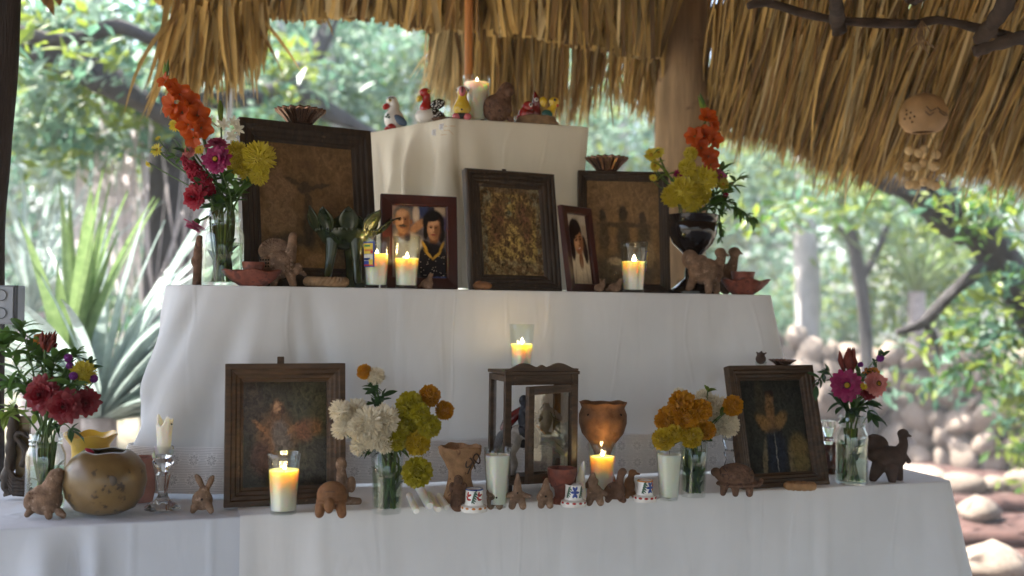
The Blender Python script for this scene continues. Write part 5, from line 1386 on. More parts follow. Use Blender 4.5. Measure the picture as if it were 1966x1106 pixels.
pic6 = painting('photo_couple', (0.10, 0.09, 0.11), [
    (0.06, 0.9, 0.10, 0.14, (0.45, 0.30, 0.26), .5), (0.58, 0.94, 0.12, 0.10, (0.04, 0.05, 0.12), .4), (0.45, 0.88, 0.06, 0.12, (0.5, 0.42, 0.35), .4), (0.86, 0.92, 0.14, 0.10, (0.45, 0.34, 0.24), .5), (0.72, 0.95, 0.06, 0.07, (0.03, 0.03, 0.05), .4), (0.94, 0.76, 0.07, 0.10, (0.10, 0.08, 0.16), .5),
    (0.48, 0.72, 0.16, 0.06, (0.40, 0.21, 0.11), .4, 30), (0.28, 0.40, 0.32, 0.22, (0.50, 0.46, 0.43), .25), (0.16, 0.28, 0.16, 0.34, (0.36, 0.33, 0.31), .5), (0.22, 0.60, 0.10, 0.07, SKD, .4), (0.30, 0.56, 0.05, 0.06, (0.06, 0.04, 0.05), .5),
    (0.21, 0.87, 0.165, 0.11, (0.16, 0.15, 0.14), .25), (0.06, 0.77, 0.022, 0.035, SKD, .4), (0.365, 0.77, 0.022, 0.035, SKD, .4)] + face(0.21, 0.78, 0.165, (.10, .08, .07), tilt=4) + [(0.205, 0.715, 0.075, 0.018, (0.07, 0.05, 0.045), .5), (0.205, 0.69, 0.05, 0.010, (0.24, 0.09, 0.06), .6),
    (0.76, 0.78, 0.195, 0.165, (0.014, 0.011, 0.011), .14), (0.76, 0.54, 0.075, 0.07, SKD, .3), (0.90, 0.62, 0.06, 0.12, (0.014, 0.011, 0.011), .3), (0.62, 0.64, 0.04, 0.10, (0.014, 0.011, 0.011), .3)] + face(0.76, 0.685, 0.145, (.02, .015, .012), tilt=-4) + [(0.755, 0.605, 0.045, 0.011, (0.26, 0.06, 0.055), .6), (0.74, 0.83, 0.13, 0.045, (0.014, 0.011, 0.011), .35, 10),
    (0.74, 0.22, 0.30, 0.28, (0.016, 0.014, 0.018), .14), (0.62, 0.47, 0.08, 0.05, (0.016, 0.014, 0.018), .3, -30), (0.60, 0.44, 0.09, 0.022, (0.50, 0.30, 0.05), .5, -55), (0.66, 0.34, 0.09, 0.02, (0.50, 0.30, 0.05), .5, -35), (0.90, 0.44, 0.08, 0.022, (0.50, 0.30, 0.05), .5, 60), (0.82, 0.33, 0.09, 0.02, (0.50, 0.30, 0.05), .5, 35)] + [
    (0.9, 0.01, 0.2, 0.03, (0.08, 0.10, 0.28), .4)], 0.5, 10, 0.028, rough=0.2, grain=0.12, detail=.16)
b0, b1 = on_uv(733, 0.315, Z_MID), on_uv(880, 0.315, Z_MID)
frc = frame('photo_frame', 'mahogany frame with a colour photograph of an older couple', b0, b1, 0.222, R(6), 0.026, 0.016, 'wood_red', pic6, steps=[(0, 0), (0, .013), (.002, .016), (.024, .015), (.026, .013), (.026, 0)], pane=False, group='framed photographs')
_W = (b1 - b0).length - 2 * .9 * .026; _H = .222 - 2 * .9 * .026
m = MB()
for (u_, v_) in dress:
    ctr = Vector((-_W / 2 + u_ * _W, .016 * .66 - .0003, .9 * .026 + v_ * _H)); rr = .0011
    m.add([ctr + Vector((rr * math.cos(q_), 0, rr * math.sin(q_))) for q_ in [j_ * math.pi / 4 for j_ in range(8)]], [tuple(range(8))])
m.build('dress_dots', mat('print_dots', (.42, .36, .30), .4, .2, 200), frc)
# photograph of the woman
pic7 = painting('photo_woman', (0.46, 0.40, 0.33), [
    (0.15, 0.8, 0.25, 0.25, (0.55, 0.49, 0.43), .5), (0.90, 0.75, 0.2, 0.3, (0.36, 0.30, 0.25), .5), (0.85, 0.93, .2, .08, (.50, .45, .40), .5), (0.52, 0.17, 0.52, 0.25, (0.66, 0.57, 0.43), .14), (0.55, 0.34, 0.26, 0.10, (0.66, 0.57, 0.43), .25), (0.25, 0.12, 0.03, 0.16, (0.46, 0.38, 0.28), .8, -15), (0.80, 0.12, 0.03, 0.16, (0.46, 0.38, 0.28), .8, 10), (0.58, 0.34, 0.10, 0.12, SKD, .3), (0.58, 0.14, 0.015, 0.16, (0.48, 0.40, 0.30), .8),
    (0.42, 0.74, 0.30, 0.20, (0.024, 0.013, 0.011), .12), (0.22, 0.58, 0.12, 0.24, (0.024, 0.013, 0.011), .16, 8), (0.82, 0.50, 0.11, 0.20, (0.024, 0.013, 0.011), .16, 14)] + face(0.52, 0.60, 0.235, (.02, .012, .01), (.46, .23, .12), (.26, .11, .055), (.62, .36, .21), 8)[:0] + [
    (0.53, 0.60, 0.205, 0.165, (.46, .23, .12), .12, 8), (0.65, 0.59, 0.10, 0.13, (.27, .12, .06), .7, 8), (0.44, 0.59, 0.09, 0.07, (.62, .36, .21), .8), (0.53, 0.47, 0.09, 0.03, (.28, .12, .06), .7), (0.44, 0.635, 0.07, 0.022, (.24, .10, .05), .7, 8), (0.63, 0.65, 0.07, 0.022, (.24, .10, .05), .7, 8), (0.44, 0.632, 0.036, 0.010, (.02, .012, .01), .6, 8), (0.63, 0.647, 0.036, 0.010, (.02, .012, .01), .6, 8), (0.44, 0.668, 0.06, 0.008, (.03, .018, .012), .7, 10), (0.63, 0.684, 0.06, 0.008, (.03, .018, .012), .7, 5), (0.54, 0.585, 0.03, 0.035, (.58, .32, .18), .8), (0.56, 0.555, 0.045, 0.010, (.24, .10, .05), .7),
    (0.55, 0.513, 0.085, 0.016, (0.30, 0.06, 0.05), .5, 8), (0.55, 0.517, 0.065, 0.009, (0.66, 0.58, 0.50), .5, 8), (0.47, 0.755, 0.22, 0.06, (0.024, 0.013, 0.011), .3, 12), (0.36, 0.70, 0.05, 0.06, (0.024, 0.013, 0.011), .4)], 0.3, 7, 0.03, rough=0.2, grain=0.10, detail=.14)
b0, b1 = on_uv(1097, 0.262, Z_MID), on_uv(1157, 0.385, Z_MID)
b0, b1 = on_uv(1098, 0.285, Z_MID), on_uv(1158, 0.30, Z_MID)
b1 = b0 + (b1 - b0) + Vector((0, 0.05, 0))
frame('photo_frame', 'turned mahogany frame with a photograph of a smiling young woman', b0, b1, 0.214, R(9), 0.020, 0.016, 'wood_red', pic7, steps=[(0, 0), (0, .013), (.002, .016), (.018, .015), (.020, .013), (.020, 0)], pane=False, group='framed photographs')

# things lying on top of frames
def frame_top(fr, x, y, H):
    return fr.location + fr.rotation_euler.to_matrix() @ Vector((x, y, H))
def fluted_dish(loc, w, h, label):
    k = mpp(loc); t = thing('fluted_dish', label, 'dish', loc, 'fluted dishes on the frames')
    r, H = w * k / 2, h * k
    def fn(rr, z, a):
        q = rr / r
        return rr * (1 + 0.055 * math.cos(18 * a)), z + 0.03 * H * q * math.cos(18 * a)
    m = MB(); m.lathe([(0, 0), (r * 0.44, 0), (r * 0.52, H * 0.12), (r * 0.70, H * 0.45), (r * 0.93, H * 0.76), (r, H * 0.90), (r * 0.985, H), (r * 0.93, H * 0.93), (r * 0.60, H * 0.62), (r * 0.36, H * 0.22), (0, H * 0.18)], 128, fn=fn)
    m.build('bowl', M['copper'], t, sharp=0)
    m = MB(); m.lathe([(r * 0.30, 0), (r * 0.36, 0.001), (r * 0.33, 0.003), (0, 0.003)], 32); m.build('foot_ring', M['copper'], t)
    return t
fluted_dish(frame_top(fr3, -0.012, 0.014, 0.392) + Vector((0, 0, 0.0008)), 94, 29, 'fluted copper dish on top of the upper left frame')
fluted_dish(frame_top(fr4, -0.042, 0.012, 0.318) + Vector((0, 0, 0.0008)), 80, 27, 'fluted copper dish on top of the upper right frame')
fluted_dish(frame_top(fr2, 0.040, 0.014, 0.282) + Vector((0, 0, 0.0008)), 50, 12, 'small scalloped dish on the right corner of the lower right frame')
lc = frame_top(fr2, -0.022, 0.012, 0.282) + Vector((0, 0, 0.0008)); k = mpp(lc)
t = thing('glass_salt_cup', 'tiny glass cup holding a dried brown pod on the lower right frame', 'cup', lc)
m = MB(); m.lathe([(0, 0.0004), (9 * k, 0.0004), (10 * k, 3 * k), (12 * k, 8 * k), (11 * k, 8.5 * k), (9 * k, 4 * k), (0, 3 * k)], 28); m.build('glass', M['glass'], t)
t2 = thing('dried_pod', 'dried dark brown pod sitting in a tiny glass cup', 'pod', lc + Vector((0, 0, 4 * k)))
f = Fig(k); f.e(0, 9, 10, 10, 10).e(0, 18, 8, 4, 8).t([(-4, 18, 2), (-8, 22, 1.5)]).t([(5, 18, 2), (10, 21, 1.5)]).t([(0, 18, 3), (1, 23, 2)]); f.out('pod', 'clay_dark', t2, 1.0, 2)

# ---------------------------------------------------------------- vessels
def vessel(name, label, cat, loc, prof, mk, n=48, part='bowl', fn=None, group=None):
    k = mpp(loc); t = thing(name, label, cat, loc, group)
    m = MB(); m.lathe([(r * k, z * k) for r, z in prof], n, fn=(lambda r, z, a: fn(r, z, a, k)) if fn else None)
    m.build(part, M[mk], t, sharp=50)
    return t, k
# gourd bowl
rn = random.Random(5)
t, k = vessel('gourd_bowl', 'large round brown gourd bowl with an open top', 'gourd', low(200, 984),
    [(0, 0), (34, 1), (55, 10), (70, 32), (76, 60), (72, 88), (60, 106), (46, 116), (40, 119), (36, 118), (44, 112), (64, 88), (68, 60), (56, 22), (0, 10)], 'gourd', 64,
    fn=lambda r, z, a, k: (r * (1 + 0.012 * math.sin(2 * a + 1) + 0.008 * math.sin(3 * a)), z + (1.2 * k * math.sin(5 * a) if z > 110 * k else 0)))
dots(t, k, [(38, 72)], 10, 'gourd_spot', 'bruise', -64, 0.12) if 'gourd_spot' in M else None
t2 = thing('flower_scrap', 'white and dark red flower scrap resting on the gourd rim', 'flower', low(200, 984) + Vector((-24 * k, -22 * k, 117 * k)))
m = MB(); m.ell((0, 0, 0), (8 * k, 4 * k, 5 * k)); m.build('petal', M['whitepet'], t2)
m = MB(); m.ell((3 * k, -1 * k, 4 * k), (10 * k, 4 * k, 4 * k), RY(25)); m.build('petal', M['crimson'], t2)
# yellow ruffled vase
def ruf(r, z, a, k):
    q = max(0, (z / k - 70) / 60)
    return r * (1 + 0.05 * q * math.cos(6 * a + 0.6)), z + 5 * k * q * math.cos(6 * a + 0.6) * (.6 if z > 90 * k else 0.4)
t, k = vessel('ruffled_vase', 'yellow glazed vase with ruffled rim behind the gourd', 'vase', low(172, 958),
    [(0, 0), (30, 0), (42, 20), (44, 50), (34, 84), (36, 104), (50, 124), (48, 125), (33, 106), (31, 84), (40, 50), (36, 20), (0, 6)], 'yellow_glaze', 72, 'body', ruf)
dots(t, k, [(-22, 72, -28), (-27, 62, -29), (-18, 62, -36)], 5, 'slate', 'painted_leaf', 0, 0.3)
# pink woven-pattern pot behind the gourd
t, k = vessel('clay_pot', 'pinkish clay pot with scratched net pattern behind the gourd', 'pot', low(268, 962),
    [(0, 0), (24, 0), (28, 20), (27, 48), (22, 72), (26, 84), (24, 85), (18, 72), (23, 48), (22, 10), (0, 4)], 'pink_clay', 40, 'body')
for j in range(12):
    for s in (-1, 1):
        m = MB()
        m.tube([Vector((28.6 * math.cos(a_) * (1 - 0.004 * z), 28.6 * math.sin(a_) * (1 - 0.004 * z), z)) * k for z, a_ in [(40 + 6 * i, -math.pi / 2 + R(30 * j) + s * 0.16 * i) for i in range(5)]], 0.9 * k, 4)
        m.build('net_line', M['clay_red'], t)
# crystal candlestick with a candle stub
lc = low(312, 977); k = mpp(lc)
t = thing('glass_candlestick', 'clear cut-glass candlestick left of the rabbit', 'candlestick', lc, 'glass candlesticks')
m = MB(); m.lathe([(0, 0.4), (32, 0.4), (34, 3), (26, 8), (15, 16), (9, 26), (9, 40), (13, 60), (14, 66), (9, 72), (13, 80), (19, 88), (20, 92), (13, 98), (19, 110), (18, 120), (12, 121), (11, 108), (0, 106)][:] and [(r * k, z * k) for r, z in [(0, 0.4), (32, 0.4), (34, 3), (26, 8), (15, 16), (9, 26), (9, 40), (13, 60), (14, 66), (9, 72), (13, 80), (19, 88), (20, 92), (13, 98), (19, 110), (18, 120), (12, 121), (11, 108), (0, 106)]], 40,
    fn=lambda r, z, a: (r * (1 + 0.05 * math.cos(10 * a)), z)); m.build('stem', M['crystal'], t)
t2 = thing('candle_stub', 'short torn white candle stub in the left glass candlestick', 'candle', lc + Vector((0, 0, 107 * k)))
m = MB(); m.lathe([(0, 0), (13 * k, 0), (13 * k, 6 * k), (13.5 * k, 30 * k), (15 * k, 60 * k), (13 * k, 62 * k), (8 * k, 52 * k), (0, 50 * k)], 36,
    fn=lambda r, z, a: (r * (1 + 0.05 * math.sin(3 * a + 1) + (0.1 * math.sin(7 * a) if z > 45 * k else 0)), z + ((9 * k * math.sin(2 * a + 2.6) + 4 * k * math.sin(5 * a)) if z > 55 * k else 0)))
m.build('wax', M['wax'], t2); m = MB(); m.tube([Vector((4, 0, 50)) * k, Vector((10, -1, 58)) * k, Vector((16, -2, 55)) * k], 1.4 * k, 6); m.build('wick', M['wick'], t2)
f = Fig(k); f.e(-14, 2, 6, 10, 6).e(-18, -6, 4, 8, 4).e(12, 3, 7, 7, 6); f.out('wax_drip', 'wax', t2, 1.2, 2)
# carved wood at the far left
lc = low(36, 955); k = mpp(lc)
t = thing('carved_frame', 'dark carved wooden scrollwork stand behind the left flower jar', 'carving', lc)
m = MB()
s = spline([(-18, 4, 9), (-24, 30, 11), (-18, 70, 10), (-16, 110, 10), (-14, 150, 11), (-16, 178, 8)], 24)
m.tube([Vector((p[0], 0, p[1])) * k for p in s], [p[2] * k for p in s], 12, fn=lambda i, a: 1 + 0.16 * math.sin(i * 2.1 + a) + 0.08 * math.sin(3 * a + i)); m.build('upright', M['carved'] if 'carved' in M else M['wood_dark'], t)
for q in range(5):
    m = MB(); z0 = 6 + 9 * q
    m.tube([Vector((-20, -4, z0 + 16)) * k, Vector((-4, -10, z0 + 4 - 2 * q)) * k, Vector((14, -10, z0 - 2 * q + 2)) * k, Vector((28 - 2 * q, -6, z0 + 14)) * k], [4 * k, 6 * k, 5 * k, 2.5 * k], 9); m.build('carved_leaf', M['wood_dark'], t)
m = MB(); s = spline([(6, 60, 6), (14, 84, 7), (4, 104, 6), (-6, 118, 6), (6, 124, 5), (18, 116, 4)], 20)
m.tube([Vector((p[0], -4, p[1])) * k for p in s], [p[2] * k for p in s], 10, fn=lambda i, a: 1 + 0.12 * math.sin(i * 1.9)); m.build('scroll', M['wood_dark'], t)
m = MB(); m.box(Vector((2, 10, 80)) * k, Vector((26, 6, 150)) * k); m.build('panel', M['gourd'], t)
# rough clay goblet with bow
def rough(r, z, a, k): return r * (1 + 0.02 * math.sin(5 * a + z / k * 0.1) + 0.015 * math.sin(9 * a)), z + (1.6 * k * math.sin(4 * a) + 1.0 * k * math.sin(9 * a + 1) if z > 90 * k else 0)
t, k = vessel('clay_censer', 'rough tan clay goblet with a wire bow, left of the cabinet', 'goblet', low(882, 962),
    [(0, 0), (34, 0), (32, 6), (27, 24), (22, 44), (22, 58), (30, 74), (40, 92), (42, 104), (39, 106), (36, 96), (26, 84), (0, 78)], 'clay_tan', 56, 'bowl', rough)
m = MB()
for s in (-1, 1):
    m.tube([Vector((26 + s * 16 * math.sin(a_) * (0.3 + 0.7 * math.sin(a_ / 2)), -30, 82 + 9 * math.sin(2 * a_) + 4 * s)) * k for a_ in [math.pi * i / 16 for i in range(17)]], 1.4 * k, 6)
m.tube([Vector((26, -30, 82)) * k, Vector((20, -27, 66)) * k, Vector((16, -25, 56)) * k], 1.3 * k, 6); m.tube([Vector((26, -30, 82)) * k, Vector((30, -25, 66)) * k], 1.3 * k, 6)
m.build('wire_bow', M['clay_dark'], t)
# big clay goblet
def scal(r, z, a, k): return r * (1 + 0.012 * math.sin(7 * a)), z + (.9 * k * math.cos(8 * a) + 1.5 * k * math.sin(3 * a) if z > 140 * k else 0)
t, k = vessel('clay_goblet', 'large orange clay goblet with crimped rim right of the cabinet', 'goblet', low(1156, 936),
    [(0, 0), (34, 0), (34, 4), (26, 16), (17, 40), (16, 66), (24, 84), (40, 104), (46, 124), (46, 140), (41, 152), (44, 160), (46, 163), (42, 163), (38, 154), (42, 138), (40, 120), (20, 96), (0, 90)], 'clay_orange', 72, 'bowl', scal)
dots(t, k, [(-31, 142, -33), (31, 143, -33)], 2.2, 'hole', 'pierced_hole')
# small red cup
t, k = vessel('clay_cup', 'small reddish clay footed cup in front of the cabinet door', 'cup', low(1078, 966),
    [(0, 0), (20, 0), (19, 5), (13, 14), (14, 26), (24, 40), (28, 56), (28, 68), (25, 68), (24, 54), (16, 40), (0, 34)], 'clay_red', 44, 'bowl')
# clay cup and candlestick at the far right, behind the flower jar
vessel('clay_bowl', 'reddish clay bowl between the right picture and the flower jar', 'bowl', low(1606, 905),
    [(0, 0), (18, 0), (26, 20), (28, 44), (25, 54), (22, 54), (24, 42), (20, 16), (0, 8)], 'clay_red', 40)
def crystal_stick(loc, h, r, label):
    k = mpp(loc); t = thing('glass_candlestick', label, 'candlestick', loc, 'glass candlesticks')
    pr_ = [(0, .4), (r, .4), (r * 1.05, 3), (r * .6, h * .12), (r * .35, h * .2), (r * .45, h * .4), (r * .3, h * .5), (r * .5, h * .62), (r * .35, h * .7), (r * .6, h * .85), (r * .62, h), (r * .4, h), (r * .35, h * .88), (0, h * .86)]
    m = MB(); m.lathe([(a * k, b * k) for a, b in pr_], 32, fn=lambda q, z, a: (q * (1 + 0.05 * math.cos(8 * a)), z)); m.build('stem', M['crystal'], t)
crystal_stick(low(1590, 908), 100, 22, 'cut-glass candlestick half hidden right of the lower right picture')
crystal_stick(low(1400, 932), 100, 22, 'cut-glass candlestick half hidden left of the lower right picture')
# black goblet
t, k = vessel('black_goblet', 'glossy black pottery goblet holding flowers', 'goblet', mid(1329, 0.33),
    [(0, 0), (46, 0), (46, 5), (30, 18), (16, 30), (14, 50), (13, 66), (20, 78), (38, 96), (46, 116), (47, 134), (45, 137), (47, 140), (49, 152), (46, 153), (44, 140), (42, 118), (26, 92), (0, 84)], 'black_glaze', 64, 'bowl')
# small tumbler behind it
t = thing('glass_tumbler', 'plain glass tumbler glimpsed behind the black goblet', 'glass', mid(1366, 0.40)); k = mpp(t.location)
m = MB(); m.lathe([(0, 0.0005), (16 * k, 0.0005), (20 * k, 90 * k), (19 * k, 90 * k), (15 * k, 6 * k), (0, 5 * k)], 32); m.build('glass', M['glass'], t)
# green tripod bowl with leaf rim
lc = mid(664, 0.335); k = mpp(lc)
t = thing('tripod_bowl', 'dark green glazed tripod bowl with leaf-shaped rim', 'bowl', lc)
m = MB(); m.lathe([(0, 72), (26, 74), (46, 86), (56, 104), (58, 112), (54, 112), (50, 102), (36, 88), (0, 82)] and [(r * k, z * k) for r, z in [(0, 72), (26, 74), (46, 86), (56, 104), (58, 112), (54, 112), (50, 102), (36, 88), (0, 82)]], 48); m.build('bowl', M['green_glaze'], t)
for j in range(36):
    a_ = 2 * math.pi * j / 36; mm = MB(); mm.ell(Vector((58 * math.cos(a_), 58 * math.sin(a_), 110)) * k, (3 * k, 3 * k, 4 * k), None, 8, 5); mm.build('rim_bead', M['green_glaze'], t)
for j, a_ in enumerate((R(-125), R(-55), R(90))):
    mm = MB(); c_, s_ = math.cos(a_), math.sin(a_)
    mm.tube([Vector((38 * c_, 38 * s_, 92)) * k, Vector((44 * c_, 44 * s_, 50)) * k, Vector((50 * c_, 50 * s_, 16)) * k, Vector((58 * c_, 58 * s_, 4)) * k], [14 * k, 9 * k, 8 * k, 10 * k], 12); mm.build('leg', M['green_glaze'], t)
def leafshape(L, W, bend=0.6, n=6, cup=0.25):
    m = MB()
    def fn(a, b):
        w = W * math.sin(math.pi * min(1, b * 0.97 + 0.03)) ** 0.8 * (1 - 0.35 * b)
        ang = bend * b
        return ((a - 0.5) * w, -L * b * math.sin(ang) * 0.6 - cup * abs(a - 0.5) * w, L * b * math.cos(ang * 0.5))
    m.grid(fn, 4, n); return m
_lr = random.Random(8)
for j in range(19):
    ring = j % 2
    a_ = 2 * math.pi * j / 19 + 0.3
    o = inst('rim_leaf', leafshape((44 if ring else 54) * k * _lr.uniform(.85, 1.1), 44 * k * _lr.uniform(.85, 1.15), _lr.uniform(.3, 1.0), cup=_lr.uniform(.1, .5)).mesh('rim_leaf', M['green_glaze'], 0), t, Vector(((56 - 14 * ring) * math.cos(a_), (56 - 14 * ring) * math.sin(a_), 104 - 4 * ring)) * k, Quaternion((0, 0, 1), a_ + math.pi / 2 + _lr.gauss(0, .15)) @ Quaternion((1, 0, 0), _lr.uniform(.0, .5) * (1 - .6 * ring)))
    so = o.modifiers.new('thick', 'SOLIDIFY'); so.thickness = 0.003
# red clay candle dishes
def candle_dish(loc, label, w, h, cup, flip=1):
    k = mpp(loc); t = thing('clay_candle_dish', label, 'candle holder', loc, 'red clay candle dishes')
    r = w / 2
    def fn(q, z, a): 
        u = q / (r * k)
        pinch = 0.22 * u * max(0, math.cos(a - (0 if flip > 0 else math.pi))) ** 6
        return q * (1 + 0.05 * u * math.cos(5 * a) + pinch), z + u * 2 * k * math.cos(5 * a + 0.8)
    m = MB(); m.lathe([(q * k, z * k) for q, z in [(0, 0), (r * .45, 0), (r * .7, h * .2), (r * .92, h * .48), (r, h * .62), (r * .96, h * .66), (r * .8, h * .42), (r * .5, h * .2), (0, h * .16)]], 64, sy=0.75, fn=fn); m.build('dish', M['clay_red'], t)
    m = MB(); m.lathe([(q * k, z * k) for q, z in [(cup * .9, h * .12), (cup * .85, h * .6), (cup, h), (cup * .8, h), (cup * .7, h * .4), (0, h * .3)]], 36); m.build('cup', M['clay_red'], t)
    return t
candle_dish(mid(486, 0.262), 'red clay candle dish below the upper left picture', 104, 46, 22, -1)
candle_dish(mid(1426, 0.275), 'red clay candle dish at the right end of the middle step', 84, 44, 23, 1)
# plaited fibre ring, bread ring
def plait(loc, label, name, cat, w, h, mk, squash=0.5, part='strand', ns=3):
    k = mpp(loc); t = thing(name, label, cat, loc); r = w / 2 - h * 0.35
    for q in range(ns):
        m = MB(); pts = []
        for i in range(97):
            a_ = 2 * math.pi * i / 96; ph = 9 * a_ + q * 2 * math.pi / ns
            rr = r + h * 0.22 * math.cos(ph)
            pts.append(Vector((rr * math.cos(a_), squash * rr * math.sin(a_), h * 0.48 + h * 0.20 * math.sin(ph))) * k)
        m.tube(pts, h * 0.26 * k, 8, caps=False); m.build(part, M[mk], t)
    return t
plait(mid(626, 0.265), 'coil of plaited fibre at the foot of the green bowl', 'fibre_coil', 'coil', 84, 22, 'rope', 0.45)
t = thing('bread_ring', 'flat tan ring lying under the lower right picture', 'ring', low(1536, 941)); k = mpp(t.location)
m = MB(); m.tube([Vector((24 * math.cos(a_), 12 * math.sin(a_), 8)) * k for a_ in [2 * math.pi * i / 48 for i in range(49)]], [7.5 * k * (1 + 0.08 * math.sin(i * 1.7)) for i in range(49)], 12, caps=False, fn=lambda i, a: 1 + 0.06 * math.sin(i * 2.9)); m.build('ring', M['bread'], t)
# white tapers lying in a heap
for i, (x0, y0, x1, y1, z, lab) in enumerate([(785, 958, 800, 988, 6, 'leftmost of the white tapers lying by the yellow flowers'), (800, 945, 825, 985, 12, 'white taper with a thick end lying on top of the others'), (822, 955, 842, 984, 5, 'white taper second from right in the lying heap'), (842, 958, 858, 980, 5, 'rightmost of the white tapers lying by the yellow flowers')]):
    a = low(x0, y0); b = low(x1, y1); k = mpp(a)
    m = MB(); zz = Vector((0, 0, z * k)); r = 8 * k if i == 1 else 6.5 * k
    m.tube([a + zz * 1.4, a.lerp(b, 0.06) + zz * 1.35, a.lerp(b, 0.94) + zz, b + zz], [r * 0.6, r, r, r * 0.7], 14)
    tag(m.build('white_taper', M['wax']), lab, 'candle', 'white tapers lying on the cloth')
# painted ceramic candle holders
def painted_holder(loc, w, h, label, rim, motif, tip=0):
    k = mpp(loc); t = thing('painted_holder', label, 'candle holder', loc, 'painted ceramic candle holders')
    r = w / 2
    m = MB(); m.lathe([(q * k, z * k) for q, z in [(0, 0), (r, 0), (r * 1.04, 4), (r * .98, 10), (r * .74, 13), (r * .68, 18), (r * .66, h - 2), (r * .63, h), (r * .5, h - 1), (r * .46, h * .5), (0, h * .45)]], 40); m.build('body', M['ceramic'], t)
    m = MB(); m.tube([Vector((r * .645 * math.cos(a_), r * .645 * math.sin(a_), h - 1)) * k for a_ in [2 * math.pi * i / 36 for i in range(37)]], 1.5 * k, 6, caps=False); m.build('rim_line', M[rim], t)
    def surf(ang, z, mk, rx, rz, rot=0, nm='painted_petal'):
        a_ = R(ang); q = r * .67
        mm = MB(); mm.ell((0, 0, 0), Vector((rx, 0.7, rz)) * k, RY(rot), 10, 6)
        o = mm.build(nm, M[mk], t, loc=Vector((q * math.cos(a_), q * math.sin(a_), z)) * k); o.rotation_euler = (0, 0, a_ + math.pi / 2)
    zc = (13 + h) / 2 + 1
    for (ang, typ) in motif:
        if typ == 'leaf':
            for j in range(-2, 3):
                surf(ang + j * 4, zc + j * 4.2, 'green', 1.6, 5, 35 + 0 * j, 'painted_leaf'); surf(ang + 5 + j * 4, zc + j * 4.2 - 2, 'green', 1.6, 5, -50, 'painted_leaf')
        elif typ == 'blue':
            for j in range(6): surf(ang + 11 * math.cos(j * 1.047) , zc + 7 * math.sin(j * 1.047), 'blue', 2.6, 5.5, 90 - math.degrees(j * 1.047))
            surf(ang, zc, 'orange', 2, 2)
        elif typ == 'red':
            for j in range(4): surf(ang + 9 * math.cos(j * 1.57 + .5), zc + 6 * math.sin(j * 1.57 + .5), 'red', 2.2, 5, 60 - 50 * j)
    for j in range(7):
        a_ = R(-180 + 30 * j); mm = MB(); mm.ell((0, 0, 0), Vector((4, 0.9, 2.4)) * k, None, 8, 5)
        o = mm.build('painted_dab', M['red' if rim != 'blue' else 'orange'], t, loc=Vector((r * 1.0 * math.cos(a_), r * 1.0 * math.sin(a_), 8)) * k); o.rotation_euler = (0, 0, a_ + math.pi / 2)
    return t
painted_holder(low(910, 981), 50, 43, 'painted white holder with blue rim, red flowers and green leaf', 'blue', [(-90, 'leaf'), (-128, 'red'), (-52, 'red')])
ph2 = painted_holder(low(1101, 971), 49, 41, 'painted white holder with one big blue flower', 'white', [(-84, 'blue'), (-130, 'leaf'), (-40, 'leaf')])
painted_holder(low(1238, 962), 44, 40, 'painted white holder with green leaf and blue petals near the orange flowers', 'orange', [(-105, 'leaf'), (-55, 'blue'), (-20, 'red')])
t = thing('candle_stub', 'ragged white taper stub standing behind the blue-flowered holder', 'candle', low(1116, 960)); k = mpp(t.location)
m = MB(); m.tube([Vector((0, 0, 0)), Vector((-2, 0, 20)) * k, Vector((-2, 0, 44)) * k, Vector((2, 0, 62)) * k, Vector((4, 0, 74)) * k], [10 * k, 9 * k, 7 * k, 5 * k, 1.5 * k], 14, fn=lambda i, a: 1 + 0.15 * math.sin(2 * a + i)); m.build('wax', M['wax'], t)
m = MB(); 
def fn(a, b):
    q = 0.5 + 0.5 * math.sin(7 * a * 6.28) * 0.15
    rr = b * 34 * (1 + 0.15 * math.sin(a * 6.28 * 3 + 1)); return Vector((rr * math.cos(a * 6.28), 0.55 * rr * math.sin(a * 6.28), 1.5 + 2.2 * b * (1 + math.sin(a * 6.28 * 5)))) * k
m.grid(fn, 40, 5)
o = m.build('paper_scrap', M['ceramic'], None, loc=low(1252, 958)); tag(o, 'crumpled white paper scrap under the rightmost painted holder', 'paper')

# ---------------------------------------------------------------- wooden cabinet with open glass door and a horse
c0 = on_uv(1108, 0.052, Z_LOW + 0.004)
k = mpp(c0)
CX = Vector((math.cos(R(16)), math.sin(R(16)), 0)) if False else Vector((math.cos(R(21)), math.sin(R(21)), 0)); CY = Vector((-CX.y, CX.x, 0))
W_, D_, H_ = 150 * k, 0.105, 200 * k
t = thing('wooden_cabinet', 'small dark wooden glazed cabinet with its door ajar', 'cabinet', c0 - CX * (W_ / 2))
t.rotation_euler = (0, 0, math.atan2(CX.y, CX.x))
cab = t
st_ = 13 * k; zb = 0.034
def cbox(nm, c, s, mk='wood_frame', par=None):
    m = MB(); m.box(c, s); return bevel(m.build(nm, M[mk], par or cab), 0.0012)
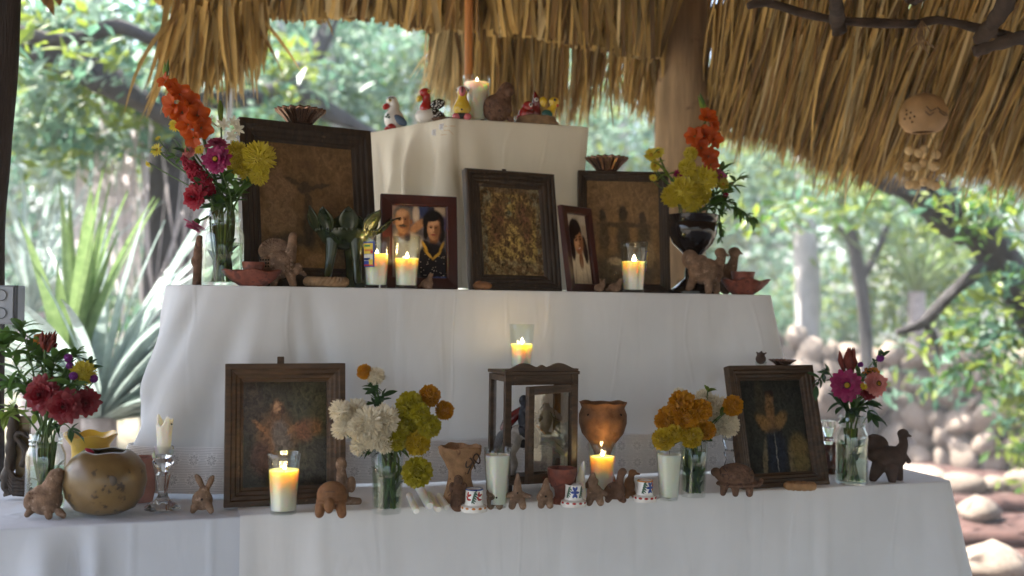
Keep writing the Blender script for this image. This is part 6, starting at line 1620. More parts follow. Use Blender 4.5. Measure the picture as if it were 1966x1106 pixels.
# local: x along front, y back, z up; front at y=0
for x in (-W_ / 2 + st_ / 2, W_ / 2 - st_ / 2):
    cbox('front_stile', (x, 0.006, zb + H_ / 2), (st_, 0.012, H_))
    cbox('back_stile', (x, D_ - 0.006, zb + H_ / 2), (st_, 0.012, H_ - 0.004))
cbox('front_rail', (0, 0.006, zb + H_ - 0.011), (W_ - 2 * st_, 0.010, 0.022)); cbox('front_rail', (0, 0.006, zb + 0.005), (W_ - 2 * st_, 0.010, 0.010))
for s_ in (-1, 1):
    x = s_ * (W_ / 2 - 0.005)
    cbox('side_rail', (x, D_ / 2, zb + H_ - 0.008), (0.009, D_ - 0.024, 0.014)); cbox('side_rail', (x, D_ / 2, zb + 0.006), (0.009, D_ - 0.024, 0.011))
    m = MB(); m.box((x, D_ / 2, zb + H_ / 2), (0.0016, D_ - 0.02, H_ - 0.02)); m.build('side_pane', M['pane'], cab)
cbox('floor_board', (0, D_ / 2, zb - 0.003), (W_ + 0.004, D_ + 0.006, 0.007)); cbox('roof_board', (0, D_ / 2, zb + H_ + 0.0035), (W_ + 0.004, D_ + 0.006, 0.007))
for x in (-W_ / 2 + 0.008, W_ / 2 - 0.008):
    for y in (0.008, D_ - 0.008): cbox('foot', (x, y, 0.0135), (0.020, 0.020, 0.027), 'wood_black')
m = MB(); vs = []                      # wavy crest on the front
N_ = 40
for j in range(2):
    for i in range(N_ + 1):
        u = i / N_ * 2 - 1
        zt = 0.004 + 0.013 * (0.55 + 0.45 * math.cos(u * math.pi * 2.1 + math.pi)) * (1 - 0.55 * max(0, abs(u) - 0.75) / 0.25) + 0.008 * math.exp(-(u / 0.09) ** 2)
        x = u * W_ / 2
        vs += [(x, 0.001 + j * 0.009, zb + H_ + 0.0075), (x, 0.001 + j * 0.009, zb + H_ + 0.0075 + zt)]
n2 = 2 * (N_ + 1)
fs = []
for i in range(N_):
    a_ = 2 * i; fs += [(a_, a_ + 2, a_ + 3, a_ + 1), (n2 + a_, n2 + a_ + 1, n2 + a_ + 3, n2 + a_ + 2), (a_ + 1, a_ + 3, n2 + a_ + 3, n2 + a_ + 1)]
fs += [(0, 1, n2 + 1, n2), (2 * N_, n2 + 2 * N_, n2 + 2 * N_ + 1, 2 * N_ + 1)]
m.add(vs, fs); m.build('crest', M['wood_frame'], cab)
# door, hinged at the right stile, swung towards the viewer
DW, DH = W_ - 2.2 * st_ + 0.012, H_ - 0.026
hinge = Vector((W_ / 2 - st_ * 0.9, -0.002, zb + 0.006))
M_d = Matrix.Rotation(R(24), 3, 'Z')
dm = MB(); db = 0.017
for (c_, s_) in [((-db / 2, -0.006, DH / 2), (db, 0.011, DH)), ((-DW + db / 2, -0.006, DH / 2), (db, 0.011, DH)), ((-DW / 2, -0.006, db / 2), (DW - 2 * db, 0.010, db)), ((-DW / 2, -0.006, DH - db / 2), (DW - 2 * db, 0.010, db))]:
    dm.box(c_, s_)
door = dm.build('door', M['wood_frame'], cab, loc=hinge); door.rotation_euler = (0, 0, R(24)); bevel(door, 0.0012)
m = MB(); m.box((-DW / 2, -0.006, DH / 2), (DW - 2 * db + 0.003, 0.0016, DH - 2 * db + 0.003)); m.build('door_pane', M['door_glass'], door)
for j in range(20):
    mm = MB(); mm.ell((-DW + db * 0.75, -0.0115, db + j * (DH - 2 * db) / 19), (0.002, 0.0016, 0.0025), None, 8, 5); mm.build('carved_bead', M['wood_frame'], door)
cab_top = c0 - CX * (W_ / 2) + Vector((0, 0, zb + H_ + 0.0072))
candle(cab_top + CY * (D_ * 0.78) - CX * 0.017, 86, 50, 38, 48, 'lit candle tumbler standing on top of the wooden cabinet', flame_h=12, melt=0.35, power=1.3)
# the horse
hl = c0 - CX * (W_ / 2 - 0.002) + CY * 0.052 + Vector((0, 0, zb + 0.0005)); 
t = thing('horse_figurine', 'white rearing horse figurine with dark rider inside the cabinet', 'figurine', hl)
f = Fig(k)
f.e(-16, 78, 34, 22, 17, 0, 12).t([(6, 84, 18), (22, 104, 14), (26, 122, 11)]).t([(24, 126, 11), (34, 124, 9), (46, 116, 7), (50, 112, 6)]).t([(22, 136, 3), (21, 142, 2)]).t([(28, 136, 3), (28, 142, 2)])
f.t([(10, 76, 12), (38, 78, 8), (50, 70, 6), (62, 62, 5)], -8).t([(8, 70, 12), (30, 66, 8), (46, 54, 6), (58, 44, 5)], 8)
f.t([(-36, 70, 17), (-44, 44, 11), (-36, 24, 7), (-42, 4, 6)], -8).t([(-38, 70, 17), (-54, 44, 11), (-48, 24, 7), (-56, 4, 6)], 8)
f.out('body', 'old_white', t, 1.6)
f = Fig(k); f.t([(-44, 88, 8), (-62, 78, 9), (-70, 50, 7), (-66, 26, 4)]); f.out('tail', 'rider', t)
f = Fig(k); f.t([(6, 104, 5), (14, 122, 6), (20, 136, 5)], 3).t([(8, 100, 4), (10, 112, 5)], -7); f.out('mane', 'rider', t)
f = Fig(k); f.e(-14, 84, 24, 18, 19, 0, 10).e(-20, 66, 14, 12, 20); f.out('saddle_cloth', 'rider', t)
f = Fig(k); f.t([(-16, 96, 13), (-20, 122, 12), (-20, 134, 6)]).e(-20, 146, 9, 11, 9).t([(-14, 128, 6), (4, 118, 5), (14, 114, 4)], -10).t([(-12, 98, 8), (4, 84, 7), (4, 62, 6)], -17); f.out('rider', 'rider', t)
f = Fig(k); f.t([(-26, 126, 8), (-46, 108, 12), (-58, 92, 8)], 2); f.out('cape', 'dkred', t)
for pts in ([(32, 126), (36, 116), (48, 110)], [(38, 130), (42, 112)]):
    m = MB(); m.tube([Vector((x, -9.5, z)) * k for x, z in pts], 1.1 * k, 5); m.build('bridle', M['black'], t)
m = MB(); m.tube([Vector((6, -16, 100)) * k, Vector((16, -18, 90)) * k, Vector((22, -16, 84)) * k], 2 * k, 6); m.build('breast_strap', M['orange'], t)
m = MB(); m.box(Vector((-6, 0, 1.5)) * k, Vector((110, 46, 4)) * k); bevel(m.build('base', M['wood_dark'], t), 0.001)

# ---------------------------------------------------------------- switch box on the left post, hanging chime
lc = at(14, 585, 2.28)
t = thing('switch_box', 'grey metal electrical box fixed to the left post', 'switch box', lc); k = mpp(lc)
m = MB(); m.box((0, 0, 0), Vector((50, 42, 74)) * k); bevel(m.build('box', M['grey_metal'], t), 0.003)
m = MB(); m.box(Vector((0, -22.5, 0)) * k, Vector((46, 3, 70)) * k); bevel(m.build('cover_plate', M['grey_metal'], t), 0.002)
M['dark_gap'] = mat('dark_edge', (0.03, 0.03, 0.035), 0.6)
m = MB(); m.box(Vector((26.5, -20, 0)) * k, Vector((3, 8, 74)) * k); m.build('side_lip', M['dark_gap'], t)
for z in (18, -16):
    m = MB(); m.lathe([(11 * k, 0), (11.5 * k, 1.5 * k), (9 * k, 1.5 * k), (9 * k, 0.2 * k), (0, 0.2 * k)], 28, Vector((0, -24, z)) * k, M=Matrix.Rotation(R(90), 3, 'X')); m.build('knockout', M['grey_metal'], t)
    m = MB(); m.tube([Vector((10.2 * math.cos(a_), -25.2, z + 10.2 * math.sin(a_))) * k for a_ in [2 * math.pi * i / 30 for i in range(31)]], 0.9 * k, 5, caps=False); m.build('knockout_ring', M['dark_gap'], t)
m = MB(); m.tube([Vector((-6, -6, -36)) * k, Vector((-5, -6, -52)) * k, Vector((-10, -6, -62)) * k, Vector((-20, -4, -64)) * k], 4 * k, 8); m.build('cable', M['dark_gap'], t)
lc = at(1773, 222, 3.0); k = mpp(lc)
t = thing('hanging_chime', 'carved gourd wind chime with strings of pale shells under the right thatch', 'wind chime', lc)
m = MB(); m.lathe([(q * k, z * k) for q, z in [(0, 42), (14, 41), (34, 30), (45, 8), (44, -12), (34, -28), (22, -33), (20, -31), (30, -24), (38, -10), (38, 6), (20, 32), (0, 36)]], 40); m.build('gourd', M['hang_clay'], t)
for (x, z) in [(-40, -2), (-36, -10), (-40, 6), (-33, -18), (-35, 0), (-30, -8), (-42, -10)]:
    y = -math.sqrt(max(0, 45 ** 2 - x * x)) if abs(x) < 45 else 0
    mm = MB(); mm.ell(Vector((x, y * 0.97, z)) * k, (1.7 * k, 1.7 * k, 2.0 * k), None, 8, 5); mm.build('pierced_hole', M['hole'], t)
for (pts) in ([(-12, 10), (-4, 0), (6, 6)], [(-14, 0), (-6, -8), (2, -2)], [(8, 8), (16, 2), (30, -2)], [(12, 0), (24, -6), (34, -4)]):
    mm = MB(); mm.tube([Vector((x, -math.sqrt(max(1, 45.5 ** 2 - x * x)) * (1 if abs(z) < 12 else .95), z)) * k for x, z in pts], 1 * k, 5); mm.build('carved_line', M['wood_frame'], t)
mm = MB(); mm.tube([Vector((0, 0, 40)) * k, Vector((-1, 0, 120)) * k, Vector((-2, 6, 178)) * k], 0.9 * k, 5); mm.build('cord', M['rope'], t)
for row, (z, xs_) in enumerate([(-68, (-26, -8, 6, 24)), (-98, (-28, -14, 2, 18, 28)), (-132, (-28, -14, 0, 14, 26))]):
    for x in xs_:
        y = random.uniform(-8, 8)
        mm = MB(); mm.ell(Vector((x + random.gauss(0, 2), y, z + random.gauss(0, 4))) * k, Vector((9.5, 5, 8.5)) * k, RY(random.uniform(-40, 40)), 12, 7); mm.build('shell', M['shell'], t)
for x in (-24, -8, 8, 24):
    mm = MB(); mm.tube([Vector((x * 0.5, 0, -30)) * k, Vector((x, 0, -68)) * k, Vector((x, 1, -132)) * k], 0.6 * k, 4); mm.build('string', M['rope'], t)

# ================================================================ FLOWERS, JARS
def petal_into(mb, L, W, M4, curl=0.3, cup=0.2, mi=0, tipw=0.75, ruffle=0.0, nl=4, nw=2, notch=0.0):
    ph = random.uniform(0, 6)
    def fn(a, b):
        w = W * (0.25 + 0.75 * math.sin(math.pi * 0.5 * min(1, b / tipw)) if b < tipw else math.cos((b - tipw) / (1 - tipw) * math.pi * 0.42))
        x = (a - 0.5) * w
        l = L * b * (1 - notch * (1 - abs(a - 0.5) * 2) * (b > 0.99))
        z = curl * L * b * b + cup * abs(a - 0.5) * w + ruffle * L * b * math.sin(a * 9 + ph)
        return M4 @ Vector((x, l, z))
    mb.grid(fn, nw, nl, mi)
def rot4(az, el):      # petal pointing outward at azimuth az, raised by el
    return Matrix.Rotation(az, 4, 'Z') @ Matrix.Rotation(el, 4, 'X')
def zinnia_mesh(mk, seed, layers=3, disc='disc', wide=0.38, n0=17):
    random.seed(seed); mb = MB()
    for q in range(layers):
        n = n0 - 2 * q; L = 1.0 - (0.22 if layers < 5 else .16) * q
        for j in range(n):
            az = 2 * math.pi * (j + 0.5 * q + random.uniform(-.2, .2)) / n
            M4 = Matrix.Translation((0, 0, 0.05 * q)) @ rot4(az, R(4 + 17 * q) + random.gauss(0, 0.10))
            petal_into(mb, L * random.uniform(.88, 1.06), wide * random.uniform(.9, 1.2), M4, -0.10 + random.gauss(0, .08), -0.25, 0, 0.78, 0.015, 6, 2)
    ds = .2 if layers < 5 else .10
    mb.ell((0, 0, 0.10 + 0.05 * layers), (ds, ds, ds * .64), None, 14, 7, 1)
    for j in range(16 if layers < 5 else 0):
        a = j * 0.393; mb.ell((0.18 * math.cos(a), 0.18 * math.sin(a), 0.17 + 0.05 * layers), (0.035, 0.035, 0.06), None, 6, 4, 2)
    return mb.mesh('bloom', [M[mk], M[disc], M['disc_dark' if disc == 'disc' else 'disc']], 0)
def pom_mesh(mk, seed, n=150, wide=0.26, long=0.42, flat=0.72, ruffle=0.05):
    random.seed(seed); mb = MB()
    mb.ell((0, 0, 0), (0.62, 0.62, 0.62 * flat), None, 12, 8)
    ga = math.pi * (3 - math.sqrt(5))
    for j in range(n):
        z = 1 - 1.62 * (j + .5) / n; r = math.sqrt(max(0, 1 - z * z)); a = ga * j
        d = Vector((r * math.cos(a), r * math.sin(a), z * flat + 0.0)).normalized()
        base = Vector((r * math.cos(a), r * math.sin(a), z * flat)) * 0.50
        out = (d + Vector((random.gauss(0, .16), random.gauss(0, .16), random.gauss(0.0, .16)))).normalized()
        side = out.cross(Vector((0, 0, 1)));
        if side.length < .05: side = Vector((1, 0, 0))
        side = Quaternion(out, random.uniform(-.7, .7)) @ side.normalized(); nm = side.cross(out)
        M4 = Matrix.Translation(base) @ Matrix((side, out, nm)).transposed().to_4x4()
        petal_into(mb, long * random.uniform(.85, 1.2), wide * random.uniform(.8, 1.2), M4, random.uniform(.0, .4), 0.3, 0, 0.7, ruffle, 3, 2)
    return mb.mesh('bloom', [M[mk]], 0)
def daisy_mesh(mk, seed, n=14):
    random.seed(seed); mb = MB()
    for q in range(2):
        for j in range(n):
            petal_into(mb, (1 - .15 * q) * random.uniform(.85, 1.05), 0.27, rot4(2 * math.pi * (j + .5 * q) / n, R(8 + 14 * q) + random.gauss(0, .12)), -0.05, .1, 0, .65, 0, 3)
    mb.ell((0, 0, .1), (.24, .24, .13), None, 10, 6, 1)
    return mb.mesh('bloom', [M[mk], M['disc']], 0)
def glad_mesh(mk, seed):
    random.seed(seed); mb = MB()
    for q in range(2):
        for j in range(3):
            M4 = rot4(2 * math.pi * (j + .5 * q) / 3 + random.gauss(0, .1), R(48 - 14 * q) + random.gauss(0, .12))
            petal_into(mb, 1.15, .95, M4, -0.35 + .1 * q, .12, 0, .62, .06, 8, 6)
    for j in range(3):
        mb.tube([(0, 0, 0), (.05 * math.cos(j * 2), .05 * math.sin(j * 2), .55)], .025, 5, 0)
    mb.tube([(0, 0, -.4), (0, 0, .1)], [.06, .14], 8, 1)
    return mb.mesh('floret', [M[mk], M['stem']], 0)
def globe_mesh(seed):
    random.seed(seed); mb = MB(); mb.ell((0, 0, 0), (.8, .8, .85), None, 12, 8)
    for j in range(60):
        z = 1 - 2 * (j + .5) / 60; r = math.sqrt(1 - z * z); a = 2.4 * j
        mb.ell((.8 * r * math.cos(a), .8 * r * math.sin(a), .85 * z), (.17, .17, .2), None, 5, 4)
    return mb.mesh('bloom', [M['purple']], 0)
def plume_mesh(seed, n=16):
    random.seed(seed); mb = MB()
    for j in range(n):
        a = random.uniform(0, 6.28); r = random.uniform(.05, .34); h = random.uniform(.45, 1.0) * (1 - .5 * r)
        b = Vector((r * .6 * math.cos(a), r * .6 * math.sin(a), random.uniform(-.1, .1))); tpp = Vector((r * 1.1 * math.cos(a), r * 1.1 * math.sin(a), h))
        md = b.lerp(tpp, .5) + Vector((random.gauss(0, .02), random.gauss(0, .02), 0))
        mb.tube([b, md, b.lerp(tpp, .8), tpp], [.05, .085, .05, .004], 6, fn=lambda i, a_: 1 + .25 * math.sin(3 * a_ + i))
    return mb.mesh('plume', [M['plume']], 0)
def comb_mesh(seed):     # velvety folded cockscomb
    random.seed(seed); mb = MB()
    mb.ell((0, 0, 0), (.42, .36, .85), None, 10, 8)
    for j in range(130):
        a = random.uniform(0, 6.28); z = random.uniform(-.85, .85); r = .5 * math.sqrt(max(0, 1 - z * z)) * random.uniform(.7, 1.1)
        mb.ell((r * math.cos(a), r * math.sin(a) * .85, z), (.13 * random.uniform(.6, 1.2), .12, .11), None, 6, 4)
    return mb.mesh('bloom', [M['crimson']], 0)
_cache = {}
def bloom_mesh(kind, mk):
    key = (kind, mk, random.randrange(2)); st = random.getstate()
    if key not in _cache:
        sd = hash(kind + mk) % 1000 if False else (sum(map(ord, kind + mk)) + 7 * key[2])
        _cache[key] = {'zinnia': lambda: zinnia_mesh(mk, sd), 'dahlia': lambda: zinnia_mesh(mk, sd, 5, 'disc_dark', .36, 17), 'mum': lambda: pom_mesh(mk, sd, 170, .16, .52, .66, .02),
                       'marigold': lambda: pom_mesh(mk, sd, 170, .30, .40, .80, .09), 'daisy': lambda: daisy_mesh(mk, sd), 'globe': lambda: globe_mesh(sd), 'comb': lambda: comb_mesh(sd)}[kind]()
    random.setstate(st)
    return _cache[key]
WORDS = {'zinnia': 'zinnia', 'dahlia': 'dahlia', 'mum': 'chrysanthemum', 'marigold': 'marigold', 'daisy': 'daisy', 'globe': 'globe amaranth', 'comb': 'cockscomb'}
CW_ = {'magenta': 'magenta', 'redpet': 'red', 'deepred': 'dark red', 'pinkpet': 'pink', 'salmon': 'salmon pink', 'mumyellow': 'yellow', 'marigold': 'golden', 'olive_mum': 'olive yellow', 'marorange': 'orange', 'whitepet': 'white', 'purple': 'purple', 'orangepet': 'orange', 'crimson': 'crimson'}
ORD = ['leftmost', 'second', 'third', 'fourth', 'fifth', 'sixth', 'seventh', 'eighth', 'ninth', 'tenth', 'eleventh', 'twelfth']
def bouquet(where, vloc, d0, neck, flowers, sprigs=(), base_h=0.02):
    """flowers: (kind, petals, px, py, R px, depth offset, facing or None); stems run to the neck point, then into the vase at vloc"""
    groups = {}
    for fl in flowers: groups.setdefault((fl[0], fl[1]), []).append(fl)
    n_idx = 0
    for (kind, mk), fls in groups.items():
        fls.sort(key=lambda f: f[2])
        for i, (kd, mk_, px, py, Rp, dy, face) in enumerate(fls):
            n = len(fls); nm = CW_[mk] + ' ' + WORDS[kind]
            if n == 1: lab = f'{nm} in {where}'
            else:
                o_ = 'leftmost' if i == 0 else ('rightmost' if i == n - 1 else ORD[i] + ' from left')
                lab = f'{o_} {nm} in {where}'
            c = at(px, py, d0 + dy); k = (d0 + dy) / FPX
            fc = Vector(face) if face else Vector((random.gauss(0, .25) + (px - 983 - neck[0] + 983) * .004, -1, random.uniform(.0, .5)))
            fc.normalize()
            t = thing({'globe': 'globe_amaranth', 'comb': 'cockscomb', 'mum': 'chrysanthemum'}.get(kind, kind), lab, 'flower', c, 'flowers in ' + where)
            q = fc.to_track_quat('Z', 'Y') @ Quaternion((0, 0, 1), random.uniform(0, 6.28))
            inst('bloom', bloom_mesh(kind, mk), t, (0, 0, 0), q, Rp * k)
            nk = at(neck[0] + random.uniform(-neck[2], neck[2]), neck[1], d0 + random.uniform(-.012, .012)) - c
            bt = vloc + Vector((random.uniform(-.014, .014), random.uniform(-.012, .012), base_h)) - c
            b0 = -fc * Rp * k * .25
            b1 = -fc * Rp * k * 1.1 + Vector((0, 0, -Rp * k * .5))
            s = spline([tuple(b0), tuple(b1 * .8 + nk * .12), tuple(nk), tuple(bt)], 14)
            m = MB(); m.tube(s, .0022 if Rp > 14 else .0013, 6); m.build('stem', M['stem'], t)
            m = MB(); m.ell(-fc * Rp * k * .32, (Rp * k * .28,) * 3, None, 8, 6); m.build('calyx', M['leaf'], t)
def leaf_blade(L, W, seed=0):
    m = MB(); bend = random.uniform(.2, .9)
    def fn(a, b):
        w = W * math.sin(math.pi * (b * .96 + .04)) ** .75
        return ((a - .5) * w, L * b, -bend * L * b * b * .6 + .3 * abs(a - .5) * w)
    m.grid(fn, 2, 5); return m
def sprig(where_label, ctrl, d, leaves, size, mk='leaf', wide=.4, stem_r=.0016, name='leafy_sprig', spread=1.0, group=None):
    pts = [at(p[0], p[1], d + (p[2] if len(p) > 2 else 0)) for p in ctrl]
    t = thing(name, where_label, 'foliage', pts[-1], group)
    s = [Vector(q) for q in spline([tuple(p - pts[-1]) for p in pts], 20)]
    m = MB(); m.tube(s, [stem_r * (.5 + i / 20) for i in range(21)], 5); m.build('stem', M['stem'], t)
    for j in range(int(leaves * 1.5)):
        f_ = random.uniform(0, .85); i = int(f_ * 20)
        tan = (s[i] - s[min(i + 1, 20)]).normalized()
        out = (tan * .7 + Vector((random.gauss(0, 1), random.gauss(0, .7), random.gauss(0, .7))) * spread * .7).normalized()
        L = size * 1.15 * random.uniform(.6, 1.25)
        q = out.to_track_quat('Y', 'Z') @ Quaternion((0, 1, 0), random.gauss(0, .5))
        inst('leaf', leaf_blade(L, L * wide).mesh('leaf', M[mk], 0), t, s[i], q)
def jar(loc, h, w, neck_w, neck_h, label, water=0.6, name='glass_jar'):
    k = mpp(loc); t = thing(name, label, 'jar', loc, 'glass flower jars')
    r, nr = w / 2, neck_w / 2
    sh = h - neck_h
    out_ = [(0, .5), (r * .9, .5), (r, 5), (r * 1.0, sh - 12), (r * .95, sh - 5), (nr + 1.5, sh + 4), (nr, sh + 8), (nr + 2, sh + neck_h * .35), (nr, sh + neck_h * .45), (nr + 2.4, sh + neck_h * .6), (nr, sh + neck_h * .7), (nr + 1.5, h - 2), (nr, h)]
    th = 2.0
    inn_ = [(max(0, a - th), max(b, 6)) for a, b in out_[:0:-1]]
    m = MB(); m.lathe([(a * k, b * k) for a, b in out_ + inn_ + [(0, 6)]], 56); m.build('glass', M['glass'], t, sharp=60)
    if water:
        wz = h * water; rr = r - th - .6
        m = MB(); m.lathe([(a * k, b * k) for a, b in [(0, 6.6), (rr * .92, 6.6), (rr, 10), (rr, min(wz, sh - 12)), (rr * .98, min(wz, sh - 10)), (0, min(wz, sh - 10))]], 48); m.build('water', M['water'], t, sharp=60)
    return t
def tumbler(loc, h, wt, wb, label, water=.75):
    k = mpp(loc); t = thing('glass_tumbler', label, 'glass', loc, 'glass flower tumblers')
    rad = lambda z: wb / 2 + (wt - wb) / 2 * z / h
    m = MB(); m.lathe([(a * k, b * k) for a, b in [(0, .5), (wb / 2, .5), (rad(6), 6), (rad(h * .5), h * .5), (wt / 2, h - 1), (wt / 2 - 1, h), (wt / 2 - 2, h - 1), (rad(h * .5) - 2, h * .5), (rad(10) - 2.4, 11), (0, 10)]], 60, fn=lambda r, z, a: (r * (1 + (.012 * math.cos(14 * a) if z < h * k * .8 else 0)), z)); m.build('glass', M['glass'], t, sharp=60)
    m = MB(); m.lathe([(a * k, b * k) for a, b in [(0, 11.4), (rad(11) - 3.4, 11.8), (rad(h * water) - 3, h * water), (0, h * water)]], 48); m.build('water', M['water'], t, sharp=60)
    return t
def cut_stems(label, vloc, n, r, h, mk='stem', leaf=True):
    """bundle of stems and stripped leaves standing in the water"""
    t = thing('stem_bundle', label, 'stems', vloc)
    for j in range(n):
        a = random.uniform(0, 6.28); q = math.sqrt(random.random()) * r
        a2 = a + random.uniform(-1.2, 1.2)
        m = MB(); m.tube([(q * math.cos(a), q * math.sin(a), .009), (q * .6 * math.cos(a2), q * .6 * math.sin(a2), h * .55), (q * .9 * math.cos(a2), q * .9 * math.sin(a2), h)], random.uniform(.0016, .003), 6); m.build('stem', M[random.choice(['stem', 'leaf', 'leaf_dark', 'leaf_lime'])], t)
    if leaf:
        for j in range(n):
            a = random.uniform(0, 6.28); q = random.uniform(.2, .8) * r
            L = random.uniform(.02, .04)
            inst('leaf', leaf_blade(L, L * .4).mesh('leaf', M[random.choice(['leaf', 'leaf_dark'])], 0), t, (q * math.cos(a), q * math.sin(a), random.uniform(.012, h * .7)), Vector((random.gauss(0, .4), random.gauss(0, .4), 1)).normalized().to_track_quat('Y', 'Z'))
    return t
def gladiolus(label, where, d, florets, tip, neck, vloc, mk='gladiolus', base_h=.02):
    c = at(*tip, d); t = thing('gladiolus', label, 'flower', c)
    for (px, py, rp, fx, fz) in florets:
        dd = d + random.uniform(-.02, .01); k = dd / FPX
        fc = Vector((fx, -1, fz)).normalized()
        inst('floret', glad_mesh(mk, random.randrange(9999)), t, at(px, py, dd) - c, fc.to_track_quat('Z', 'Y') @ Quaternion((0, 0, 1), random.uniform(0, 6)), rp * k)
    mid_ = [at(f_[0], f_[1] + 4, d + .012) - c for f_ in florets[::2]]
    s = spline([(0, 0, 0)] + [tuple(p) for p in mid_] + [tuple(at(neck[0], neck[1], d) - c), tuple(vloc + Vector((0, 0, base_h)) - c)], 30)
    m = MB(); m.tube(s, [.0015 + .0025 * min(1, i / 10) for i in range(31)], 7); m.build('stem', M['stem'], t)
    for j in range(3):
        k = d / FPX; m = MB(); p = Vector(s[j]) ; dz = (Vector(s[0]) - Vector(s[4])).normalized()
        m.tube([p - dz * 12 * k, p + Vector(((-1) ** j * 2, 0, 0)) * k, p + dz * 18 * k + Vector(((-1) ** j * 3, 0, 0)) * k], [3 * k, 4.5 * k, .6 * k], 8); m.build('bud', M['leaf_lime' if j else 'leaf'], t)
# ---- A: tall bouquet, middle step left
random.seed(21)
va = mid(427, 0.30); d = (va - EYE).dot(CW)
W_A = 'the jar bouquet on the left of the middle step'
jar(va, 142, 78, 62, 34, 'large clear glass flower jar on the left of the middle step', .58)
cut_stems('green stems standing in the water of the left middle-step jar', va, 18, .026, .135)
gladiolus('bright orange gladiolus spike leaning left above the tall bouquet', W_A, d, [(318, 156, 15, -.8, .5), (330, 168, 16, .5, .5), (346, 182, 21, .3, .4), (334, 204, 23, -.7, .1), (364, 200, 22, .7, .4), (350, 216, 22, .0, -.2), (378, 222, 23, .7, .1), (362, 240, 21, -.4, -.1), (386, 246, 22, .7, -.1), (372, 264, 18, -.1, -.4)], (319, 132), (425, 400), va)
bouquet(W_A, va, d, (427, 402, 22), [
    ('zinnia', 'magenta', 416, 307, 29, -.05, (-.1, -1, .1)), ('dahlia', 'redpet', 373, 378, 27, -.04, (-.3, -1, -.05)), ('dahlia', 'pinkpet', 416, 278, 24, 0, (0, -.55, 1)), ('zinnia', 'salmon', 364, 292, 17, 0, (-.5, -1, .5)),
    ('zinnia', 'pinkpet', 374, 432, 24, -.03, (-.5, -.25, -1)), ('comb', 'crimson', 374, 332, 28, -.02, (-.6, -.2, .8)), ('comb', 'crimson', 398, 356, 24, -.02, (-.4, -.2, .9)), ('comb', 'crimson', 358, 312, 16, -.01, (-.6, -.2, .8)),
    ('mum', 'mumyellow', 498, 303, 32, -.02, (.3, -1, .3)), ('mum', 'mumyellow', 454, 292, 22, .01, (.1, -1, .6)), ('mum', 'mumyellow', 497, 338, 19, -.01, (.5, -1, -.3)), ('mum', 'mumyellow', 472, 328, 20, 0, None), ('mum', 'mumyellow', 450, 318, 17, 0, None),
    ('daisy', 'mumyellow', 338, 240, 17, 0, (-.2, -1, .2)), ('daisy', 'mumyellow', 302, 288, 15, 0, (-.5, -1, .2)), ('daisy', 'mumyellow', 285, 315, 8, 0, (-.5, -.6, -.6)), ('daisy', 'mumyellow', 304, 266, 7, 0, (-.4, -.6, .6)), ('daisy', 'marigold', 384, 288, 12, -.02, None)],)
t = thing('tuberose', 'white tuberose with a green bud tip in the tall bouquet', 'flower', at(426, 220, d + .03)); c = t.location; k = d / FPX
m = MB(); m.tube([at(423, 192, d + .03) - c, at(423, 205, d + .03) - c, at(424, 235, d + .03) - c], [1 * k, 6 * k, 4 * k], 8); m.build('bud', M['leaf_lime'], t)
m = MB(); m.tube([at(424, 232, d + .03) - c, at(426, 300, d + .03) - c, at(427, 400, d) - c], .002, 6); m.build('stem', M['stem'], t)
for (px, py, fx, fz) in [(430, 240, .1, .2), (448, 236, .8, .2), (405, 234, -.7, .5), (444, 262, .6, -.2), (456, 248, .9, .1)]:
    mb = MB()
    for j in range(6): petal_into(mb, 15 * k, 7 * k, rot4(j * 1.047, R(25)), -.1, .1, 0, .5, 0, 3)
    mb.tube([(0, 0, 0), (0, 0, -16 * k)], [2.2 * k, 1.4 * k], 6)
    inst('floret', mb.mesh('floret', M['tuberose'], 0), t, at(px, py, d + .02) - c, Vector((fx, -.7, fz)).normalized().to_track_quat('Z', 'Y'))
for i, (lab, ctrl, n, sz, mk) in enumerate([
    ('sprig of thin branching stems at the left of the tall bouquet', [(300, 290), (335, 300), (385, 330), (425, 400)], 8, .018, 'leaf'),
    ('dark leaves low in the tall bouquet', [(385, 350, -.02), (400, 370, -.02), (415, 392), (427, 410)], 16, .032, 'leaf_dark'),
    ('green leaves on the right of the tall bouquet', [(470, 350), (455, 370), (440, 390), (430, 410)], 18, .030, 'leaf'),
    ('leaves in the middle of the tall bouquet', [(430, 340), (428, 365), (428, 390), (427, 410)], 18, .030, 'leaf'),
    ('feathery leaf beside the orange gladiolus', [(345, 285), (365, 300), (400, 340), (425, 400)], 10, .022, 'leaf_dark')]):
    sprig(lab, ctrl, d, n, sz, mk, group='greenery in ' + W_A)
# ---- B: red bouquet, long table left
vb = low(86, 978); d = (vb - EYE).dot(CW)
W_B = 'the red bouquet at the left table end'
jar(vb, 146, 72, 58, 30, 'clear glass flower jar at the left table end', .55)
cut_stems('dark stems standing in the water of the left table jar', vb, 16, .022, .13)
bouquet(W_B, vb, d, (86, 838, 20), [
    ('dahlia', 'deepred', 82, 757, 40, -.05, (-.15, -1, .05)), ('dahlia', 'deepred', 124, 780, 36, -.06, (.1, -1, .0)), ('dahlia', 'deepred', 164, 772, 30, -.03, (.5, -1, -.1)),
    ('globe', 'purple', 131, 687, 9, 0, None), ('globe', 'purple', 134, 702, 8, 0, None), ('globe', 'purple', 141, 722, 9, -.02, None), ('globe', 'purple', 180, 727, 9, 0, None), ('mum', 'mumyellow', 160, 716, 24, 0, (.3, -1, .4)), ('zinnia', 'orangepet', 74, 650, 13, .01, (-.3, -1, .6)), ('zinnia', 'deepred', 98, 662, 12, .01, (.3, -1, .6))])
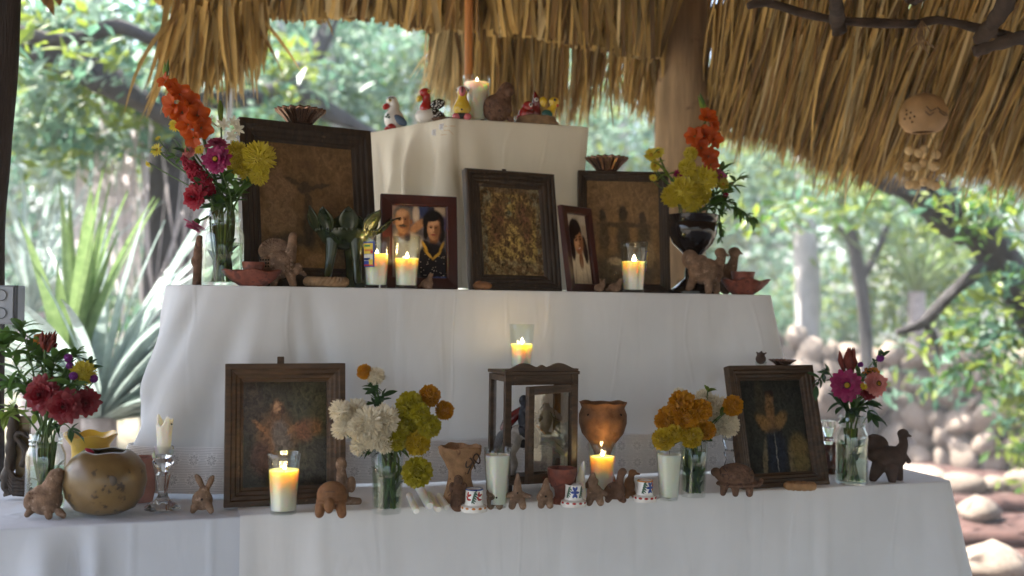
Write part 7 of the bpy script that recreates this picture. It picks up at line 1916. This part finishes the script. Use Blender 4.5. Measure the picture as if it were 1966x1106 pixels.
t = thing('plume_flower', 'dark red celosia plume at the top of the red bouquet', 'flower', at(86, 672, d)); inst('plume', plume_mesh(5, 14), t, (0, 0, 0), Quaternion((0, 1, 0), .25), 48 * d / FPX)
m = MB(); m.tube([(0, 0, 0), at(86, 760, d) - t.location, at(86, 838, d) - t.location], .0022, 6); m.build('stem', M['stem'], t)
for i, (lab, ctrl, n, sz, mk) in enumerate([
    ('leafy twig at the top left of the red bouquet', [(40, 632), (50, 660), (65, 720), (86, 838)], 18, .034, 'leaf'),
    ('leafy twig reaching to the left edge from the red bouquet', [(8, 660), (30, 700), (60, 760), (86, 838)], 26, .034, 'leaf'),
    ('low lime leaves at the left of the red bouquet', [(5, 800), (25, 790), (50, 800), (80, 838)], 22, .026, 'leaf_lime'),
    ('bushy green leaves left of the dark red dahlias', [(20, 735, .02), (45, 740, .02), (60, 770), (86, 838)], 34, .030, 'leaf'),
    ('leaves behind the plume of the red bouquet', [(70, 665, .02), (80, 700, .02), (86, 760), (86, 838)], 34, .030, 'leaf'),
    ('feathery green sprig behind the purple globes', [(145, 680, .02), (130, 710, .02), (110, 760), (90, 838)], 46, .020, 'leaf'),
    ('fine sprig right of the yellow chrysanthemum in the red bouquet', [(172, 700, .02), (150, 740, .02), (120, 790), (90, 838)], 26, .022, 'leaf_dark'),
    ('broad leaves between purple globes and dahlias', [(150, 735, -.03), (130, 745, -.03), (110, 780), (90, 838)], 14, .036, 'leaf'),
    ('hanging leaf under the right dark red dahlia', [(140, 830), (125, 815), (105, 820), (92, 840)], 8, .026, 'leaf_dark'),
    ('upright leaves in the centre of the red bouquet', [(105, 690, .01), (100, 720, .01), (92, 780), (86, 838)], 30, .030, 'leaf')]):
    sprig(lab, ctrl, d, n, sz, mk, group='greenery in ' + W_B)
# ---- C: white and yellow tumbler
vc = low(743, 984); d = (vc - EYE).dot(CW)
W_C = 'the tumbler right of the dark wooden picture'
tumbler(vc, 122, 66, 54, 'glass tumbler of white and yellow flowers left of centre', .72)
cut_stems('dark green stems packed in the white and yellow tumbler', vc, 30, .020, .10)
wh = [(654, 790, 24), (682, 792, 28), (708, 812, 34), (738, 806, 30), (724, 836, 30), (656, 824, 21), (690, 858, 19), (738, 852, 20), (690, 822, 26)]
ol = [(787, 778, 30), (778, 815, 34), (762, 846, 22), (824, 818, 26), (801, 907, 33), (806, 792, 22)]
bouquet(W_C, vc, d, (743, 868, 20),
    [('mum', 'whitepet', x, y, r, -.03 + random.uniform(-.02, .02), None) for x, y, r in wh] + [('mum', 'whitepet', 721, 722, 18, 0, (.1, -1, .4))] +
    [('marigold', 'olive_mum', x, y, r, -.02 + random.uniform(-.02, .02), None) for x, y, r in ol] + [('marigold', 'marigold', 802, 850, 28, -.02, None),
     ('marigold', 'marorange', 825, 760, 24, .01, (.4, -.8, .6)), ('marigold', 'marorange', 853, 788, 21, .01, (.8, -.8, .3)), ('marigold', 'marorange', 700, 714, 17, 0, (-.4, -1, .4))])
for (lab, ctrl, n, sz, mk) in [('fern-like leaves under the topmost white bloom', [(722, 745), (720, 770), (724, 800), (740, 870)], 22, .020, 'leaf_dark'), ('small dark leaves right of the top white stem', [(735, 760), (728, 780), (730, 820), (742, 870)], 14, .022, 'leaf_dark'), ('leaves below the white blooms at the tumbler rim', [(705, 868, -.02), (720, 862, -.02), (735, 868), (743, 880)], 10, .022, 'leaf_dark'), ('leaves between the yellow blooms of the tumbler', [(815, 800), (800, 830), (775, 850), (745, 870)], 14, .022, 'leaf')]:
    sprig(lab, ctrl, d, n, sz, mk, group='greenery in ' + W_C)
# ---- D: orange tumbler
vd = low(1331, 953); d = (vd - EYE).dot(CW)
W_D = 'the tumbler left of the lower right picture'
tumbler(vd, 112, 54, 46, 'glass tumbler of orange and white flowers right of centre', .8)
cut_stems('dark green stems packed in the orange flower tumbler', vd, 34, .019, .10)
bouquet(W_D, vd, d, (1331, 848, 18),
    [('marigold', 'marorange', x, y, r, -.03 + random.uniform(-.02, .02), None) for x, y, r in [(1310, 778, 32), (1286, 808, 32), (1318, 802, 34), (1346, 788, 25), (1356, 826, 21), (1407, 779, 23)]] +
    [('marigold', 'marigold', x, y, r, -.05, None) for x, y, r in [(1274, 844, 25), (1327, 838, 26), (1296, 832, 20)]] +
    [('mum', 'whitepet', x, y, r, .03, None) for x, y, r in [(1352, 764, 18), (1376, 782, 24), (1396, 815, 25), (1372, 815, 22), (1304, 756, 12)]])
for (lab, ctrl, n, sz, mk) in [('thin leafy stem under the rightmost orange marigold', [(1395, 790), (1370, 815), (1350, 840), (1333, 860)], 8, .018, 'leaf'), ('leaves at the rim of the orange flower tumbler', [(1355, 840, -.02), (1345, 845), (1335, 850), (1331, 865)], 12, .024, 'leaf_dark'), ('green leaf tip above the white blooms', [(1358, 742, .02), (1358, 760, .02), (1350, 800), (1333, 860)], 6, .018, 'leaf_lime')]:
    sprig(lab, ctrl, d, n, sz, mk, group='greenery in ' + W_D)
# ---- E: right jar
ve = low(1635, 929); d = (ve - EYE).dot(CW)
W_E = 'the jar beside the dark clay turkey'
jar(ve, 130, 60, 46, 28, 'clear glass flower jar beside the dark clay turkey', .6)
cut_stems('green stems standing in the right flower jar', ve, 16, .021, .13)
bouquet(W_E, ve, d, (1635, 806, 14), [('zinnia', 'magenta', 1625, 740, 32, -.04, (-.2, -1, .1)), ('zinnia', 'salmon', 1682, 737, 26, -.02, (.4, -1, .2)), ('zinnia', 'orangepet', 1676, 718, 20, 0, (.2, -.6, .9)), ('zinnia', 'deepred', 1668, 752, 18, -.01, (.2, -1, 0)), ('daisy', 'marigold', 1658, 742, 9, -.05, None), ('globe', 'pinkpet', 1690, 688, 7, 0, None), ('globe', 'purple', 1652, 700, 6, 0, None)] if False else [
    ('zinnia', 'magenta', 1625, 740, 32, -.04, (-.2, -1, .1)), ('zinnia', 'salmon', 1682, 737, 26, -.02, (.4, -1, .2)), ('zinnia', 'orangepet', 1676, 718, 20, 0, (.2, -.6, .9)), ('zinnia', 'deepred', 1668, 752, 18, -.01, (.2, -1, 0)), ('daisy', 'marigold', 1658, 742, 9, -.05, None), ('globe', 'purple', 1690, 688, 8, 0, None), ('globe', 'purple', 1652, 700, 6, 0, None)])
t = thing('plume_flower', 'rust-red celosia plume rising from the right flower jar', 'flower', at(1632, 712, d)); inst('plume', plume_mesh(9, 18), t, (0, 0, 0), None, 60 * d / FPX)
m = MB(); m.tube([(0, 0, 0), at(1634, 760, d) - t.location, at(1635, 806, d) - t.location], .0022, 6); m.build('stem', M['stem'], t)
for (lab, ctrl, n, sz, mk) in [('arching leafy twig left of the magenta zinnia', [(1568, 742), (1585, 712), (1605, 740), (1632, 810)], 16, .024, 'leaf_dark'), ('thin twig rising to the right above the salmon zinnia', [(1695, 685), (1672, 700), (1655, 740), (1637, 808)], 8, .018, 'leaf_dark'), ('broad leaves at the mouth of the right jar', [(1612, 770, -.02), (1622, 785, -.02), (1632, 795), (1635, 815)], 16, .034, 'leaf_dark'), ('hanging leaves right of the right jar mouth', [(1672, 800), (1662, 775), (1648, 785), (1637, 812)], 12, .036, 'leaf_dark'), ('upright leaves behind the zinnias of the right jar', [(1650, 720, .02), (1645, 750, .02), (1640, 780), (1636, 812)], 14, .032, 'leaf')]:
    sprig(lab, ctrl, d, n, sz, mk, group='greenery in ' + W_E)
# ---- F: black goblet
vf = mid(1329, 0.33); d = (vf - EYE).dot(CW)
W_F = 'the black goblet'
gladiolus('orange gladiolus spike rising from the black goblet', W_F, d, [(1356, 226, 18, .2, .5), (1366, 238, 15, .8, .1), (1334, 262, 18, -.6, .1), (1352, 262, 20, .1, .1), (1368, 268, 18, .6, 0), (1346, 284, 18, -.2, -.2), (1360, 300, 19, .2, -.2), (1364, 316, 15, .3, -.3)], (1347, 196), (1335, 405), vf + Vector((0, 0, .12)))
bouquet(W_F, vf, d, (1330, 406, 28), [('mum', 'mumyellow', x, y, r, -.02 + random.uniform(-.02, .01), None) for x, y, r in [(1350, 347, 29), (1311, 366, 28), (1288, 378, 21), (1328, 386, 22), (1345, 376, 20), (1320, 322, 18), (1326, 295, 14)]] +
    [('daisy', 'mumyellow', x, y, r, 0, None) for x, y, r in [(1250, 298, 17), (1264, 294, 15), (1257, 318, 13), (1254, 342, 9)]] + [('zinnia', 'pinkpet', 1382, 338, 16, 0, (.4, -1, .3)), ('zinnia', 'magenta', 1302, 336, 11, 0, None), ('comb', 'crimson', 1393, 374, 9, 0, None), ('daisy', 'olive_mum', 1388, 354, 15, -.01, None), ('zinnia', 'salmon', 1362, 322, 14, .01, None)], base_h=.12)
for (lab, ctrl, n, sz, mk) in [('trailing vine of small leaves hanging right of the black goblet', [(1448, 422), (1425, 410), (1395, 385), (1345, 405)], 44, .019, 'leaf'), ('small leaves dangling below the vine', [(1385, 462), (1382, 430), (1378, 400), (1345, 405)], 18, .018, 'leaf'), ('broad leaves at the right of the goblet bouquet', [(1416, 345), (1395, 365), (1370, 385), (1340, 406)], 16, .030, 'leaf'), ('leafy twig carrying the left small yellow blooms', [(1250, 300), (1272, 325), (1295, 350), (1325, 406)], 12, .022, 'leaf_lime'), ('green stems and leaves right of the large yellow blooms', [(1385, 330), (1378, 360), (1362, 390), (1340, 408)], 22, .030, 'leaf'), ('low leaves over the right lip of the goblet', [(1410, 400), (1395, 395), (1375, 392), (1345, 406)], 26, .020, 'leaf')]:
    sprig(lab, ctrl, d, n, sz, mk, group='greenery in ' + W_F)
